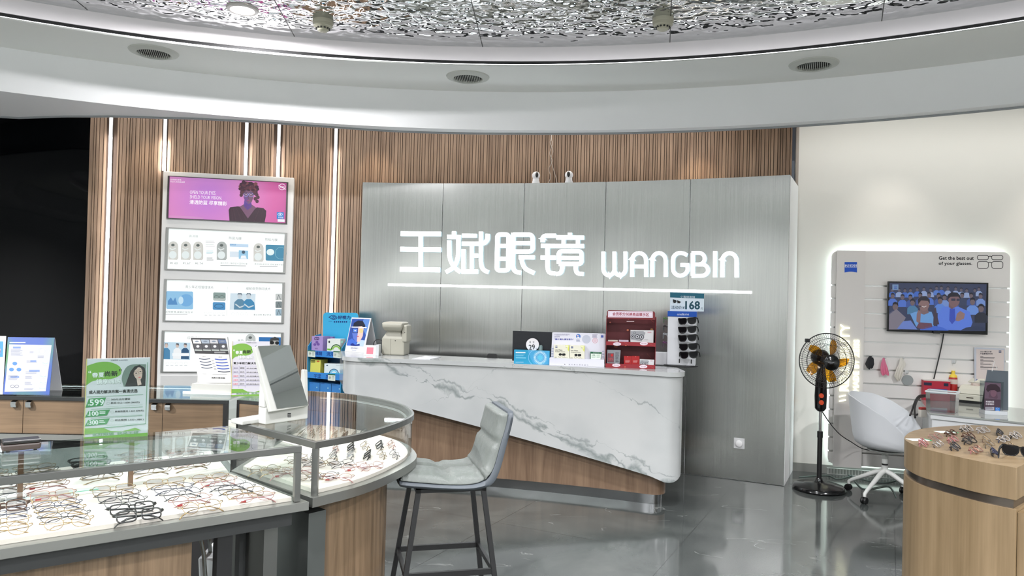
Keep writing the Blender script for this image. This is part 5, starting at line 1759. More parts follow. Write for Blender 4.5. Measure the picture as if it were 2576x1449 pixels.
# --- case D: short corner piece behind the mirror
D_poly = [V2((-1.372, 3.735)), V2((-1.165, 3.665)), V2((-1.165, 4.14)), V2((-1.33, 4.22))]
th = thing('corner_showcase', 'short showcase corner with brown door and black frame behind the table mirror', 'showcase', (-1.26, 3.95, 0))
B = MB(); B.prism(off_poly(D_poly, -.004), 0, .735, _M['plinth_black'])
B.build('dark_base', th)
B = MB(); B.prism(D_poly, .7355, .7625, steel)
B.build('steel_rim', th)
a, b = D_poly[0], D_poly[1]
dD = (b - a).normalized(); nD = V2((dD.y, -dD.x))
B = MB(); B.prism([a + dD * .016, b, b - nD * .016, a + dD * .016 - nD * .016], .764, .93, door_wood)
B.build('door', th)
B = MB(); bar(B, a - nD * .008, b - nD * .008, .932, .018, .016, _M['rear_post_black'])
B.build('top_bar', th)
B = MB(); bar(B, a - nD * .008, a + dD * .015 - nD * .008, .763, .018, .1685, _M['rear_post_black'])
B.build('corner_post', th)
B = MB(); B.prism(off_poly(D_poly, -.001), ZT + .0005, ZT + .006, topglass)
B.build('top_glass', th)

# ------------------------------------------------------------------ things standing on the glass
# table mirror
m6 = ZM(440, 780, 4.025)
mp = PZ(*m6((1120, 1150)), ZT + .001)
th = thing('table_mirror', 'white framed tilting table mirror standing on the round-ended glass case', 'mirror', PZ(*m6((1040, 1130)), ZT + .0015), 0)
mw_ = pm('mirror_white_plastic', (182, 183, 178), .35)
# base line: from left foot to right foot on the glass
bl = PZ(*m6((915, 1160)), ZT + .0015); brp = PZ(*m6((1345, 1098)), ZT + .0015)
dM = (brp - bl); dM.z = 0; LM = dM.length; dM.normalize(); nM = Vector((dM.y, -dM.x, 0))
if nM.y > 0: nM = -nM
def mpt(s_, o_, z_):
    return bl + dM * s_ + nM * o_ + Vector((0, 0, z_))
B = MB()
B.hexa([mpt(0, 0, 0), mpt(LM, 0, 0), mpt(LM, -.05, 0), mpt(0, -.05, 0)], [mpt(0, 0, .07), mpt(LM, 0, .07), mpt(LM, -.05, .07), mpt(0, -.05, .07)], mw_)
B.build('base_block', th, bevel=.003)
B = MB()
B.hexa([mpt(-.075, -.05, 0), mpt(LM, -.0505, 0), mpt(LM, -.16, 0), mpt(-.075, -.13, 0)], [mpt(-.075, -.05, .018), mpt(LM, -.0505, .018), mpt(LM, -.16, .018), mpt(-.075, -.13, .018)], mw_)
B.build('foot_plate', th, bevel=.004)
zarm = PP(*m6((880, 645)), bl, nM).z - bl.z
for s_, nm in ((-.004, 'l'), (LM - .012, 'r')):
    B = MB()
    B.hexa([mpt(s_, -.005, .0705), mpt(s_ + .016, -.005, .0705), mpt(s_ + .016, -.045, .0705), mpt(s_, -.045, .0705)], [mpt(s_, -.015, zarm), mpt(s_ + .016, -.015, zarm), mpt(s_ + .016, -.04, zarm), mpt(s_, -.04, zarm)], mw_)
    B.build('side_arm', th, bevel=.003)
tiltn = (nM * cos(radians(14)) + Vector((0, 0, sin(radians(14))))).normalized()
pm0 = mpt(LM / 2, -.020, .24)
def mpp(q):
    return PP(*m6(q), pm0, tiltn)
Q = [mpp(q) for q in ((806, 370), (1172, 352), (1358, 968), (975, 1030))]
B = MB()
B.ext(Q[::-1], -tiltn * .022, mw_)
B.build('frame', th, bevel=.003)
Q2 = [mpp(q) + tiltn * .0006 for q in ((838, 366), (1166, 355), (1346, 962), (1030, 1000))]
B = MB(); B.ext(Q2[::-1], tiltn * .002, mirror)
g_ = B.build('mirror_glass', th)
art = Bd(bl, nM, m6, .0004).up(2)
art.rect(1140, 1044, 1174, 1086, ink(20, 22, 26)); art.k += .3; art.rect(1142, 1058, 1173, 1066, ink(224, 224, 220)); art.rect(1142, 1076, 1173, 1078, ink(224, 224, 220))
art.build('emblem', th)

def stand_card(name, lab, cat, corners, z0, lean, thick, base_m, zoom, grp=None, mats=None, foot=None, yaw=None):
    """upright card whose lower edge rests at height z0; corners TL TR BR BL in zoomed pixels"""
    p0, p1 = PZ(*zoom(corners[3]), z0), PZ(*zoom(corners[2]), z0)
    if yaw is None:
        d = (p1 - p0)
    else:
        d = Vector((cos(yaw), sin(yaw), 0)); p0 = (p0 + p1) / 2 
    d.z = 0; d.normalize()
    n_ = Vector((d.y, -d.x, 0)) * cos(lean) + Vector((0, 0, sin(lean)))
    W = [PP(*zoom(q), p0, n_) for q in corners]
    t2 = thing(name, lab, cat, (W[2] + W[3]) / 2, atan2(d.y, d.x), grp)
    B = MB().ext([W[3], W[2], W[1], W[0]], -n_ * thick, base_m)
    b_ = B.build('card', t2)
    return t2, b_, Bd(p0, n_, zoom, .0004).up(), W, n_, d
zc = ZM(0, 840, 4.025)
ZC = ZT + .0065
# spring offer flyer in an acrylic stand on case A
paper = pm('flyer_white', (186, 184, 191), .4)
def flyer(name, lab, corners, z0, zoom, full, yaw=None):
    t2, b_, a, W, n_, d = stand_card(name, lab, 'flyer', corners, z0, 0., .004, paper, zoom, 'spring offer flyers', yaw=yaw)
    gr, dg, lg = ink(106, 150, 62), ink(50, 122, 68), ink(166, 188, 126)
    c = corners
    def m(x, y):                               # 0..1 over the card
        return lerp2(c, x, y)
    def P(pts):
        return [m(*q) for q in pts]
    yl = ink(190, 178, 108)
    H_ = abs(c[3][1] - c[0][1])
    def T(s_, x0, y0, x1, h, col, b=0., lean=0.):
        a.text(s_, m(x0, y0), m(x1, y0), h * H_, col, b * H_, lean)
        a.k += .1
    blob = crv([Vector((x, y, 0)) for x, y in ((0, .09), (.2, .045), (.38, .05), (.53, .11), (.55, .2), (.45, .25), (.3, .27), (.12, .28), (0, .34))], 5)
    a.poly(P([(v.x, v.y) for v in blob]), gr); a.k += .5
    T('王斌眼镜 WANGBIN', .38, .035, .65, .018, ink(40, 40, 60))
    w_, k_ = ink(206, 206, 210), ink(26, 28, 26)
    T('“', .04, .18, .08, .03, w_, .0012); T('春夏', .105, .24, .295, .06, ink(110, 140, 80), .0022); T('春夏', .1, .235, .29, .06, w_, .0015); T('尚新', .3, .225, .5, .065, k_, .0022); T('”', .52, .17, .56, .03, k_, .0012)
    sh_ = ink(150, 156, 150)
    T('镜享嗨购', .176, .325, .556, .062, sh_, .0022); T('镜享嗨购', .17, .32, .55, .062, w_, .0012)
    # portrait
    if full:
        por = crv([Vector((x, y, 0)) for x, y in ((.60, .36), (.565, .25), (.62, .13), (.72, .085), (.94, .085))], 6)
        a.poly(P([(v.x, v.y) for v in por] + [(.94, .36)]), ink(104, 116, 110)); a.k += .5
        a.poly(P([(.62, .36), (.66, .26), (.70, .17), (.76, .11), (.84, .09), (.92, .13), (.94, .2), (.94, .36)]), ink(36, 32, 34)); a.k += .5
        fc = crv([Vector((x, y, 0)) for x, y in ((.745, .17), (.80, .125), (.86, .13), (.885, .19), (.88, .25), (.85, .285), (.81, .275), (.765, .235))], 4, True)
        a.poly(P([(v.x, v.y) for v in fc]), ink(184, 158, 150)); a.poly(P([(.80, .27), (.86, .28), (.88, .34), (.82, .355)]), ink(190, 164, 158)); a.k += .4
        a.poly(P([(.735, .19), (.76, .11), (.83, .095), (.80, .135), (.765, .16), (.75, .21)]), ink(32, 28, 30)); a.k += .3
        for x, y in ((.79, .195), (.855, .175)):
            q = m(x, y); a.ring(q[0], q[1], .033 * H_, .026 * H_, .003 * H_, ink(140, 110, 104), 14); a.ell(q[0], q[1], .013 * H_, .006 * H_, ink(50, 40, 42), 8)
        q = m(.845, .25); a.ell(q[0], q[1], .017 * H_, .009 * H_, ink(190, 96, 96), 10, -12)
        a.line(P([(.83, .19), (.845, .222), (.832, .228)]), .004 * H_, ink(180, 148, 140))
    else:
        q = m(.72, .2); a.ring(q[0], q[1], .1 * H_, .14 * H_, .008 * H_, ink(80, 90, 90), 14, 120, 240)
    if full:
        T('成人视力解决方案一高清优选', .06, .44, .82, .042, k_, .0014)
        for y, hh, pr, sub, xx in ((.49, .12, '599', ('300元以内镜架', '新目 EC2 1.600 (560元)'), .33), (.645, .088, '100', ('新目防蓝光 1.665 (598元)',), .40), (.755, .088, '300', ('柯达精赞 1.553 ( 880 )',), .40)):
            a.poly(P([(.06 , y + .01), (xx, y - .0), (xx - .05, y + hh - .015), (.01, y + hh)]), dg); a.k += .4
            T('¥', .045, y + hh * .8, .075, .02, w_); T(pr, .08, y + hh * .8, .30 if pr == '599' else .22, hh * .62, w_, .0024)
            if pr != '599':
                a.lines(*m(.235, y + .02), *m(.33, y + .06), 2, w_, .55)
            for j, s_ in enumerate(sub):
                q = m(xx + .035, y + .03 + .046 * j); a.ring(q[0], q[1], .022 * H_, .014 * H_, .003 * H_, ink(150, 160, 150), 10)
                T(s_, xx + .08, y + .042 + .046 * j, xx + .08 + (.3 if j == 0 and len(sub) > 1 else .45), .026, ink(40, 44, 40), .0006)
            a.line(P([(xx - .3, y - .012), (.91, y - .02)]), .004 * H_, dg); a.line(P([(xx - .05, y + hh), (.91, y + hh - .012)]), .0025 * H_, ink(150, 170, 150))
        a.line(P([(.965, .06), (.965, .84), (.5, .865), (.12, .875)]), .006 * H_, dg)
    else:
        T('青少年视力解决方案一优选', .05, .42, .95, .04, k_, .0014)
        for i in range(6):
            a.line(P([(.04, .45 + .072 * i), (1, .45 + .072 * i)]), .003 * H_, ink(110, 110, 150))
        for x in (.04, .2, .36):
            a.line(P([(x, .45), (x, .85)]), .003 * H_, ink(110, 110, 150))
        for i, (p_, q_) in enumerate((('套餐价', '镜框'), ('980元', '300元'), ('1880元', '400元'), ('2580元', '500元'), ('3280元', '600元'))):
            y = .505 + .072 * i
            T(p_, .055, y, .18, .03, ink(200, 60, 80) if i > 1 else ink(90, 80, 120)); T(q_, .22, y, .34, .032, k_)
            T('防控镜片 1.5%d' % (5 + i), .40, y, .92, .024, k_)
    a.poly(P([(0, .87), (.3, .87), (.42, .915), (.6, .925), (.78, .89), (.8, .885), (.9, .92), (0, .945)]), gr); a.k += .2
    a.poly(P([(0, .98), (1, .955), (1, 1), (0, 1)]), gr); a.poly(P([(0, .0), (.012, 0), (.012, 1), (0, 1)]), yl)
    T('配好眼镜  就来王斌', .14, .967, .86, .036, ink(110, 150, 110), .0008)
    a.build('print', b_)
    return t2, W, n_, d
t2, W, n_, d = flyer('offer_flyer', 'white and green spring offer flyer with portrait, standing on the foreground case', [(876, 252), (1520, 238), (1494, 1034), (848, 1062)], ZT + .0006, zc, True)
B = MB(); B.ext([W[3] - d * .004 + n_ * .003, W[2] + d * .004 + n_ * .003, W[1] + d * .004 + n_ * .003, W[0] - d * .004 + n_ * .003], n_ * .002, clear)
B.build('acrylic_cover', t2)
t2, W, n_, d = flyer('offer_flyer', 'second green spring offer flyer with price table, half behind the table mirror', [(578, 314), (960, 318), (960, 872), (568, 872)], ZC, m6, False)
# black tester-board on its stand
t2, b_, a, W, n_, d = stand_card('tester_board', 'white board with black picture header and blue lens profiles, behind the foreground case', 'board', [(152, 276), (530, 270), (580, 735), (245, 740)], ZC + .055, radians(10), .012, pm('board_white', (172, 172, 168), .4), m6, yaw=-.06)
a.poly([(160, 282), (512, 288), (546, 448), (205, 440)], ink(16, 16, 18)); a.up()
cols_ = [(190, 190, 186), (120, 130, 140), (150, 150, 152), (70, 84, 110)]
for i in range(4):
    x0, x1 = 178 + 86 * i, 258 + 86 * i
    a.poly([(x0, 298), (x1, 300), (x1 + 10, 340), (x0 + 10, 338)], ink(*cols_[i])); a.poly([(x0 + 12, 346), (x1 + 12, 348), (x1 + 20, 398), (x0 + 20, 396)], ink(46, 46, 50)); a.k += .2
    a.poly([(x0 + 22, 400), (x1 + 20, 402), (x1 + 22, 412), (x0 + 24, 410)], ink(150, 156, 150)); a.ell(x0 + 45, 318, 22, 8, ink(90, 100, 112), 10); a.ell(x0 + 55, 368, 16, 14, ink(170, 170, 172), 10); a.k -= .2
a.lines(400, 424, 530, 440, 2, ink(160, 160, 160))
for j in range(4):
    y = 490 + 30 * j
    x = 245 + 8 * j
    a.line(crv([(x, y), (x + 55, y + 9), (x + 112, y)], 5), 7, ink(40, 50, 76))
for j in range(5):
    y = 496 + 31 * j
    x = 405 + 8 * j
    a.line(crv([(x, y), (x + 60, y + 7), (x + 122, y + 2)], 5), 9, ink(30, 60, 140) if j < 4 else ink(40, 44, 60))
for j in range(4):
    a.lines(372 + 8 * j, 508 + 28 * j, 398 + 8 * j, 520 + 28 * j, 2, ink(120, 120, 120))
a.text('镜片', (278, 474), (312, 474), 8, ink(80, 80, 80)); a.text('膜层', (442, 480), (478, 480), 8, ink(80, 80, 80))
a.text('远距分散体验', (370, 692), (508, 696), 15, ink(40, 40, 40), .5); a.lines(280, 642, 330, 656, 1, ink(160, 160, 160)); a.lines(380, 648, 560, 660, 1, ink(160, 160, 160))
a.build('print', b_)
sp = PZ(*m6((190, 790)), ZC); 
B = MB()
dn = Vector((d.y, -d.x, 0))
c0 = (W[2] + W[3]) / 2
def bp_(x, o, z):
    return Vector((c0.x, c0.y, ZC)) + d * x + dn * o + Vector((0, 0, z))
hw = (W[2] - W[3]).length / 2
sw_ = pm('board_stand_white', (174, 174, 168), .4)
B.hexa([bp_(-hw - .02, .04, 0), bp_(hw + .015, .04, 0), bp_(hw + .015, -.09, 0), bp_(-hw - .02, -.09, 0)], [bp_(-hw - .02, .04, .052), bp_(hw + .015, .04, .052), bp_(hw + .015, -.09, .052), bp_(-hw - .02, -.09, .052)], sw_)
B.build('stand_block', t2)
B = MB(); B.hexa([bp_(-hw - .02, -.02, .0525), bp_(-hw - .012, -.02, .0525), bp_(-hw - .012, -.09, .0525), bp_(-hw - .02, -.09, .0525)], [bp_(-hw - .035, -.05, .26), bp_(-hw - .027, -.05, .26), bp_(-hw - .027, -.09, .26), bp_(-hw - .035, -.09, .26)], sw_)
B.build('side_arm', t2)
B = MB(); B.hexa([bp_(-hw - .06, .055, 0), bp_(hw + .03, .055, 0), bp_(hw + .03, .0405, 0), bp_(-hw - .06, .0405, 0)], [bp_(-hw - .06, .055, .012), bp_(hw + .03, .055, .012), bp_(hw + .03, .0405, .012), bp_(-hw - .06, .0405, .012)], pm('acrylic_edge', (190, 200, 198), .15))
B.build('acrylic_foot', t2)
# blue-green info card
def info(lab, corners, partial):
    t2, b_, a, W, n_, d = stand_card('info_card', lab, 'info card', corners, ZC, radians(12), .003, pm('card_blue_edge', (40, 90, 170), .4), zc, 'blue green info cards')
    m_ = pm('info_gradient', (30, 90, 180), .4)
    if 'done' not in m_:
        m_['done'] = 1
        t = NT(m_)
        nzv = t.noise(t.pos((4.2, 4.2, 4.2)), 1.0, 0)
        t.put(t.b.inputs['Base Color'], t.ramp(nzv, [(.40, (46, 100, 52)), (.56, (20, 58, 128))]))
    def m(x, y):
        return lerp2(corners, x, y)
    a.poly([m(0, 0), m(1, 0), m(1, 1), m(0, 1)], m_); a.up()
    a.poly([m(.045, .128), m(.96, .13), m(.92, .94), m(.03, .955)], ink(150, 151, 158)); a.up()
    q = m(.05, .09); q2 = m(.4, .102)
    a.lines(q[0], q[1], q2[0], q2[1], 1, ink(220, 230, 220), .8)
    g_, b2 = ink(120, 124, 134), ink(54, 100, 160)
    if not partial:
        for x0, y0, x1, y1, n in ((.09, .21, .36, .33, 6), (.08, .66, .31, .76, 5), (.45, .41, .68, .45, 2), (.45, .60, .75, .65, 2), (.45, .68, .62, .73, 3), (.45, .78, .62, .84, 3), (.45, .89, .66, .93, 2), (.5, .25, .6, .28, 2), (.68, .32, .84, .37, 2)):
            p, q = m(x0, y0), m(x1, y1)
            a.lines(p[0], p[1], q[0], q[1], n, g_, .4)
        for x0, y0, x1 in ((.13, .165, .3), (.53, .40, .66), (.52, .57, .75), (.13, .68, .32)):
            p, q = m(x0, y0), m(x1, y0 + .03)
            a.rect(p[0], p[1], q[0], q[1], ink(90, 110, 150))
        for x, y in ((.2, .46), (.14, .565), (.30, .565)):
            q = m(x, y); a.ell(q[0], q[1], 24, 18, b2, 12)
        for x, y in ((.86, .46), (.84, .69), (.85, .80), (.84, .90)):
            q = m(x, y); a.ell(q[0], q[1], 26, 14, ink(160, 180, 200), 10); a.k += .1; a.line([(q[0] - 28, q[1] - 10), q, (q[0] + 28, q[1] - 8)], 3, ink(110, 140, 170)); a.k -= .1
        q = m(.77, .24); a.ring(q[0], q[1], 38, 34, 1.5, ink(170, 176, 186), 16); a.ell(q[0], q[1], 20, 18, ink(184, 190, 198), 12)
        for dx in (-22, 22):
            q = m(.24, .86); a.ring(q[0] + dx, q[1], 20, 14, 3, ink(70, 70, 74), 14)
    a.build('print', b_)
    B = MB()
    nb = Vector((d.y, -d.x, 0))
    def xp(z, x):
        return Vector((0, 0, 0))
    q0, q1 = W[0] - n_ * .0035, W[1] - n_ * .0035
    B.ext([q0, q1, Vector((q1.x, q1.y, ZC)) - nb * .10, Vector((q0.x, q0.y, ZC)) - nb * .10], -nb * .002, wcard)
    B.build('back_leg', t2)
info('blue and green A-frame information card on the rear case, left of the flyer', [(80, 32), (550, 38), (498, 616), (30, 612)], False)
t2, b_, a, W, n_, d = stand_card('info_card', 'white information card cut off by the picture edge, left of the blue green card', 'info card', [(-440, 14), (60, 22), (26, 612), (-470, 606)], ZC, radians(12), .003, wcard, zc, 'blue green info cards')
a.poly([(-300, 70), (34, 74), (30, 235), (-300, 235)], ink(40, 110, 190)); a.poly([(-20, 150), (8, 150), (4, 200), (-20, 205)], ink(220, 160, 90)); a.k += .3
a.lines(-300, 330, 20, 590, 7, ink(170, 190, 196), .2)
a.build('print', b_)
q = PZ(15, 990, ZC)
# dark object at the left end of the foreground glass
zg = ZM(0, 840, 4.025)
q0, q1 = PZ(*zg((20, 1185)), ZT + .01), PZ(*zg((415, 1150)), ZT + .01)
dq = (q1 - q0).normalized(); dq.z = 0; dq.normalize(); nq = Vector((-dq.y, dq.x, 0))
th = thing('card_reader', 'dark brown handheld device lying on the left end of the foreground glass', 'device', Vector((q0.x, q0.y, ZT + .0006)), atan2(dq.y, dq.x))
B = MB()
w_ = (q1 - q0).length
z0_ = ZT + .006
def dpp(x, y, z):
    return Vector((q0.x, q0.y, z0_)) + dq * x + nq * y + Vector((0, 0, z))
br_ = pm('device_brown', (58, 48, 44), .4)
B.hexa([dpp(0, 0, 0), dpp(w_, 0, 0), dpp(w_, .06, 0), dpp(0, .06, 0)], [dpp(-.002, 0, .022), dpp(w_ + .002, 0, .022), dpp(w_ + .002, .06, .022), dpp(-.002, .06, .022)], br_)
B.build('body', th, bevel=.006)
B = MB()
B.hexa([dpp(0, -.001, .0225), dpp(w_, -.001, .0225), dpp(w_, .06, .0225), dpp(0, .06, .0225)], [dpp(0, -.001, .034), dpp(w_, -.001, .034), dpp(w_, .06, .034), dpp(0, .06, .034)], pm('device_black', (18, 16, 16), .3))
B.build('lid', th, bevel=.004)
for x in (.012, w_ - .02):
    B = MB(); B.hexa([dpp(x, .01, -.0053), dpp(x + .01, .01, -.0053), dpp(x + .01, .02, -.0053), dpp(x, .02, -.0053)], [dpp(x, .01, 0), dpp(x + .01, .01, 0), dpp(x + .01, .02, 0), dpp(x, .02, 0)], black)
    B.build('rubber_foot', th)

# ------------------------------------------------------------------ spectacles
gold = pm('frame_gold', (146, 122, 88), .25, .9); rose = pm('frame_rose_gold', (150, 112, 98), .28, .8); gun = pm('frame_gunmetal', (70, 70, 74), .3, .8); silv = pm('frame_silver', (176, 178, 182), .2, .95)
fblk = pm('frame_black', (20, 18, 18), .25); tort = pm('frame_tortoise', (66, 38, 24), .25); pinkf = pm('frame_pink', (146, 96, 94), .3); clrf = pm('frame_clear', (150, 146, 142), .15); blu = pm('frame_navy', (40, 43, 66), .3); redt = pm('red_tag', (176, 62, 62), .4)
lensm = glassmat('spectacle_lens', (242, 240, 244), .9)
SHAPES = {'round': [(cos(radians(a_)) * .0235, sin(radians(a_)) * .022) for a_ in range(0, 360, 18)],
          'oval': [(cos(radians(a_)) * .026, sin(radians(a_)) * .018) for a_ in range(0, 360, 18)],
          'square': [(.026 * (abs(cos(radians(a_))) ** .5) * (1 if cos(radians(a_)) >= 0 else -1), .019 * (abs(sin(radians(a_))) ** .55) * (1 if sin(radians(a_)) >= 0 else -1)) for a_ in range(0, 360, 15)]}
GM = {}
def glass_mesh(shape, thick):
    key = (shape, thick)
    if key in GM:
        return GM[key]
    r = .0024 if thick else .0010
    dummy = fblk
    TL_ = radians(52)                            # front leans back
    def lean(p):
        x, y, z = p
        z += .021
        return Vector((x, y * cos(TL_) + z * sin(TL_), z * cos(TL_) - y * sin(TL_) + .004))
    F = MB()
    for sg in (-1, 1):
        F.tube([lean((sg * .0335 + x, 0, z)) for x, z in SHAPES[shape]], r, dummy, 5 if not thick else 6, True)
    F.tube([lean(p) for p in ((-.0105, 0, .006), (-.005, -.002, .010), (.005, -.002, .010), (.0105, 0, .006))], r * 1.1, dummy, 5)
    for sg in (-1, 1):
        F.tube([lean(p) for p in ((sg * .058, 0, .010), (sg * .066, .001, .011), (sg * .068, .006, .011))], r * 1.3, dummy, 5)
    out = {}
    def mesh(B, nm):
        me = bpy.data.meshes.new(nm)
        me.from_pydata([tuple(p) for p in B.v], [], B.f)
        me.materials.append(dummy)
        me.polygons.foreach_set('use_smooth', [True] * len(me.polygons))
        return me
    out['frame'] = mesh(F, 'spectacle_frame')
    for k, sg in (('tl', -1), ('tr', 1)):
        T_ = MB()
        yo = .009 if sg < 0 else .014
        T_.tube([lean(p) for p in ((sg * .068, .007, .011), (sg * .060, yo, .010), (sg * .01, yo + .002, .008), (-sg * .03, yo + .004, .004), (-sg * .055, yo + .006, -.008), (-sg * .066, yo + .007, -.020))], [r * 1.2, r * 1.2, r * 1.2, r * 1.5, .0022, .0018], dummy, 5)
        out[k] = mesh(T_, 'spectacle_temple')
    for k, sg in (('ll', -1), ('lr', 1)):
        L_ = MB()
        L_.add([lean((sg * .0335 + x * .96, .0004, z * .96)) for x, z in SHAPES[shape]], [tuple(range(len(SHAPES[shape])))], dummy)
        out[k] = mesh(L_, 'spectacle_lens')
    GM[key] = out
    return out
def spectacles(lab, pos, rz_, shape, fmat, tmat, thick, grp, tagc=False, sc=1.06, tilt=None):
    root = thing('spectacles', lab, 'glasses', pos, rz_, grp)
    root.scale = (sc, sc, sc)
    g = glass_mesh(shape, thick)
    for k, nm, m_ in (('frame', 'frame', fmat), ('tl', 'temple', tmat), ('tr', 'temple', tmat), ('ll', 'lens', lensm), ('lr', 'lens', lensm)):
        o = bpy.data.objects.new(nm, g[k])
        COL.objects.link(o)
        o.parent = root
        o.material_slots[0].link = 'OBJECT'
        o.material_slots[0].material = m_
    if tagc:
        B = MB(); B.T = Matrix.Identity(4)
        B.box((-.046, .008, .004), (-.030, .0105, .010), redt)
        o = B.build('tag', root, world=False)
    return root
rng = random.Random(11)
FR = [('thin gold', gold, gold, 0), ('rose gold', rose, pinkf, 0), ('gunmetal', gun, fblk, 0), ('silver', silv, gun, 0), ('black', fblk, fblk, 1), ('tortoise brown', tort, tort, 1), ('clear pale', clrf, gold, 1), ('navy', blu, blu, 0)]
NAMES = ['first', 'second', 'third', 'fourth', 'fifth', 'sixth', 'seventh']
ra = atan2(-FLd.y, -FLd.x)
COLS = [  # (column phrase, front px, back px, kinds front..back)
 ('the column cut by the left picture edge', (10, 1336), (8, 1262), [0, 0, 7, 5, 3]),
 ('the column left of the black pairs', (172, 1316), (132, 1250), [0, 2, 0, 7, 0, 1]),
 ('the thick black column', (352, 1298), (286, 1236), [4, 4, 2, 2, 0]),
 ('the column right of the black pairs', (512, 1276), (418, 1218), [0, 1, 2, 7, 0]),
 ('the column nearest the glass end', (645, 1252), (530, 1206), [1, 0, 2, 3, 1, 0])]
for phrase, pf, pb, kinds in COLS:
    a, b = PZ(*pf, ZTR + .02), PZ(*pb, ZTR + .02)
    n = len(kinds)
    for i, kd in enumerate(kinds):
        f_ = i / (n - 1)
        p = a + (b - a) * f_
        cn, fm2, tm2, tk = FR[kd]
        shp = ['round', 'oval', 'square'][(i * 2 + kd) % 3] if not tk else 'square'
        spectacles('%s glasses, %s from front in %s' % (cn, NAMES[i], phrase), (p.x, p.y, ZTR + .0006 + .001 * i), ra + rng.uniform(-.08, .05), shp, fm2, tm2, tk, 'spectacles in the foreground case', kd == 1)
# pairs on the round-ended case
z2 = ZM(560, 1020, 4.767)
ROWS = [
 ('back row of the round case', [((1310, 500), 1), ((1495, 487), 4), ((1663, 472), 0), ((1838, 465), 4), ((1978, 458), 1)], -96),
 ('second row of the round case', [((1050, 575), 2), ((1283, 575), 2), ((1488, 570), 3), ((1690, 580), 4), ((1860, 575), 0), ((2013, 575), 2)], -98),
 ('third row of the round case', [((930, 640), 0), ((1110, 670), 2), ((1270, 690), 0), ((1460, 700), 2), ((1620, 735), 1), ((1815, 730), 1)], 32),
 ('front row of the round case', [((500, 770), 0), ((640, 790), 0), ((770, 815), 1), ((910, 780), 1), ((1050, 860), 0), ((1210, 850), 2), ((1370, 865), 1)], -4),
 ('row under the strip reflection', [((860, 265), 0), ((1000, 250), 1), ((1120, 265), 0), ((1260, 262), 1), ((1400, 280), 0)], -95),
 ('row beside the mirror foot', [((900, 320), 0), ((1030, 325), 0), ((1170, 340), 1), ((1300, 340), 0), ((1420, 350), 5), ((1540, 335), 2), ((1670, 315), 4)], -96)]
NP = ['first', 'second', 'third', 'fourth', 'fifth', 'sixth', 'seventh']
for phrase, items, rot in ROWS:
    for i, (q, kd) in enumerate(items):
        p = PZ(*z2(q), ZTR + .018)
        cn, fm2, tm2, tk = FR[kd]
        shp = ['round', 'oval', 'square'][(i + kd) % 3] if not tk else 'square'
        spectacles('%s glasses, %s from the left in the %s' % (cn, NP[i], phrase), (p.x, p.y, ZTR + .0006), radians(rot + 20) + rng.uniform(-.15, .15), shp, fm2, tm2, tk, 'spectacles in the round-ended case', kd == 1 and i % 2 == 0, .95)
# green-cornered price cards along the mirrored back
for u, v, lab in ((215, 1240, 'green-edged price card behind the thin-framed column in the foreground case'), (50, 1258, 'green-edged price card near the left picture edge in the foreground case'), (455, 1198, 'green-edged price card right of centre in the foreground case')):
    p = PZ(u, v, ZTR + .0005)
    th = thing('price_card', lab, 'price card', p, ra, 'price cards in the showcase')
    B = MB(); B.T = TM[th.name]
    B.box((-.045, -.012, .0004), (.045, .018, .002), ink(214, 222, 216)); B.build('card', th)
    B = MB(); B.T = TM[th.name]
    B.box((-.045, .018, .0004), (.045, .024, .0022), ink(60, 160, 120)); B.build('green_edge', th)

# ------------------------------------------------------------------ grey bar stool
lea = pm('grey_leather', (100, 105, 101), .45); lea2 = pm('grey_leather_shell', (76, 82, 88), .5)
t = NT(lea); t.bump(t.noise(t.pos((14, 14, 5)), 2.5, 4, .8), .35, .012)
S0 = PZ(1115, 1168, .70)
th = thing('bar_stool', 'grey padded bar stool with black metal legs tucked against the round case', 'stool', (S0.x + .004, S0.y, 0), radians(-76))
Mfloor = TM[th.name]
M = Mfloor @ Matrix.Translation((0, 0, .01))
# local: -Y is the front of the seat, +Y the back; profile of the side view (y, z)
prof_out = [(-.235, .655), (-.20, .640), (.0, .620), (.12, .618), (.19, .640), (.225, .70), (.252, .80), (.278, .90), (.29, .962)]
prof_in = [(-.235, .672), (-.2, .662), (0, .640), (.11, .640), (.165, .660), (.198, .715), (.225, .81), (.252, .905), (.263, .962)]
def strip_loft(B, pa, pb, hw, m, edge=.02, n=6):
    pa = crv([Vector((0, y, z)) for y, z in pa], n); pb = crv([Vector((0, y, z)) for y, z in pb], n)
    rings = []
    N = len(pa)
    for i in range(N):
        w = hw * (1 - .10 * (i / (N - 1)) ** 2)
        if i < 3: w *= (.88, .95, .99)[i]
        if i > N - 4: w *= (.99, .95, .88)[i - N + 3]
        mid = (pa[i] + pb[i]) / 2
        rings.append([Vector((-w + edge * .4, *pa[i].yz)), Vector((-w * .5, *pa[i].yz)), Vector((0, *pa[i].yz)), Vector((w * .5, *pa[i].yz)), Vector((w - edge * .4, *pa[i].yz)), Vector((w, *mid.yz)), Vector((w - edge * .4, *pb[i].yz)), Vector((w * .5, *pb[i].yz)), Vector((0, *pb[i].yz)), Vector((-w * .5, *pb[i].yz)), Vector((-w + edge * .4, *pb[i].yz)), Vector((-w, *mid.yz))])
    B.loft(rings, m)
B = MB(); B.T = M
strip_loft(B, prof_out, prof_in, .215, lea2)
B.build('shell', th, smooth=60)
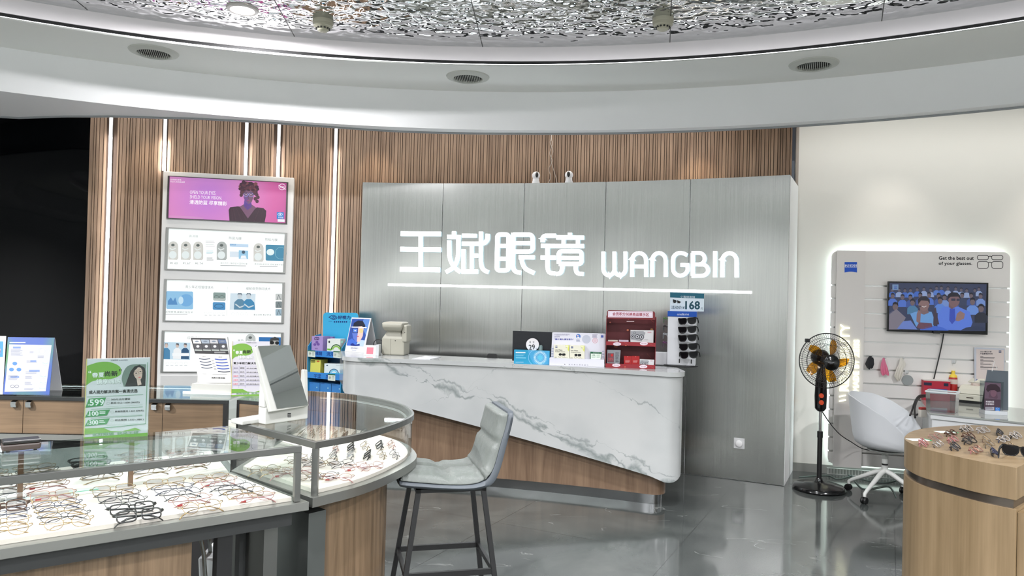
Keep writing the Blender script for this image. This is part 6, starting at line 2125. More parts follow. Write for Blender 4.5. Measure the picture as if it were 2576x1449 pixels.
def cushion(name, prof, hw, thick, nx, seam_at):
    B = MB(); B.T = M
    base = crv([Vector((0, y, z)) for y, z in prof], 8)
    N = len(base)
    rings = []
    for i in range(N):
        tg = (base[min(i + 1, N - 1)] - base[max(i - 1, 0)]).normalized()
        nn_ = Vector((0, -tg.z, tg.y))
        fi = i / (N - 1)
        w = hw * (1 - .07 * fi)
        ef = min(1, sin(pi * min(max(fi, .0), 1)) * 5) ** .5 if 0 < fi < 1 else 0
        ring = []
        for j in range(nx + 1):
            fx = -1 + 2 * j / nx
            ex = (1 - abs(fx) ** 6) ** .5 if abs(fx) < 1 else 0
            h_ = thick * max(.12, ef * ex)
            for s_ in seam_at:
                h_ -= thick * .38 * math.exp(-((fi - s_) / .035) ** 2) * (ex > .1)
            h_ -= thick * .3 * math.exp(-(fx / .06) ** 2) * (ex > .1) * (1 if name == 'seat_cushion' else 0)
            h_ += thick * .06 * sin(fx * 17 + fi * 9) * math.exp(-((fi - seam_at[0]) / .2) ** 2)
            ring.append(Vector((fx * w, base[i].y, base[i].z)) + nn_ * h_)
        for j in range(nx, -1, -1):
            ring.append(Vector(((-1 + 2 * j / nx) * w, base[i].y, base[i].z)) + nn_ * .001)
        rings.append(ring)
    B.loft(rings, lea)
    return B.build(name, th, smooth=70)
cushion('seat_cushion', [(-.225, .672), (-.19, .664), (0, .643), (.11, .643), (.17, .664)], .205, .042, 16, [.48])
cushion('back_cushion', [(.158, .660), (.195, .708), (.225, .81), (.251, .90), (.261, .955)], .20, .042, 16, [.52])
B = MB(); B.T = M
fz = .612
for a, b in (((-.15, -.138), (.15, -.138)), ((.15, -.138), (.15, .162)), ((.15, .162), (-.15, .162)), ((-.15, .162), (-.15, -.138))):
    B.cb(((a[0] + b[0]) / 2, (a[1] + b[1]) / 2, fz - .004), (abs(a[0] - b[0]) + .022, abs(a[1] - b[1]) + .022, .016), matte_black)
B.build('seat_frame', th)
LEGS = {}
for sx in (-1, 1):
    for sy in (-1, 1):
        top = Vector((sx * .15, .012 + sy * .15, .61)); bot = Vector((sx * .205, .012 + sy * .235, 0.006))
        B = MB(); B.T = Mfloor
        u_ = .011
        def sqr(c):
            return [c + Vector((-u_, -u_, 0)), c + Vector((u_, -u_, 0)), c + Vector((u_, u_, 0)), c + Vector((-u_, u_, 0))]
        B.hexa(sqr(bot), sqr(top), matte_black)
        B.build('leg', th)
        LEGS[(sx, sy)] = (top, bot)
        B = MB(); B.T = Mfloor
        B.lathe([(0, 0), (.013, 0), (.013, .006), (0, .006)], black, 10, c=(bot.x, bot.y, 0))
        B.build('foot_pad', th)
def legpt(k, z):
    t_, b_ = LEGS[k]
    return b_ + (t_ - b_) * (z - b_.z) / (t_.z - b_.z)
for k0, k1, z in (((-1, -1), (-1, 1), .25), ((1, -1), (1, 1), .25), ((-1, -1), (1, -1), .25), ((-1, 1), (1, 1), .25)):
    a, b = legpt(k0, z), legpt(k1, z)
    d = (b - a).normalized(); s_ = Vector((-d.y, d.x, 0)) * .008
    a, b = a + d * .0, b - d * .0
    B = MB(); B.T = Mfloor
    up_v = Vector((0, 0, .0125))
    B.hexa([a - s_ - up_v, b - s_ - up_v, b + s_ - up_v, a + s_ - up_v], [a - s_ + up_v, b - s_ + up_v, b + s_ + up_v, a + s_ + up_v], matte_black)
    B.build('footrest', th)

# ------------------------------------------------------------------ staff side: bin and stool glimpsed under the cases
th = thing('storage_bin', 'white plastic bin with blue panel on the floor, seen between the case legs', 'bin', (-1.25, 3.42, 0), .1)
B = MB(); B.T = TM[th.name]
B.loft([slab(.11, .10, .001), slab(.125, .115, .30), slab(.125, .115, .31)], pm('bin_white', (206, 210, 212), .35))
B.build('body', th, bevel=.012)
B = MB(); B.T = TM[th.name]
B.add([(-.045, -.1067, .06), (.06, -.1067, .06), (.06, -.1115, .15), (-.045, -.1115, .15)], [(0, 1, 2, 3)], ink(50, 100, 190)); B.add([(-.045, -.1115, .151), (.06, -.1115, .151), (.06, -.1155, .2), (-.045, -.1155, .2)], [(0, 1, 2, 3)], ink(70, 110, 130))
B.build('blue_panel', th)
th = thing('tubular_stool', 'low stool with grey tube legs behind the foreground case', 'stool', (-1.42, 3.22, 0), .3)
M = TM[th.name]
B = MB(); B.T = M
B.lathe([(0, .44), (.15, .44), (.16, .46), (.15, .48), (0, .485)], black, 20); B.build('seat', th, smooth=40)
for sx in (-1, 1):
    for sy in (-1, 1):
        B = MB(); B.T = M
        B.tube([(sx * .10, sy * .10, .439), (sx * .115, sy * .115, .38), (sx * .15, sy * .15, .009)], .009, pm('tube_grey', (120, 124, 122), .25, .8), 8); B.build('leg', th, smooth=40)

# ------------------------------------------------------------------ back-lit slotted display panel on the end wall
zz = ZM(1960, 600, 4.175)
PN = WN
pP = WP + WN * .075                            # front plane of the panel
def zp(q, off=0.):
    return PP(*zz(q), pP + PN * off, PN)
panel_m = pm('panel_silver_grey', (232, 229, 226), .45)
panel_a, panel_b = zp((550, 400)), zp((2425, 400))
s0 = (panel_a - WP).dot(WD); s1 = (panel_b - WP).dot(WD)
zT_, zB_ = 1.985, .10
th = thing('slatwall_display', 'grey back-lit slotted display panel with vertical lettered column and screen on the end wall', 'display panel', WP + WD * (s0 + s1) / 2 + WN * .05, atan2(WD.y, WD.x))
def wp_(s_, z, o):
    return WP + WD * s_ + WN * o + Vector((0, 0, z))
rc = .055
def round_rect(x0, z0, x1, z1, r):
    pts = []
    for cx, cz_, a0 in ((x1 - r, z1 - r, 0), (x0 + r, z1 - r, 90), (x0 + r, z0 + r, 180), (x1 - r, z0 + r, 270)):
        for j in range(6):
            a_ = radians(a0 + 18 * j)
            pts.append((cx + r * cos(a_), cz_ + r * sin(a_)))
    return pts
B = MB()
ysl = [490, 635, 793, 942, 1092, 1252, 1392]
zsl = [zp((1500, y)).z + .004 for y in (512, 655, 806, 965, 1110, 1262, 1405)]
step_ = (zsl[0] - zsl[-1]) / 6
while zsl[-1] - step_ > zB_ + .1:
    zsl.append(zsl[-1] - step_)
edges = [zT_] + zsl + [zB_]
slot_m = pm('slot_aluminium', (214, 214, 212), .3, .7)
back = MB()
back.ext([wp_(s0 + .01, zB_ + .01, .045), wp_(s1 - .01, zB_ + .01, .045), wp_(s1 - .01, zT_ - .06, .045), wp_(s0 + .01, zT_ - .06, .045)], WN * .004, slot_m)
back.build('slot_back', th)
for i in range(len(edges) - 1):
    zt, zb = edges[i] - (.007 if i else 0), edges[i + 1] + (.007 if i < len(edges) - 2 else 0)
    if i == 0:
        pts = [(s0, zb), (s1, zb)] + [(s1 - rc + rc * cos(radians(a_)), zt - rc + rc * sin(radians(a_))) for a_ in range(0, 91, 18)] + [(s0 + rc - rc * sin(radians(a_)), zt - rc + rc * cos(radians(a_))) for a_ in range(0, 91, 18)]
    elif i == len(edges) - 2:
        pts = [(s0 + rc - rc * cos(radians(a_)), zb + rc - rc * sin(radians(a_))) for a_ in range(0, 91, 18)] + [(s1 - rc + rc * sin(radians(a_)), zb + rc - rc * cos(radians(a_))) for a_ in range(0, 91, 18)] + [(s1, zt), (s0, zt)]
    else:
        pts = [(s0, zb), (s1, zb), (s1, zt), (s0, zt)]
    B.ext([wp_(x, z, .0495) for x, z in pts], WN * .0255, panel_m)
bd0 = B.build('slat_board', th)
# lettered column
ca, cb2 = zp((607, 300), .03), zp((905, 300), .03)
c0_, c1_ = (ca - WP).dot(WD), (cb2 - WP).dot(WD)
ztc = zp((760, 126), .03).z
B = MB()
B.ext([wp_(c0_, .085, .0755), wp_(c1_, .085, .0755), wp_(c1_, ztc, .0755), wp_(c0_, ztc, .0755)], WN * .03, pm('column_grey', (226, 222, 219), .45))
cl_ = B.build('lettered_column', th)
art = Bd(WP + WN * .1055, WN, zz, .0005).up()
bz = ink(22, 84, 200); wz = ink(232, 236, 242)
art.poly([(687, 247), (818, 247), (818, 358)] + [(818 - 131 * i / 8, 358 - 10 * sin(pi * i / 8)) for i in range(1, 8)] + [(687, 358)], bz); art.k += .3
art.rect(691, 271, 815, 304, wz); art.k += .3
art.text('ZEISS', (695, 301), (811, 301), 27, bz, 1.4)
art.build('emblem', cl_)
z8 = ZM(1960, 820, 4.175)
lt = pm('raised_letters_light', (250, 250, 226), .4, emit=.42, ecol=(250, 250, 224))
lt.cycles.emission_sampling = 'NONE'
def raised(txt, p, q, h, m, dp_=.012, bold=0.):
    vs, fs = textmesh(txt)
    B = MB()
    p, q = Vector(p), Vector(q)
    d = q - p
    upv = Vector((d.y, -d.x)).normalized() * h
    W = [PP(*z8((p.x + d.x * x + upv.x * y, p.y + d.y * x + upv.y * y)), WP + WN * .106, WN) for x, y in vs]
    for k, b_ in enumerate(((0, 0), (bold, bold), (-bold, bold), (bold, -bold), (-bold, -bold)) if bold else ((0, 0),)):
        o_ = [w + WD * b_[0] + Vector((0, 0, b_[1])) + WN * (dp_ + .0002 * k) for w in W]
        B.add(o_, fs, m)
    # side walls from boundary edges
    ed = {}
    for f in fs:
        for i in range(len(f)):
            e = (f[i], f[(i + 1) % len(f)])
            ed[tuple(sorted(e))] = ed.get(tuple(sorted(e)), []) + [e]
    for k, v in ed.items():
        if len(v) == 1:
            a, b = v[0]
            B.add([W[a], W[b], W[b] + WN * dp_, W[a] + WN * dp_], [(0, 1, 2, 3)], m)
    return B
raised('RELIABILITY', (728, 684), (738, -17), 96, lt, bold=.002).build('raised_lettering', cl_)
raised('MADE BY ZEISS', (835, 690), (842, 145), 62, lt, bold=.0012).build('raised_lettering', cl_)
for y0 in (752, 800):
    B = MB()
    q = [PP(*z8(a_), WP + WN * .106, WN) for a_ in ((628, y0 - 16), (700, y0 - 30), (700, y0 - 16), (628, y0 - 2))]
    B.ext(q[::-1], WN * .012, lt); B.build('raised_stroke', cl_)
art = Bd(pP + WN * .0005, WN, zz, .0005)
tk = ink(34, 34, 36)
art.text('Get the best out', (1678, 223), (2043, 225), 37, tk, 1.2); art.text('of your glasses.', (1676, 287), (2026, 288), 42, tk, 1.2)
for y0, y1, x in ((178, 224, 0), (242, 316, 0)):
    for xa, xb in ((2082, 2198), (2232, 2350)):
        r_ = 20 if y0 < 200 else 26
        pts = []
        for cx, cy_, a0 in ((xb - r_, y0 + r_ * .7, -90), (xb - r_, y1 - r_, 0), (xa + r_, y1 - r_, 90), (xa + r_, y0 + r_ * .7, 180)):
            for j in range(4):
                a_ = radians(a0 + 30 * j)
                pts.append((cx + r_ * cos(a_), cy_ + r_ * (sin(a_) if a0 in (0, 90) else sin(a_) * .7)))
        art.line(pts, 6, tk, True)
    art.line([(2198, y0 + 12), (2215, y0 + 6), (2232, y0 + 12)], 7, tk)
art.build('print', bd0)
# cool light ribbon behind the panel edge
glow = pm('ribbon_light', (255, 255, 255), .4, emit=4, ecol=(226, 250, 248))
B = MB()
per = round_rect(s0 + .035, zB_ + .03, s1 - .035, zT_ - .035, .05)
N_ = len(per)
for i in range(N_):
    a, b = per[i], per[(i + 1) % N_]
    B.add([wp_(a[0], a[1], .012), wp_(b[0], b[1], .012), wp_(b[0], b[1], .040), wp_(a[0], a[1], .040)], [(0, 1, 2, 3)], glow)
B.build('light_ribbon', th)
# loose things hung on the panel
SPb = bd0
# wall screen
th = thing('wall_screen', 'flat screen television showing an applauding crowd in blue shirts, on the grey panel', 'television', WP + WD * ((s0 + s1) / 2) + WN * .12, atan2(WD.y, WD.x))
tvP = pP + WN * .055
tvn = (WN * cos(radians(3)) - Vector((0, 0, sin(radians(3))))).normalized()
tvP = zp((1670, 730), .055)
W = [PP(*zz(q), tvP, tvn) for q in ((1143, 450), (2200, 465), (2192, 1013), (1134, 974))]
B = MB(); B.ext(W[::-1], -tvn * .03, pm('tv_black', (12, 12, 14), .2))
bz_ = B.build('case', th, bevel=.003)
B = MB(); c_ = sum(W, Vector()) / 4
B.T = Matrix.Translation(c_) @ Matrix.Rotation(atan2(WD.y, WD.x), 4, 'Z')
B.box((-.12, .031, -.08), (.12, .052, .08), black); B.build('wall_mount', th)
a = Bd(tvP, tvn, zz, .0004).up(1.5)
E2 = .30
def tl(r, g, b): return lit(r, g, b, E2)
SCR = [(1160, 466), (2178, 480), (2166, 972), (1152, 955)]
a.poly(SCR, tl(58, 66, 96)); a.up()
rr = random.Random(5)
def person_blob(x, y, s_, skin, hair, shirt):
    a.poly([(x - 62 * s_, y + 150 * s_), (x - 60 * s_, y + 80 * s_), (x - 28 * s_, y + 52 * s_), (x + 28 * s_, y + 52 * s_), (x + 62 * s_, y + 85 * s_), (x + 66 * s_, y + 150 * s_)], tl(*shirt)); a.k += .05
    a.ell(x, y + 14 * s_, 27 * s_, 36 * s_, tl(*skin), 14); a.k += .05
    a.poly([(x - 29 * s_, y + 10 * s_), (x - 24 * s_, y - 22 * s_), (x, y - 34 * s_), (x + 26 * s_, y - 20 * s_), (x + 29 * s_, y + 12 * s_), (x + 12 * s_, y - 8 * s_), (x - 14 * s_, y - 8 * s_)], tl(*hair)); a.k += .05
for i in range(15):
    person_blob(1185 + 66 * i + rr.uniform(-12, 12), 520 + rr.uniform(-8, 20), .55, (104, 96, 110), (36, 38, 56), rr.choice([(70, 110, 200), (150, 170, 214), (50, 56, 84), (90, 130, 210)]))
for i in range(11):
    person_blob(1200 + 92 * i + rr.uniform(-16, 16), 590 + rr.uniform(-8, 26), .75, (112, 98, 108), (32, 34, 50), rr.choice([(84, 120, 210), (60, 70, 100), (120, 150, 214), (66, 90, 160)]))
for x, y, s_, sh in ((1220, 700, 1.1, (90, 92, 120)), (1690, 640, .95, (96, 140, 224)), (2030, 650, 1., (110, 150, 226)), (2120, 720, 1.1, (40, 44, 60)), (1400, 660, .9, (80, 130, 170))):
    person_blob(x, y, s_, (116, 100, 106), (32, 32, 44), sh)
a.poly([(1152, 955), (1155, 800), (1230, 740), (1330, 830), (1260, 955)], tl(132, 126, 140)); a.k += .2
# woman clapping
a.poly([(1375, 790), (1430, 770), (1480, 760), (1600, 770), (1630, 850), (1620, 930), (1440, 930)], tl(112, 164, 224)); a.k += .1
a.poly([(1480, 735), (1560, 735), (1570, 780), (1520, 800), (1468, 780)], tl(128, 104, 108)); a.k += .1
a.ell(1520, 685, 58, 75, tl(140, 112, 112), 18); a.k += .1
a.poly([(1460, 690), (1455, 640), (1490, 606), (1540, 604), (1580, 640), (1584, 690), (1560, 655), (1490, 650)], tl(44, 40, 52)); a.k += .1
a.line([(1500, 712), (1522, 720), (1546, 708)], 7, tl(222, 214, 216)); a.ell(1478, 712, 9, 11, tl(60, 56, 70), 8)
a.poly([(1440, 870), (1445, 790), (1460, 750), (1488, 770), (1480, 900)], tl(140, 112, 116)); a.k += .1
# man in a blue shirt
a.poly([(1660, 960), (1665, 790), (1720, 715), (1880, 715), (2000, 770), (2030, 880), (2000, 965)], tl(96, 132, 232)); a.k += .1
a.poly([(1790, 735), (1845, 735), (1850, 860), (1815, 900), (1785, 860)], tl(60, 84, 190)); a.k += .1
a.poly([(1780, 680), (1850, 690), (1850, 720), (1812, 740), (1780, 720)], tl(116, 92, 100)); a.k += .1
a.ell(1836, 645, 60, 78, tl(128, 100, 106), 18); a.k += .1
a.poly([(1768, 640), (1770, 590), (1810, 562), (1870, 568), (1900, 600), (1905, 640), (1880, 610), (1800, 612)], tl(36, 34, 46)); a.k += .1
a.rrect(1806, 630, 1850, 655, 6, tl(60, 60, 80)); a.rrect(1862, 632, 1895, 656, 6, tl(60, 60, 80)); a.k += .1
a.poly([(1850, 860), (1865, 790), (1900, 760), (1950, 790), (1940, 840), (1880, 870)], tl(150, 120, 118)); a.k += .1
a.poly([(1616, 910), (1625, 740), (1645, 720), (1655, 790), (1680, 900)], tl(70, 60, 76)); a.k += .1
a.poly([(1480, 950), (1560, 925), (1640, 918), (1720, 935), (1780, 968), (1480, 962)], tl(70, 110, 214)); a.poly([(1890, 972), (1960, 935), (2080, 920), (2166, 935), (2166, 972)], tl(50, 60, 90)); a.poly([(1235, 950), (1300, 870), (1380, 860), (1450, 955)], tl(112, 136, 210)); a.poly([(1440, 930), (1470, 880), (1600, 890), (1610, 930), (1500, 955)], tl(110, 74, 92)); a.k += .2
a.rect(1188, 482, 1252, 540, tl(120, 150, 190)); a.k += .2; a.rect(1206, 498, 1236, 526, tl(50, 90, 170)); a.rect(1206, 506, 1236, 513, tl(190, 210, 235))
a.build('picture', bz_)
B = MB(); B.T = Matrix.Translation(zp((1648, 990), .05)) @ Matrix.Rotation(atan2(WD.y, WD.x), 4, 'Z')
B.box((-.024, -.02, -.006), (.024, .0, .012), black); B.build('sensor_bar', th)
pts = [zp(q, .03) for q in ((1728, 1000), (1715, 1080), (1690, 1200), (1650, 1370), (1625, 1475))]
tag(MB().tube(crv(pts, 5), .005, black, 7).build('screen_cable', smooth=60), 'black cable hanging from the television down to the red box', 'cable')

# cloths on hooks
hook_m = pm('hook_acrylic', (206, 208, 208), .2)
def cloth(lab, top, pts, m, folds):
    c = PP(*z8(top), pP + WN * .05, WN)
    t2 = thing('cleaning_cloth', lab, 'cloth', c, atan2(WD.y, WD.x), 'cloths hung on the panel')
    B = MB()
    rings = []
    k = len(pts)
    for i, (xl_, xr_, y) in enumerate(pts):
        ring = []
        for j in range(10):
            f_ = j / 9
            q = (xl_ + (xr_ - xl_) * f_, y + (8 * sin(f_ * folds * 3) if i == k - 1 else 0))
            ring.append(PP(*z8(q), pP + WN * (.045 + .012 * sin(f_ * folds * 2 * pi) * (i / k)), WN))
        rings.append(ring)
    vs = [p for r in rings for p in r]
    fs = [(i * 10 + j, i * 10 + j + 1, (i + 1) * 10 + j + 1, (i + 1) * 10 + j) for i in range(k - 1) for j in range(9)]
    n_ = len(vs)
    B.add(vs + [p - WN * .006 for p in vs], fs + [tuple(n_ + x for x in f[::-1]) for f in fs] + [(j, n_ + j, n_ + j + 1, j + 1) for j in range(9)] , m)
    B.build('cloth', t2, smooth=60)
    q = PP(*z8(top), pP, WN)
    B = MB(); B.tube([q - WN * .02, q + WN * .03, q + WN * .065, q + WN * .07 + Vector((0, 0, .018))], .004, hook_m, 6)
    B.build('hook', t2)
cloth('dark grey cloth hung on a hook at the left of the grey panel', (962, 322), [(946, 980, 315), (925, 995, 350), (903, 998, 400), (925, 985, 440), (940, 968, 452)], pm('cloth_dark', (40, 40, 44), .8), 2)
cloth('pink cloth hung on a hook of the grey panel', (1100, 335), [(1090, 1106, 335), (1072, 1122, 390), (1064, 1140, 440), (1068, 1152, 490), (1080, 1153, 515)], pm('cloth_pink', (226, 130, 160), .8), 3)
cloth('white cloth hung on a hook right of the pink cloth', (1290, 340), [(1272, 1300, 335), (1258, 1332, 400), (1235, 1310, 450), (1205, 1290, 530), (1240, 1262, 575)], pm('cloth_white', (220, 216, 206), .8), 3)
for q, lab in (((1830, 372), 'empty clear acrylic hook on the grey panel above the yellow-capped bottle'), ((1335, 480), 'small clear hook with round disc on the grey panel right of the white cloth')):
    c = PP(*z8(q), pP + WN * .001, WN)
    th = thing('acrylic_hook', lab, 'hook', c, atan2(WD.y, WD.x), 'acrylic hooks')
    B = MB(); B.T = TM[th.name]
    B.box((-.012, -.004, -.02), (.012, 0, .012), hook_m); B.build('plate', th)
    B = MB(); B.T = TM[th.name]
    B.tube([(0, -.002, -.012), (0, -.05, -.012), (0, -.062, -.004), (0, -.066, .014)], .003, hook_m, 6); B.build('arm', th)
c = PP(*z8((1348, 570)), pP + WN * .003, WN)
B = MB(); B.lathe([(0, 0), (.045, 0), (.045, .006), (0, .006)], pm('disc_grey', (150, 156, 156), .3), 28, M=Matrix.Translation(c) @ Matrix.Rotation(atan2(WD.y, WD.x), 4, 'Z') @ Matrix.Rotation(radians(90), 4, 'X'))
tag(B.build('round_disc', smooth=40), 'flat grey round disc hanging below the white cloth on the panel', 'disc')

# notice sheet in clear holder
zq = ZM(2200, 840, 6.835)
nP = pP + WN * .02
def zqp(q, off=0.):
    return PP(*zq(q), nP + WN * off, WN)
th = thing('notice_holder', 'clear wall holder with a pale pink printed notice at the right of the grey panel', 'notice', zqp((1980, 800)), atan2(WD.y, WD.x))
B = MB(); B.ext([zqp(q) for q in ((1712, 230), (2240, 250), (2230, 850), (1720, 820))][::-1], -WN * .004, pm('holder_frost', (196, 200, 210), .2))
hb_ = B.build('holder', th)
a = Bd(nP, WN, zq, .0004).up()
a.poly([(1750, 262), (2225, 278), (2218, 815), (1750, 790)], ink(216, 204, 200)); a.up()
tk = ink(70, 66, 72)
a.text('2024 春日大学', (1815, 315), (2010, 318), 22, tk, 1); a.text('产品营销研究书', (1815, 352), (2028, 354), 24, tk, 1)
a.rect(2135, 284, 2180, 320, ink(40, 50, 90)); a.k += .2; a.rect(2137, 295, 2178, 305, ink(206, 206, 214))
for y, x1 in ((385, 2125), (440, 2050), (495, 2020), (548, 2120)):
    a.lines(1818, y, 1870, y + 10, 1, tk, .8, 0, 0); a.lines(1818, y + 16, x1, y + 34, 2, tk, .6, .02)
a.lines(1820, 600, 2000, 612, 1, ink(150, 146, 150)); a.poly([(1750, 780), (1815, 784), (1815, 815), (1750, 805)], ink(40, 70, 140))
a.build('print', hb_)

# ------------------------------------------------------------------ white desk
dk_fl, dk_bl = PZ(2338, 1037, .715), PZ(2314, 1002, .715)
d1 = V2(PZ(2576, 1062, .715)) - V2(dk_fl); d1.normalize()
FLk = V2(dk_fl); BLk = V2(dk_bl) 
bl_dir = (BLk - FLk).normalized()
FRk = FLk + d1 * 1.3; BRk = BLk + d1 * 1.1
th = thing('white_desk', 'white glass-topped desk in front of the grey panel, behind the wooden table', 'desk', (FLk.x + .4, FLk.y + .1, 0))
desk_w = pm('desk_white_lacquer', (206, 209, 210), .35)
poly = [FLk, FRk, BRk, BLk]
B = MB(); B.prism(off_poly(poly, -.02), .08, .665, desk_w); B.build('cabinet', th)
B = MB(); B.prism(off_poly(poly, -.05), 0, .0795, pm('desk_plinth', (120, 124, 124), .4)); B.build('plinth', th)
B = MB(); B.prism(off_poly(poly, -.008), .6655, .70, desk_w); B.build('desk_top', th, bevel=.002)
B = MB(); B.prism(poly, .7005, .712, pm('tabletop_glass_painted', (150, 154, 150), .06)); B.build('glass_top', th)
DT = .7125
dang = atan2(d1.y, d1.x)
def on_desk(q):
    return PZ(*zq(q), DT)
def upright(base_px, name, lab, cat, grp=None, rz=dang):
    p = on_desk(base_px)
    return thing(name, lab, cat, Vector((p.x, p.y, DT)), rz, grp), p
def hz(q, p):                                  # height above desk of pixel q at the depth of p
    return PY(*zq(q), p.y).z - DT
def wd(x0, x1, y, p):
    return PY(*zq((x1, y)), p.y).x - PY(*zq((x0, y)), p.y).x
# red canister box
rzw = atan2(WD.y, WD.x)
t2, p = upright((1070, 1150), 'red_tin_box', 'red box with blue label standing at the back of the white desk', 'box', rz=rzw)
M = TM[t2.name]; w_ = wd(868, 1278, 900, p); h_ = hz((1070, 812), p)
B = MB(); B.T = M; B.box((-w_ / 2, 0, 0), (w_ / 2, .07, h_), ink(176, 40, 60)); bx = B.build('box', t2)
B = MB(); B.T = M
B.box((-w_ / 2, -.0008, h_ - .04), (-w_ / 2 + .06, 0, h_ - .015), ink(30, 34, 60)); B.build('dark_mark', bx)
B = MB(); B.T = M; B.box((w_ / 2 - .05, -.0008, h_ - .04), (w_ / 2 - .015, 0, h_ - .015), ink(30, 34, 60)); B.build('dark_mark', bx)
B = MB(); B.T = M; B.box((-w_ / 2 + .03, -.001, .06), (w_ / 2 - .02, 0, h_ * .55), ink(216, 216, 222)); B.box((-w_ / 2 + .033, -.0016, .1), (w_ / 2 - .023, -.001, h_ * .53), ink(30, 80, 170)); B.build('label_patch', bx)
B = MB(); B.T = M; B.box((-w_ / 2, .0, h_ + .0002), (w_ / 2, .07, h_ + .006), ink(206, 200, 196)); B.build('pale_lid', t2)
# bottle
t2, p = upright((1345, 1150), 'bottle', 'red bottle with yellow cap standing right of the red box', 'bottle')
TM[t2.name] = Matrix.Translation((p.x, p.y, DT))
r_ = wd(1278, 1412, 900, p) / 2; hs = hz((1340, 745), p); hc = hz((1335, 690), p); ht = hz((1335, 632), p)
B = MB(); B.lathe([(0, 0), (r_ * .95, 0), (r_, .01), (r_, hs - .01), (r_ * .92, hs)], pm('bottle_red', (176, 40, 36), .3), 22, c=(p.x, p.y, DT)); b_ = B.build('body', t2, smooth=40)
B = MB(); B.lathe([(0, hs), (r_ * .92, hs), (r_ * .85, hs + .015), (r_ * .45, hc), (r_ * .4, hc + .004), (r_ * .42, ht), (0, ht)], pm('cap_yellow', (230, 200, 70), .35), 22, c=(p.x, p.y, DT)); B.build('cap', t2, smooth=40)
B = MB(); B.lathe([(r_ * 1.005, hs * .72), (r_ * 1.012, hs * .72), (r_ * 1.012, hs * .92), (r_ * 1.005, hs * .92)], ink(214, 200, 190), 22, c=(p.x, p.y, DT)); B.build('label_band', b_, smooth=40)
# clear storage box
t2, p = upright((1130, 1345), 'clear_plastic_box', 'empty clear plastic storage box on the white desk before the red box', 'box')
M = TM[t2.name]; w_ = wd(905, 1365, 1200, p) ; h_ = hz((1130, 1000), p)
frost = glassmat('frosted_clear_plastic', (214, 220, 222), 2.2, .15)
B = MB(); B.T = M
w2 = w_ / 2
for a_, b__ in (((-w2, 0), (w2, 0)), ((w2, 0), (w2, .16)), ((w2, .16), (-w2, .16)), ((-w2, .16), (-w2, 0))):
    B.add([(a_[0] * .93, a_[1] * .96 + .003, .002), (b__[0] * .93, b__[1] * .96 + .003, .002), (b__[0], b__[1], h_), (a_[0], a_[1], h_)], [(0, 1, 2, 3)], frost)
B.add([(-w2 * .93, .003, .002), (w2 * .93, .003, .002), (w2 * .93, .157, .002), (-w2 * .93, .157, .002)], [(0, 1, 2, 3)], frost)
B.build('walls', t2)
B = MB(); B.T = M
for a_, b__ in (((-w2 - .004, -.004, h_ - .008), (w2 + .004, .004, h_ + .002)), ((-w2 - .004, .156, h_ - .008), (w2 + .004, .164, h_ + .002)), ((-w2 - .004, .0041, h_ - .008), (-w2 + .004, .1559, h_ + .002)), ((w2 - .004, .0041, h_ - .008), (w2 + .004, .1559, h_ + .002))):
    B.box(a_, b__, pm('rim_plastic', (208, 214, 216), .2))
B.build('rim', t2)
# ultrasonic cleaner
t2, p = upright((1650, 1200), 'ultrasonic_cleaner', 'small beige ultrasonic cleaner with raised lid on the white desk', 'appliance')
M = TM[t2.name]; w_ = wd(1475, 1830, 1150, p); h_ = hz((1650, 900), p)
w2 = w_ / 2 + .01
cr = pm('cleaner_beige', (206, 204, 190), .35)
B = MB(); B.T = M; B.box((-w2 * .9, .02, 0), (w2 * .9, .15, .022), black); B.build('feet_base', t2)
def pbox(z, k, dy=0.):
    return [(-w2 * k, 0 + dy, z), (w2 * k, 0 + dy, z), (w2 * k, .17, z), (-w2 * k, .17, z)]
B = MB(); B.T = M; B.loft([pbox(.0225, .96), pbox(.03, 1), pbox(h_ * .52, 1)], cr); B.build('lower_body', t2, bevel=.006)
B = MB(); B.T = M; B.loft([pbox(h_ * .53, 1), pbox(h_ * .8, .95, .02), pbox(h_, .85, .06)], cr); B.build('upper_body', t2, bevel=.008)
B = MB(); B.T = M; B.box((-.03, -.0012, h_ * .3), (.02, .0, h_ * .36), ink(60, 50, 40)); B.build('switch_plate', t2)
B = MB(); B.T = M @ Matrix.Translation((0, .03, h_ * .72)) @ Matrix.Rotation(radians(-32), 4, 'X'); B.box((.03, -.003, -.006), (.07, -.0018, .008), ink(206, 190, 60)); B.box((-.06, -.003, -.006), (-.02, -.0018, .006), ink(80, 130, 180)); B.build('stickers', t2)
B = MB(); B.T = M; B.hexa([(-w2 * .85, .15, h_ + .02), (w2 * .8, .15, h_ + .02), (w2 * .8, .165, h_ + .02), (-w2 * .85, .165, h_ + .02)], [(-w2 * 1.0, .165, h_ + .055), (w2 * .8, .165, h_ + .055), (w2 * .8, .18, h_ + .055), (-w2 * 1.0, .18, h_ + .055)], cr); B.build('raised_lid', t2, bevel=.004)
B = MB(); B.T = M; B.lathe([(0, h_ + .0005), (.035, h_ + .0005), (.03, h_ + .02), (0, h_ + .024)], pm('cleaner_basket', (196, 180, 170), .3), 16, c=(.02, .10, 0)); B.build('basket', t2)
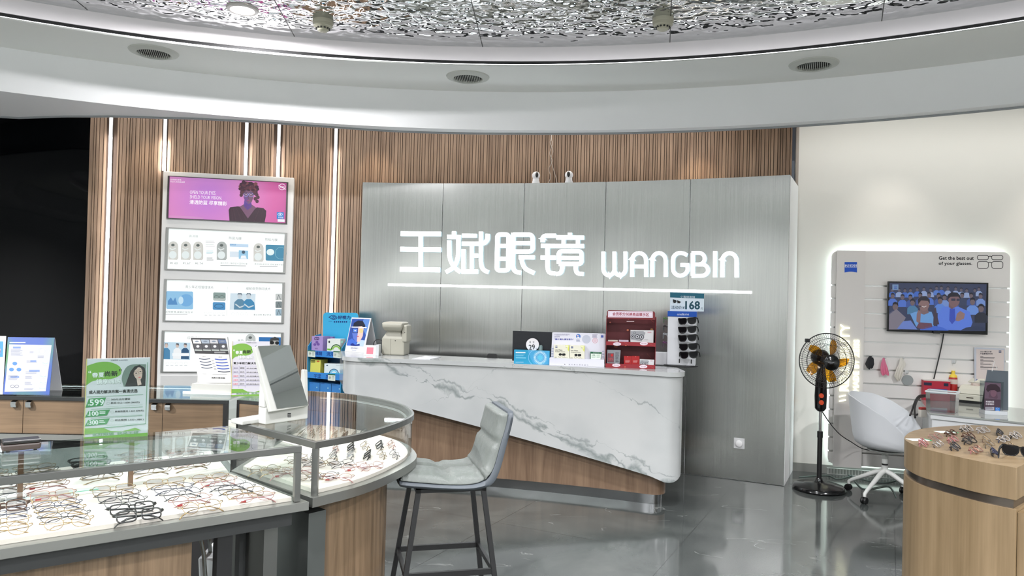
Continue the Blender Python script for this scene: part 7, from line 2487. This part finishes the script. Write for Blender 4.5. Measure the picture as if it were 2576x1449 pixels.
# brochure rack
t2, p = upright((2035, 1385), 'brochure_rack', 'clear acrylic brochure rack with dark portrait leaflet on the white desk', 'brochure rack', rz=rzw)
M = TM[t2.name]
pn = WN
def brp_(q, off=0.):
    return PP(*zq(q), Vector((p.x, p.y, 0)) + pn * off, pn)
W = [brp_(q) for q in ((1812, 800), (2220, 830), (2205, 1360), (1815, 1340))]
W[2].z = max(W[2].z, DT + .03); W[3].z = max(W[3].z, DT + .03)
B = MB(); B.ext(W[::-1], -pn * .003, frost); B.build('front_pocket', t2)
W2 = [brp_(q, -.05) for q in ((1940, 620), (2300, 640), (2300, 1340), (1830, 1330))]
for k_ in (2, 3): W2[k_].z = DT + .03
B = MB(); B.ext(W2[::-1], -pn * .003, pm('rack_smoked', (96, 104, 112), .2)); B.build('rear_board', t2)
W3 = [brp_(q, .001) for q in ((1895, 830), (2175, 850), (2165, 1360), (1885, 1335))]
for k_ in (2, 3): W3[k_].z = DT + .032
B = MB(); B.ext(W3[::-1], -pn * .0008, ink(70, 52, 66)); lf = B.build('leaflet', t2)
a = Bd(Vector((p.x, p.y, 0)) + pn * .001, pn, zq, .0004).up()
a.poly([(1895, 832), (2175, 852), (2170, 1130), (1890, 1110)], ink(96, 76, 92)); a.k += .2
a.poly([(1960, 1090), (1985, 980), (2100, 980), (2120, 1100), (2100, 1120)], ink(84, 60, 76)); a.k += .2
a.ell(2045, 1010, 55, 75, ink(112, 80, 96), 16); a.k += .2
a.poly([(1918, 960), (1935, 890), (1990, 862), (2090, 866), (2150, 920), (2170, 990), (2110, 1000), (2060, 965), (1990, 970), (1950, 1000)], ink(46, 28, 40)); a.k += .2
wt = ink(206, 200, 206)
a.text('清透防蓝', (1910, 1180), (2055, 1182), 30, wt, 1); a.text('尽享精彩', (1910, 1222), (2055, 1224), 30, wt, 1)
a.rect(1905, 1255, 2058, 1312, ink(170, 168, 178)); a.k += .2; a.lines(1915, 1262, 2040, 1300, 3, ink(80, 80, 90)); a.poly([(2075, 1262), (2155, 1268), (2155, 1345), (2075, 1335)], ink(40, 120, 200)); a.k += .2; a.ring(2112, 1285, 18, 12, 4, wt, 12); a.rect(2085, 1318, 2140, 1336, wt)
a.build('print', lf)
B = MB(); B.T = M; B.box((-.06, -.02, 0), (.09, .10, .029), pm('rack_foot', (206, 210, 214), .2)); B.build('foot', t2)
for dx in (-.02, .05):
    q0, q1, q2 = brp_((2030, 650), -.03), brp_((2062, 470), -.03), brp_((2100, 640), -.03)
q0, q1, q2 = brp_((2020, 640), -.03), brp_((2062, 470), -.03), brp_((2105, 610), -.03)
B = MB(); B.tube([q0, q1, q2], .0025, pm('white_wire', (226, 226, 226), .3), 6); B.build('wire_hanger', t2)
# cables beside the desk and under it
for k, pts in enumerate((((865, 1050), (760, 1070), (690, 1180), (640, 1330), (610, 1400)), ((880, 1075), (780, 1095), (720, 1170), (690, 1300), (700, 1440)), ((880, 1350), (780, 1370), (700, 1400)))):
    pp_ = [PY(*zq(q), FLk.y + .62 - .10 * i) for i, q in enumerate(pts)]
    tag(MB().tube(crv(pp_, 5), .0075, black, 7).build('black_cable', smooth=60), ('uppermost', 'middle', 'lowest')[k] + ' of three black cables looping down the left side of the white desk', 'cable', 'cables beside the desk')
pp_ = PY(*zq((825, 1345)), FLk.y + .3)
th = thing('power_strip', 'white power strip with red top hanging among cables beside the desk', 'power strip', pp_, bl_dir.angle_signed(Vector((0, 1))) if False else .3)
B = MB(); B.T = TM[th.name]; B.box((-.03, -.015, -.04), (.03, .015, .02), pm('strip_white', (216, 210, 200), .4)); B.build('body', th, bevel=.005)
B = MB(); B.T = TM[th.name]; B.box((-.028, -.014, .0205), (.028, .014, .04), ink(170, 60, 56)); B.build('red_top', th, bevel=.004)

# ------------------------------------------------------------------ pedestal fan
fx = PZ(2060, 1232, 0)
th = thing('pedestal_fan', 'black pedestal fan with yellow blades standing between steel wall and grey panel', 'fan', (fx.x, fx.y, 0), 0)
C_ = (fx.x, fx.y, 0)
gb = pm('fan_gloss_black', (10, 10, 11), .15)
B = MB(); B.lathe([(0, .001), (.200, .001), (.206, .012), (.200, .028), (.19, .038), (.12, .048), (.11, .056), (.05, .06), (.03, .075), (.024, .10), (0, .10)], gb, 40, c=C_); B.build('base', th, smooth=40)
z1c = PY(2065, 1085, fx.y).z; z2c = PY(2068, 1035, fx.y).z
B = MB(); B.lathe([(0, .1002), (.019, .1002), (.019, z1c - .05), (.022, z1c - .05), (.022, z1c), (.015, z1c + .002), (0, z1c + .002)], matte_black, 18, c=C_); B.build('lower_pole', th, smooth=40)
B = MB(); B.lathe([(0, z1c + .003), (.0115, z1c + .003), (.0115, z2c), (0, z2c)], chrome, 16, c=C_); B.build('chrome_pole', th, smooth=40)
fang = atan2(-fx.x, -fx.y)                      # facing the camera, then turned right
# head axis: towards viewer and a little to the right
ax = Vector((-.02, -1, .0)).normalized()
zc8 = lambda q: z8(q)
hub = PP(*z8((500, 365)), Vector((fx.x, fx.y - .10, 0)), Vector((0, 1, 0)))
zb0, zb1 = PY(*z8((435, 890)), fx.y).z, PY(*z8((440, 480)), fx.y).z
def sq_ring(z, w, d, y=0.):
    return [(fx.x + w * cos(2 * pi * i / 16), fx.y + y + d * sin(2 * pi * i / 16), z) for i in range(16)]
B = MB(); B.loft([sq_ring(z2c + .0005, .02, .02), sq_ring(zb0, .028, .028), sq_ring(zb0 + .02, .046, .03), sq_ring(zb0 + .12, .050, .034), sq_ring(zb0 + .26, .044, .034), sq_ring(zb1 - .03, .036, .034), sq_ring(zb1 + .05, .028, .03), sq_ring(hub.z - .02, .026, .03)], gb)
B.build('control_column', th, smooth=50)
for y, r_ in ((733, .020), (805, .020)):
    q = PY(*z8((443, y)), fx.y - .034)
    B = MB(); B.lathe([(0, 0), (r_, 0), (r_ * .9, .010), (0, .011)], pm('fan_orange', (206, 74, 36), .35), 18, M=Matrix.Translation(q + Vector((0, .002, 0))) @ Matrix.Rotation(radians(90), 4, 'X')); B.build('knob', th, smooth=40)
Ma = Matrix.Translation(hub) @ ax.to_track_quat('Z', 'Y').to_matrix().to_4x4()   # local Z = towards viewer
B = MB(); B.lathe([(0, -.16), (.045, -.158), (.062, -.13), (.066, -.06), (.05, -.03), (0, -.03)], matte_black, 22, M=Matrix.Translation(PP(*z8((430, 330)), Vector((fx.x, fx.y + .02, 0)), Vector((0, 1, 0)))) @ ax.to_track_quat('Z', 'Y').to_matrix().to_4x4() @ Matrix.Translation((0, 0, .09))); B.build('motor_housing', th, smooth=40)
RF = (PP(*z8((788, 365)), hub, Vector((0, 1, 0))) - PP(*z8((215, 365)), hub, Vector((0, 1, 0)))).length / 2
Mc = Matrix.Translation(hub + Vector((0, .0, 0))) @ ax.to_track_quat('Z', 'Y').to_matrix().to_4x4()
hb2 = PP(*z8((542, 385)), hub + Vector((0, -.075, 0)), Vector((0, 1, 0)))
B = MB(); B.lathe([(0, 0), (.052, 0), (.062, .006), (.062, .02), (.055, .026), (0, .028)], gb, 26, M=Matrix.Translation(hb2) @ ax.to_track_quat('Z', 'Y').to_matrix().to_4x4()); hbp = B.build('front_badge', th, smooth=40)
yel = glassmat('fan_yellow_blade', (236, 196, 70), 1.2, .15)
ym = pm('fan_blade_yellow', (210, 165, 40), .3)
for k in range(5):
    B = MB()
    a0 = 2 * pi * k / 5 + .95
    rings = []
    for i in range(9):
        r_ = .035 + (RF * .80 - .035) * i / 8
        sw_a = a0 + .30 * (i / 8)
        half = (.20 + .30 * sin(pi * min(1, i / 8 * .92))) * (1.15 - .5 * i / 8)
        l_ = []
        for f_ in (-1, -.4, .3, 1):
            an = sw_a + f_ * half * .75
            l_.append(Mc @ Vector((r_ * cos(an), r_ * sin(an), .018 * f_)))
        rings.append(l_)
    vs = [p_ for r in rings for p_ in r]
    fs = [(i * 4 + j, i * 4 + j + 1, (i + 1) * 4 + j + 1, (i + 1) * 4 + j) for i in range(8) for j in range(3)]
    nrm = ax
    n_ = len(vs)
    B.add(vs + [p_ - nrm * .002 for p_ in vs], fs + [tuple(n_ + x for x in f[::-1]) for f in fs], ym if False else yel)
    B.build('blade', th, smooth=50)
B = MB(); B.lathe([(0, -.03), (.04, -.03), (.04, .03), (0, .03)], matte_black, 18, M=Mc); B.build('hub', th, smooth=40)
def cage(front):
    B = MB()
    sg = 1 if front else -1
    dpt = .075 * sg
    n_w = 72
    for i in range(n_w):
        an = 2 * pi * i / n_w
        pts = []
        for r_, z in ((.055, dpt), (RF * .45, dpt * .97), (RF * .75, dpt * .80), (RF * .93, dpt * .42), (RF, .0)):
            tw = an + (.25 * (1 - r_ / RF))
            pts.append(Mc @ Vector((r_ * cos(tw), r_ * sin(tw), z)))
        B.tube(crv(pts, 2), .0011, black, 4)
    for r_, z in ((.055, dpt), (RF * .60, dpt * .90), (RF * .82, dpt * .68)):
        B.tube([Mc @ Vector((r_ * cos(2 * pi * j / 40), r_ * sin(2 * pi * j / 40), z)) for j in range(40)], .0018, black, 5, True)
    B.build('front_cage' if front else 'rear_cage', th)
cage(True); cage(False)
B = MB(); B.tube([Mc @ Vector((RF * cos(2 * pi * j / 56), RF * sin(2 * pi * j / 56), 0)) for j in range(56)], .0042, black, 7, True); B.build('cage_rim', th, smooth=60)
B = MB(); B.T = Mc; B.cb((-.72 * RF, .72 * RF, .0), (.03, .03, .04), black); B.build('clip', th, bevel=.005)
art_n = ax
art = Bd(hb2 + ax * .0285, ax, z8, .0004)
art.lines(512, 380, 578, 388, 1, ink(130, 130, 134), .8, 0, 0); art.lines(530, 394, 562, 400, 1, ink(110, 110, 114), .8, 0, 0)
art.build('print', hbp)
cpts = [PY(*z8((455, 905)), fx.y - .01), PY(*z8((540, 1030)), fx.y + .12), PY(*z8((640, 1140)), fx.y + .25), PY(*z8((760, 1220)), fx.y + .35), PY(*z8((880, 1290)), fx.y + .42), PY(*z8((1020, 1312)), fx.y + .45)]
B = MB(); B.tube(crv(cpts, 6), .004, black, 6); tag(B.build('fan_cord', smooth=60), 'thin black cord running from the fan towards the white chair', 'cord')

# ------------------------------------------------------------------ white tub chair on castors
cc = PZ(2213, 1232, 0)
cx_, cy0 = 2.95, 5.80
th = thing('tub_chair', 'white moulded tub chair on four-star castor base beside the white desk', 'chair', (cx_, cy0, 0), radians(46))
M = TM[th.name]
shell_m = pm('chair_shell_white', (208, 211, 214), .4)
leg_m = pm('chair_leg_white', (206, 208, 204), .4)
# local: -Y front; rim height varies around the shell, with open front
RIM = [(0, .815), (50, .79), (80, .74), (105, .67), (125, .575), (140, .485), (152, .445), (180, .44)]
def rim(an):                                    # an: 0 = back (+Y), pi = front
    d = math.degrees(min(an, 2 * pi - an))
    for (a0, z0), (a1, z1) in zip(RIM, RIM[1:]):
        if d <= a1 + 1e-6:
            f_ = (d - a0) / (a1 - a0)
            return z0 + (z1 - z0) * f_
PROF = [(.02, .395), (.12, .397), (.185, .408), (.228, .436), (.246, .49), (.258, .57), (.268, .66), (.278, .74), (.287, .815)]
B = MB(); B.T = M
n = 48
def shell_ring(r_, z_, ins):
    ring = []
    for i in range(n):
        an = 2 * pi * i / n
        z = .395 + (z_ - .395) * (rim(an) - .395) / (.815 - .395) + (ins if z_ < .8 else 0)
        k = 1.06 if cos(an) < 0 else .94
        ring.append(((r_ - ins) * sin(an), (r_ - ins) * cos(an) * k, z))
    return ring
rings = [shell_ring(r_, z_, 0) for r_, z_ in PROF]
inner = [shell_ring(r_, z_, .009) for r_, z_ in PROF[::-1]]
B.loft(rings + inner, shell_m)
B.build('shell', th, smooth=70)
B = MB(); B.T = M
B.lathe([(0, .355), (.05, .355), (.13, .376), (.13, .382), (0, .382)], leg_m, 20); B.build('seat_bracket', th, smooth=40)
B = MB(); B.T = M
B.lathe([(0, .20), (.022, .20), (.024, .262), (0, .262)], leg_m, 18); B.lathe([(0, .275), (.022, .275), (.024, .3545), (0, .3545)], leg_m, 18); B.build('column', th, smooth=40)
B = MB(); B.T = M
B.lathe([(0, .2625), (.0225, .2625), (.0225, .2745), (0, .2745)], black, 18); B.build('collar', th, smooth=40)
cast = [PZ(2160, 1262, .0), PZ(2117, 1228, .0), PZ(2268, 1238, .0)]
base_ang = atan2(5.62 - 5.81, 2.667 - 2.93)
for k in range(4):
    an = base_ang + k * pi / 2 + .0
    R_l = .29
    ctr = Vector((cx_, cy0, 0))
    dr = Vector((cos(an), sin(an), 0))
    B = MB()
    B.tube([ctr + dr * .012 + Vector((0, 0, .215)), ctr + dr * .06 + Vector((0, 0, .20)), ctr + dr * (R_l - .03) + Vector((0, 0, .095)), ctr + dr * R_l + Vector((0, 0, .075)), ctr + dr * R_l + Vector((0, 0, .055))], [.02, .02, .014, .013, .012], leg_m, 10)
    lg = B.build('leg', th, smooth=50)
    B = MB()
    side = Vector((-dr.y, dr.x, 0))
    for s_ in (-.011, .011):
        Mw = Matrix.Translation(ctr + dr * (R_l + .004) + side * s_ + Vector((0, 0, .0265))) @ side.to_track_quat('Z', 'Y').to_matrix().to_4x4()
        B.lathe([(0, -.009), (.024, -.009), (.026, -.004), (.026, .004), (.024, .009), (0, .009)], black, 18, M=Mw)
    B.build('castor', lg, smooth=40)

# cables and low grille along the wall foot
fp_ = [PZ(u, v, .005) for u, v in ((2010, 1200), (2080, 1196), (2110, 1205), (2150, 1192), (2120, 1190), (2180, 1208), (2230, 1214), (2260, 1206))]
tag(MB().tube(crv(fp_, 6), .0045, pm('cord_greygreen', (96, 112, 106), .5), 6).build('grey_cable', smooth=60), 'grey-green cord coiled on the floor behind the fan base', 'cord')
fp_ = [PZ(u, v, .005) for u, v in ((2150, 1210), (2175, 1230), (2230, 1222), (2245, 1232), (2254, 1250))]
tag(MB().tube(crv(fp_, 6), .0045, _M['cord_greygreen'], 6).build('grey_cable', smooth=60), 'grey-green cord trailing on the floor between the chair legs', 'cord')
th = thing('floor_grille', 'low pale ribbed grille strip at the foot of the end wall under the panel', 'grille', WP + WD * (s0 + .55) + WN * .03, atan2(WD.y, WD.x))
M = TM[th.name]
B = MB(); B.T = M; B.box((-.55, -.01, .001), (1.1, .0, .006), leg_m); B.box((-.55, -.01, .05), (1.1, .0, .056), leg_m); B.build('rails', th)
B = MB(); B.T = M
for i in range(66):
    B.box((-.545 + .025 * i, -.008, .0065), (-.537 + .025 * i, -.002, .0495), leg_m)
B.build('ribs', th)

# ------------------------------------------------------------------ wooden display table at the right
TZ = .80
tw = wood('table_wood', (116, 97, 70), (136, 116, 88), .4, .6)
tpx = [(2557, 1177), (2460, 1160), (2370, 1140), (2310, 1124), (2277, 1106), (2280, 1094), (2300, 1083), (2345, 1075), (2430, 1069)]
arcp = [Vector((p_.x, p_.y, 0)) for p_ in (PZ(*q, TZ) for q in tpx)]
tb = [V2(p_) for p_ in crv(arcp, 5)]
corner = V2(arcp[0]); e1 = V2(PZ(2576, 1168, TZ)) - corner; e1.normalize()
far = tb[-1]
tb_poly = tb + [far + V2((.5, .0)), far + V2((1.0, -.25)), corner + e1 * 1.15]
th = thing('display_table', 'rounded pale wooden display table with steel band at the right edge', 'table', (2.75, 3.9, 0))
B = MB(); B.prism(tb_poly, .655, TZ, tw); B.build('table_top', th, smooth=25, bevel=.002)
B = MB(); B.prism(off_poly(tb_poly, -.012), .615, .6545, pm('table_band_steel', (120, 112, 104), .25, .9)); B.build('steel_band', th, smooth=25)
B = MB(); B.prism(tb_poly, 0, .6145, tw); B.build('body', th, smooth=25)
# side cabinet of the table
q0 = corner + e1 * .02
sN = V2((e1.y, -e1.x))
if sN.y > 0: sN = -sN
B = MB(); B.prism([q0 + sN * .002, q0 + e1 * .9 + sN * .002, q0 + e1 * .9 + sN * .06, q0 + sN * .06], .28, .60, tw)
sb_ = B.build('side_box', th)
B = MB(); B.prism([q0 + e1 * .03 + sN * .0605, q0 + e1 * .87 + sN * .0605, q0 + e1 * .87 + sN * .062, q0 + e1 * .03 + sN * .062], .31, .57, pm('drawer_reveal', (60, 46, 30), .6)); B.build('drawer_reveal', sb_)
B = MB(); B.prism([q0 + e1 * .034 + sN * .0625, q0 + e1 * .866 + sN * .0625, q0 + e1 * .866 + sN * .064, q0 + e1 * .034 + sN * .064], .314, .566, tw); B.build('drawer_front', sb_)
zt = ZM(2220, 1040, 7.236)
TG = [((820, 545), 'pink', pinkf, pinkf, 1), ((1040, 435), 'clear pink', pinkf, rose, 0), ((1320, 372), 'red-brown', tort, tort, 1), ((1600, 292), 'clear grey', clrf, fblk, 1), ((1900, 315), 'clear', clrf, clrf, 1), ((2210, 352), 'brown-tipped silver', gun, fblk, 1), ((2495, 412), 'black-tipped pale', clrf, fblk, 1),
      ((1090, 565), 'thin silver', silv, fblk, 0), ((1360, 490), 'rose', pinkf, pinkf, 1), ((1640, 425), 'tortoise', tort, tort, 1), ((1960, 475), 'amber', gold, tort, 0), ((2280, 482), 'clear violet', clrf, blu, 1),
      ((1400, 615), 'grey-violet', gun, fblk, 1), ((1660, 512), 'thick black', fblk, fblk, 1), ((2030, 575), 'thin gold', gold, fblk, 0), ((2400, 620), 'gold and brown', gold, tort, 0), ((1780, 675), 'pale pink', rose, pinkf, 1), ((2130, 715), 'navy-tipped', blu, fblk, 1)]
POSN = ['nearest the green-edged card', 'behind the pink pair', 'right of the second price card', 'at the back edge', 'in the back row', 'near the back right', 'at the right edge of the picture', 'in front of the rose pair', 'in the middle of the left group', 'beside the amber pair', 'in the centre', 'left of the right edge', 'in the front left row', 'behind the grey-violet pair', 'behind the pale pink pair', 'near the right front', 'at the front edge', 'left of the black sunglasses']
for i, (q, cn, fm2, tm2, tk) in enumerate(TG):
    p_ = PZ(*zt(q), TZ + .015)
    spectacles('%s glasses %s on the wooden table' % (cn, POSN[i]), (p_.x, p_.y, TZ + .0006), radians(48) + rng.uniform(-.2, .2), ['round', 'square', 'oval'][i % 3], fm2, tm2, tk, 'spectacles on the wooden table', False, 1.05)
p_ = PZ(*zt((2500, 790)), TZ)
M4 = Matrix.Translation((p_.x, p_.y, TZ + .027)) @ Matrix.Rotation(radians(140), 4, 'Z')
sunglasses('sunglasses', 'black sunglasses at the front right of the wooden table', 'sunglasses', M4, None)
for q, lab in (((640, 482), 'green-edged white price card nearest the corner of the wooden table'), ((1140, 342), 'second white price card behind the pink glasses on the wooden table')):
    p_ = PZ(*zt(q), TZ)
    th = thing('price_card', lab, 'price card', (p_.x, p_.y, TZ + .0004), .12, 'price cards on the table')
    B = MB(); B.T = TM[th.name]
    B.box((-.05, -.028, 0), (.05, .028, .0016), ink(210, 218, 212)); B.build('card', th)
    B = MB(); B.T = TM[th.name]
    B.box((.0505, -.028, 0), (.062, .028, .0018), ink(50, 150, 100)); B.build('green_edge', th)
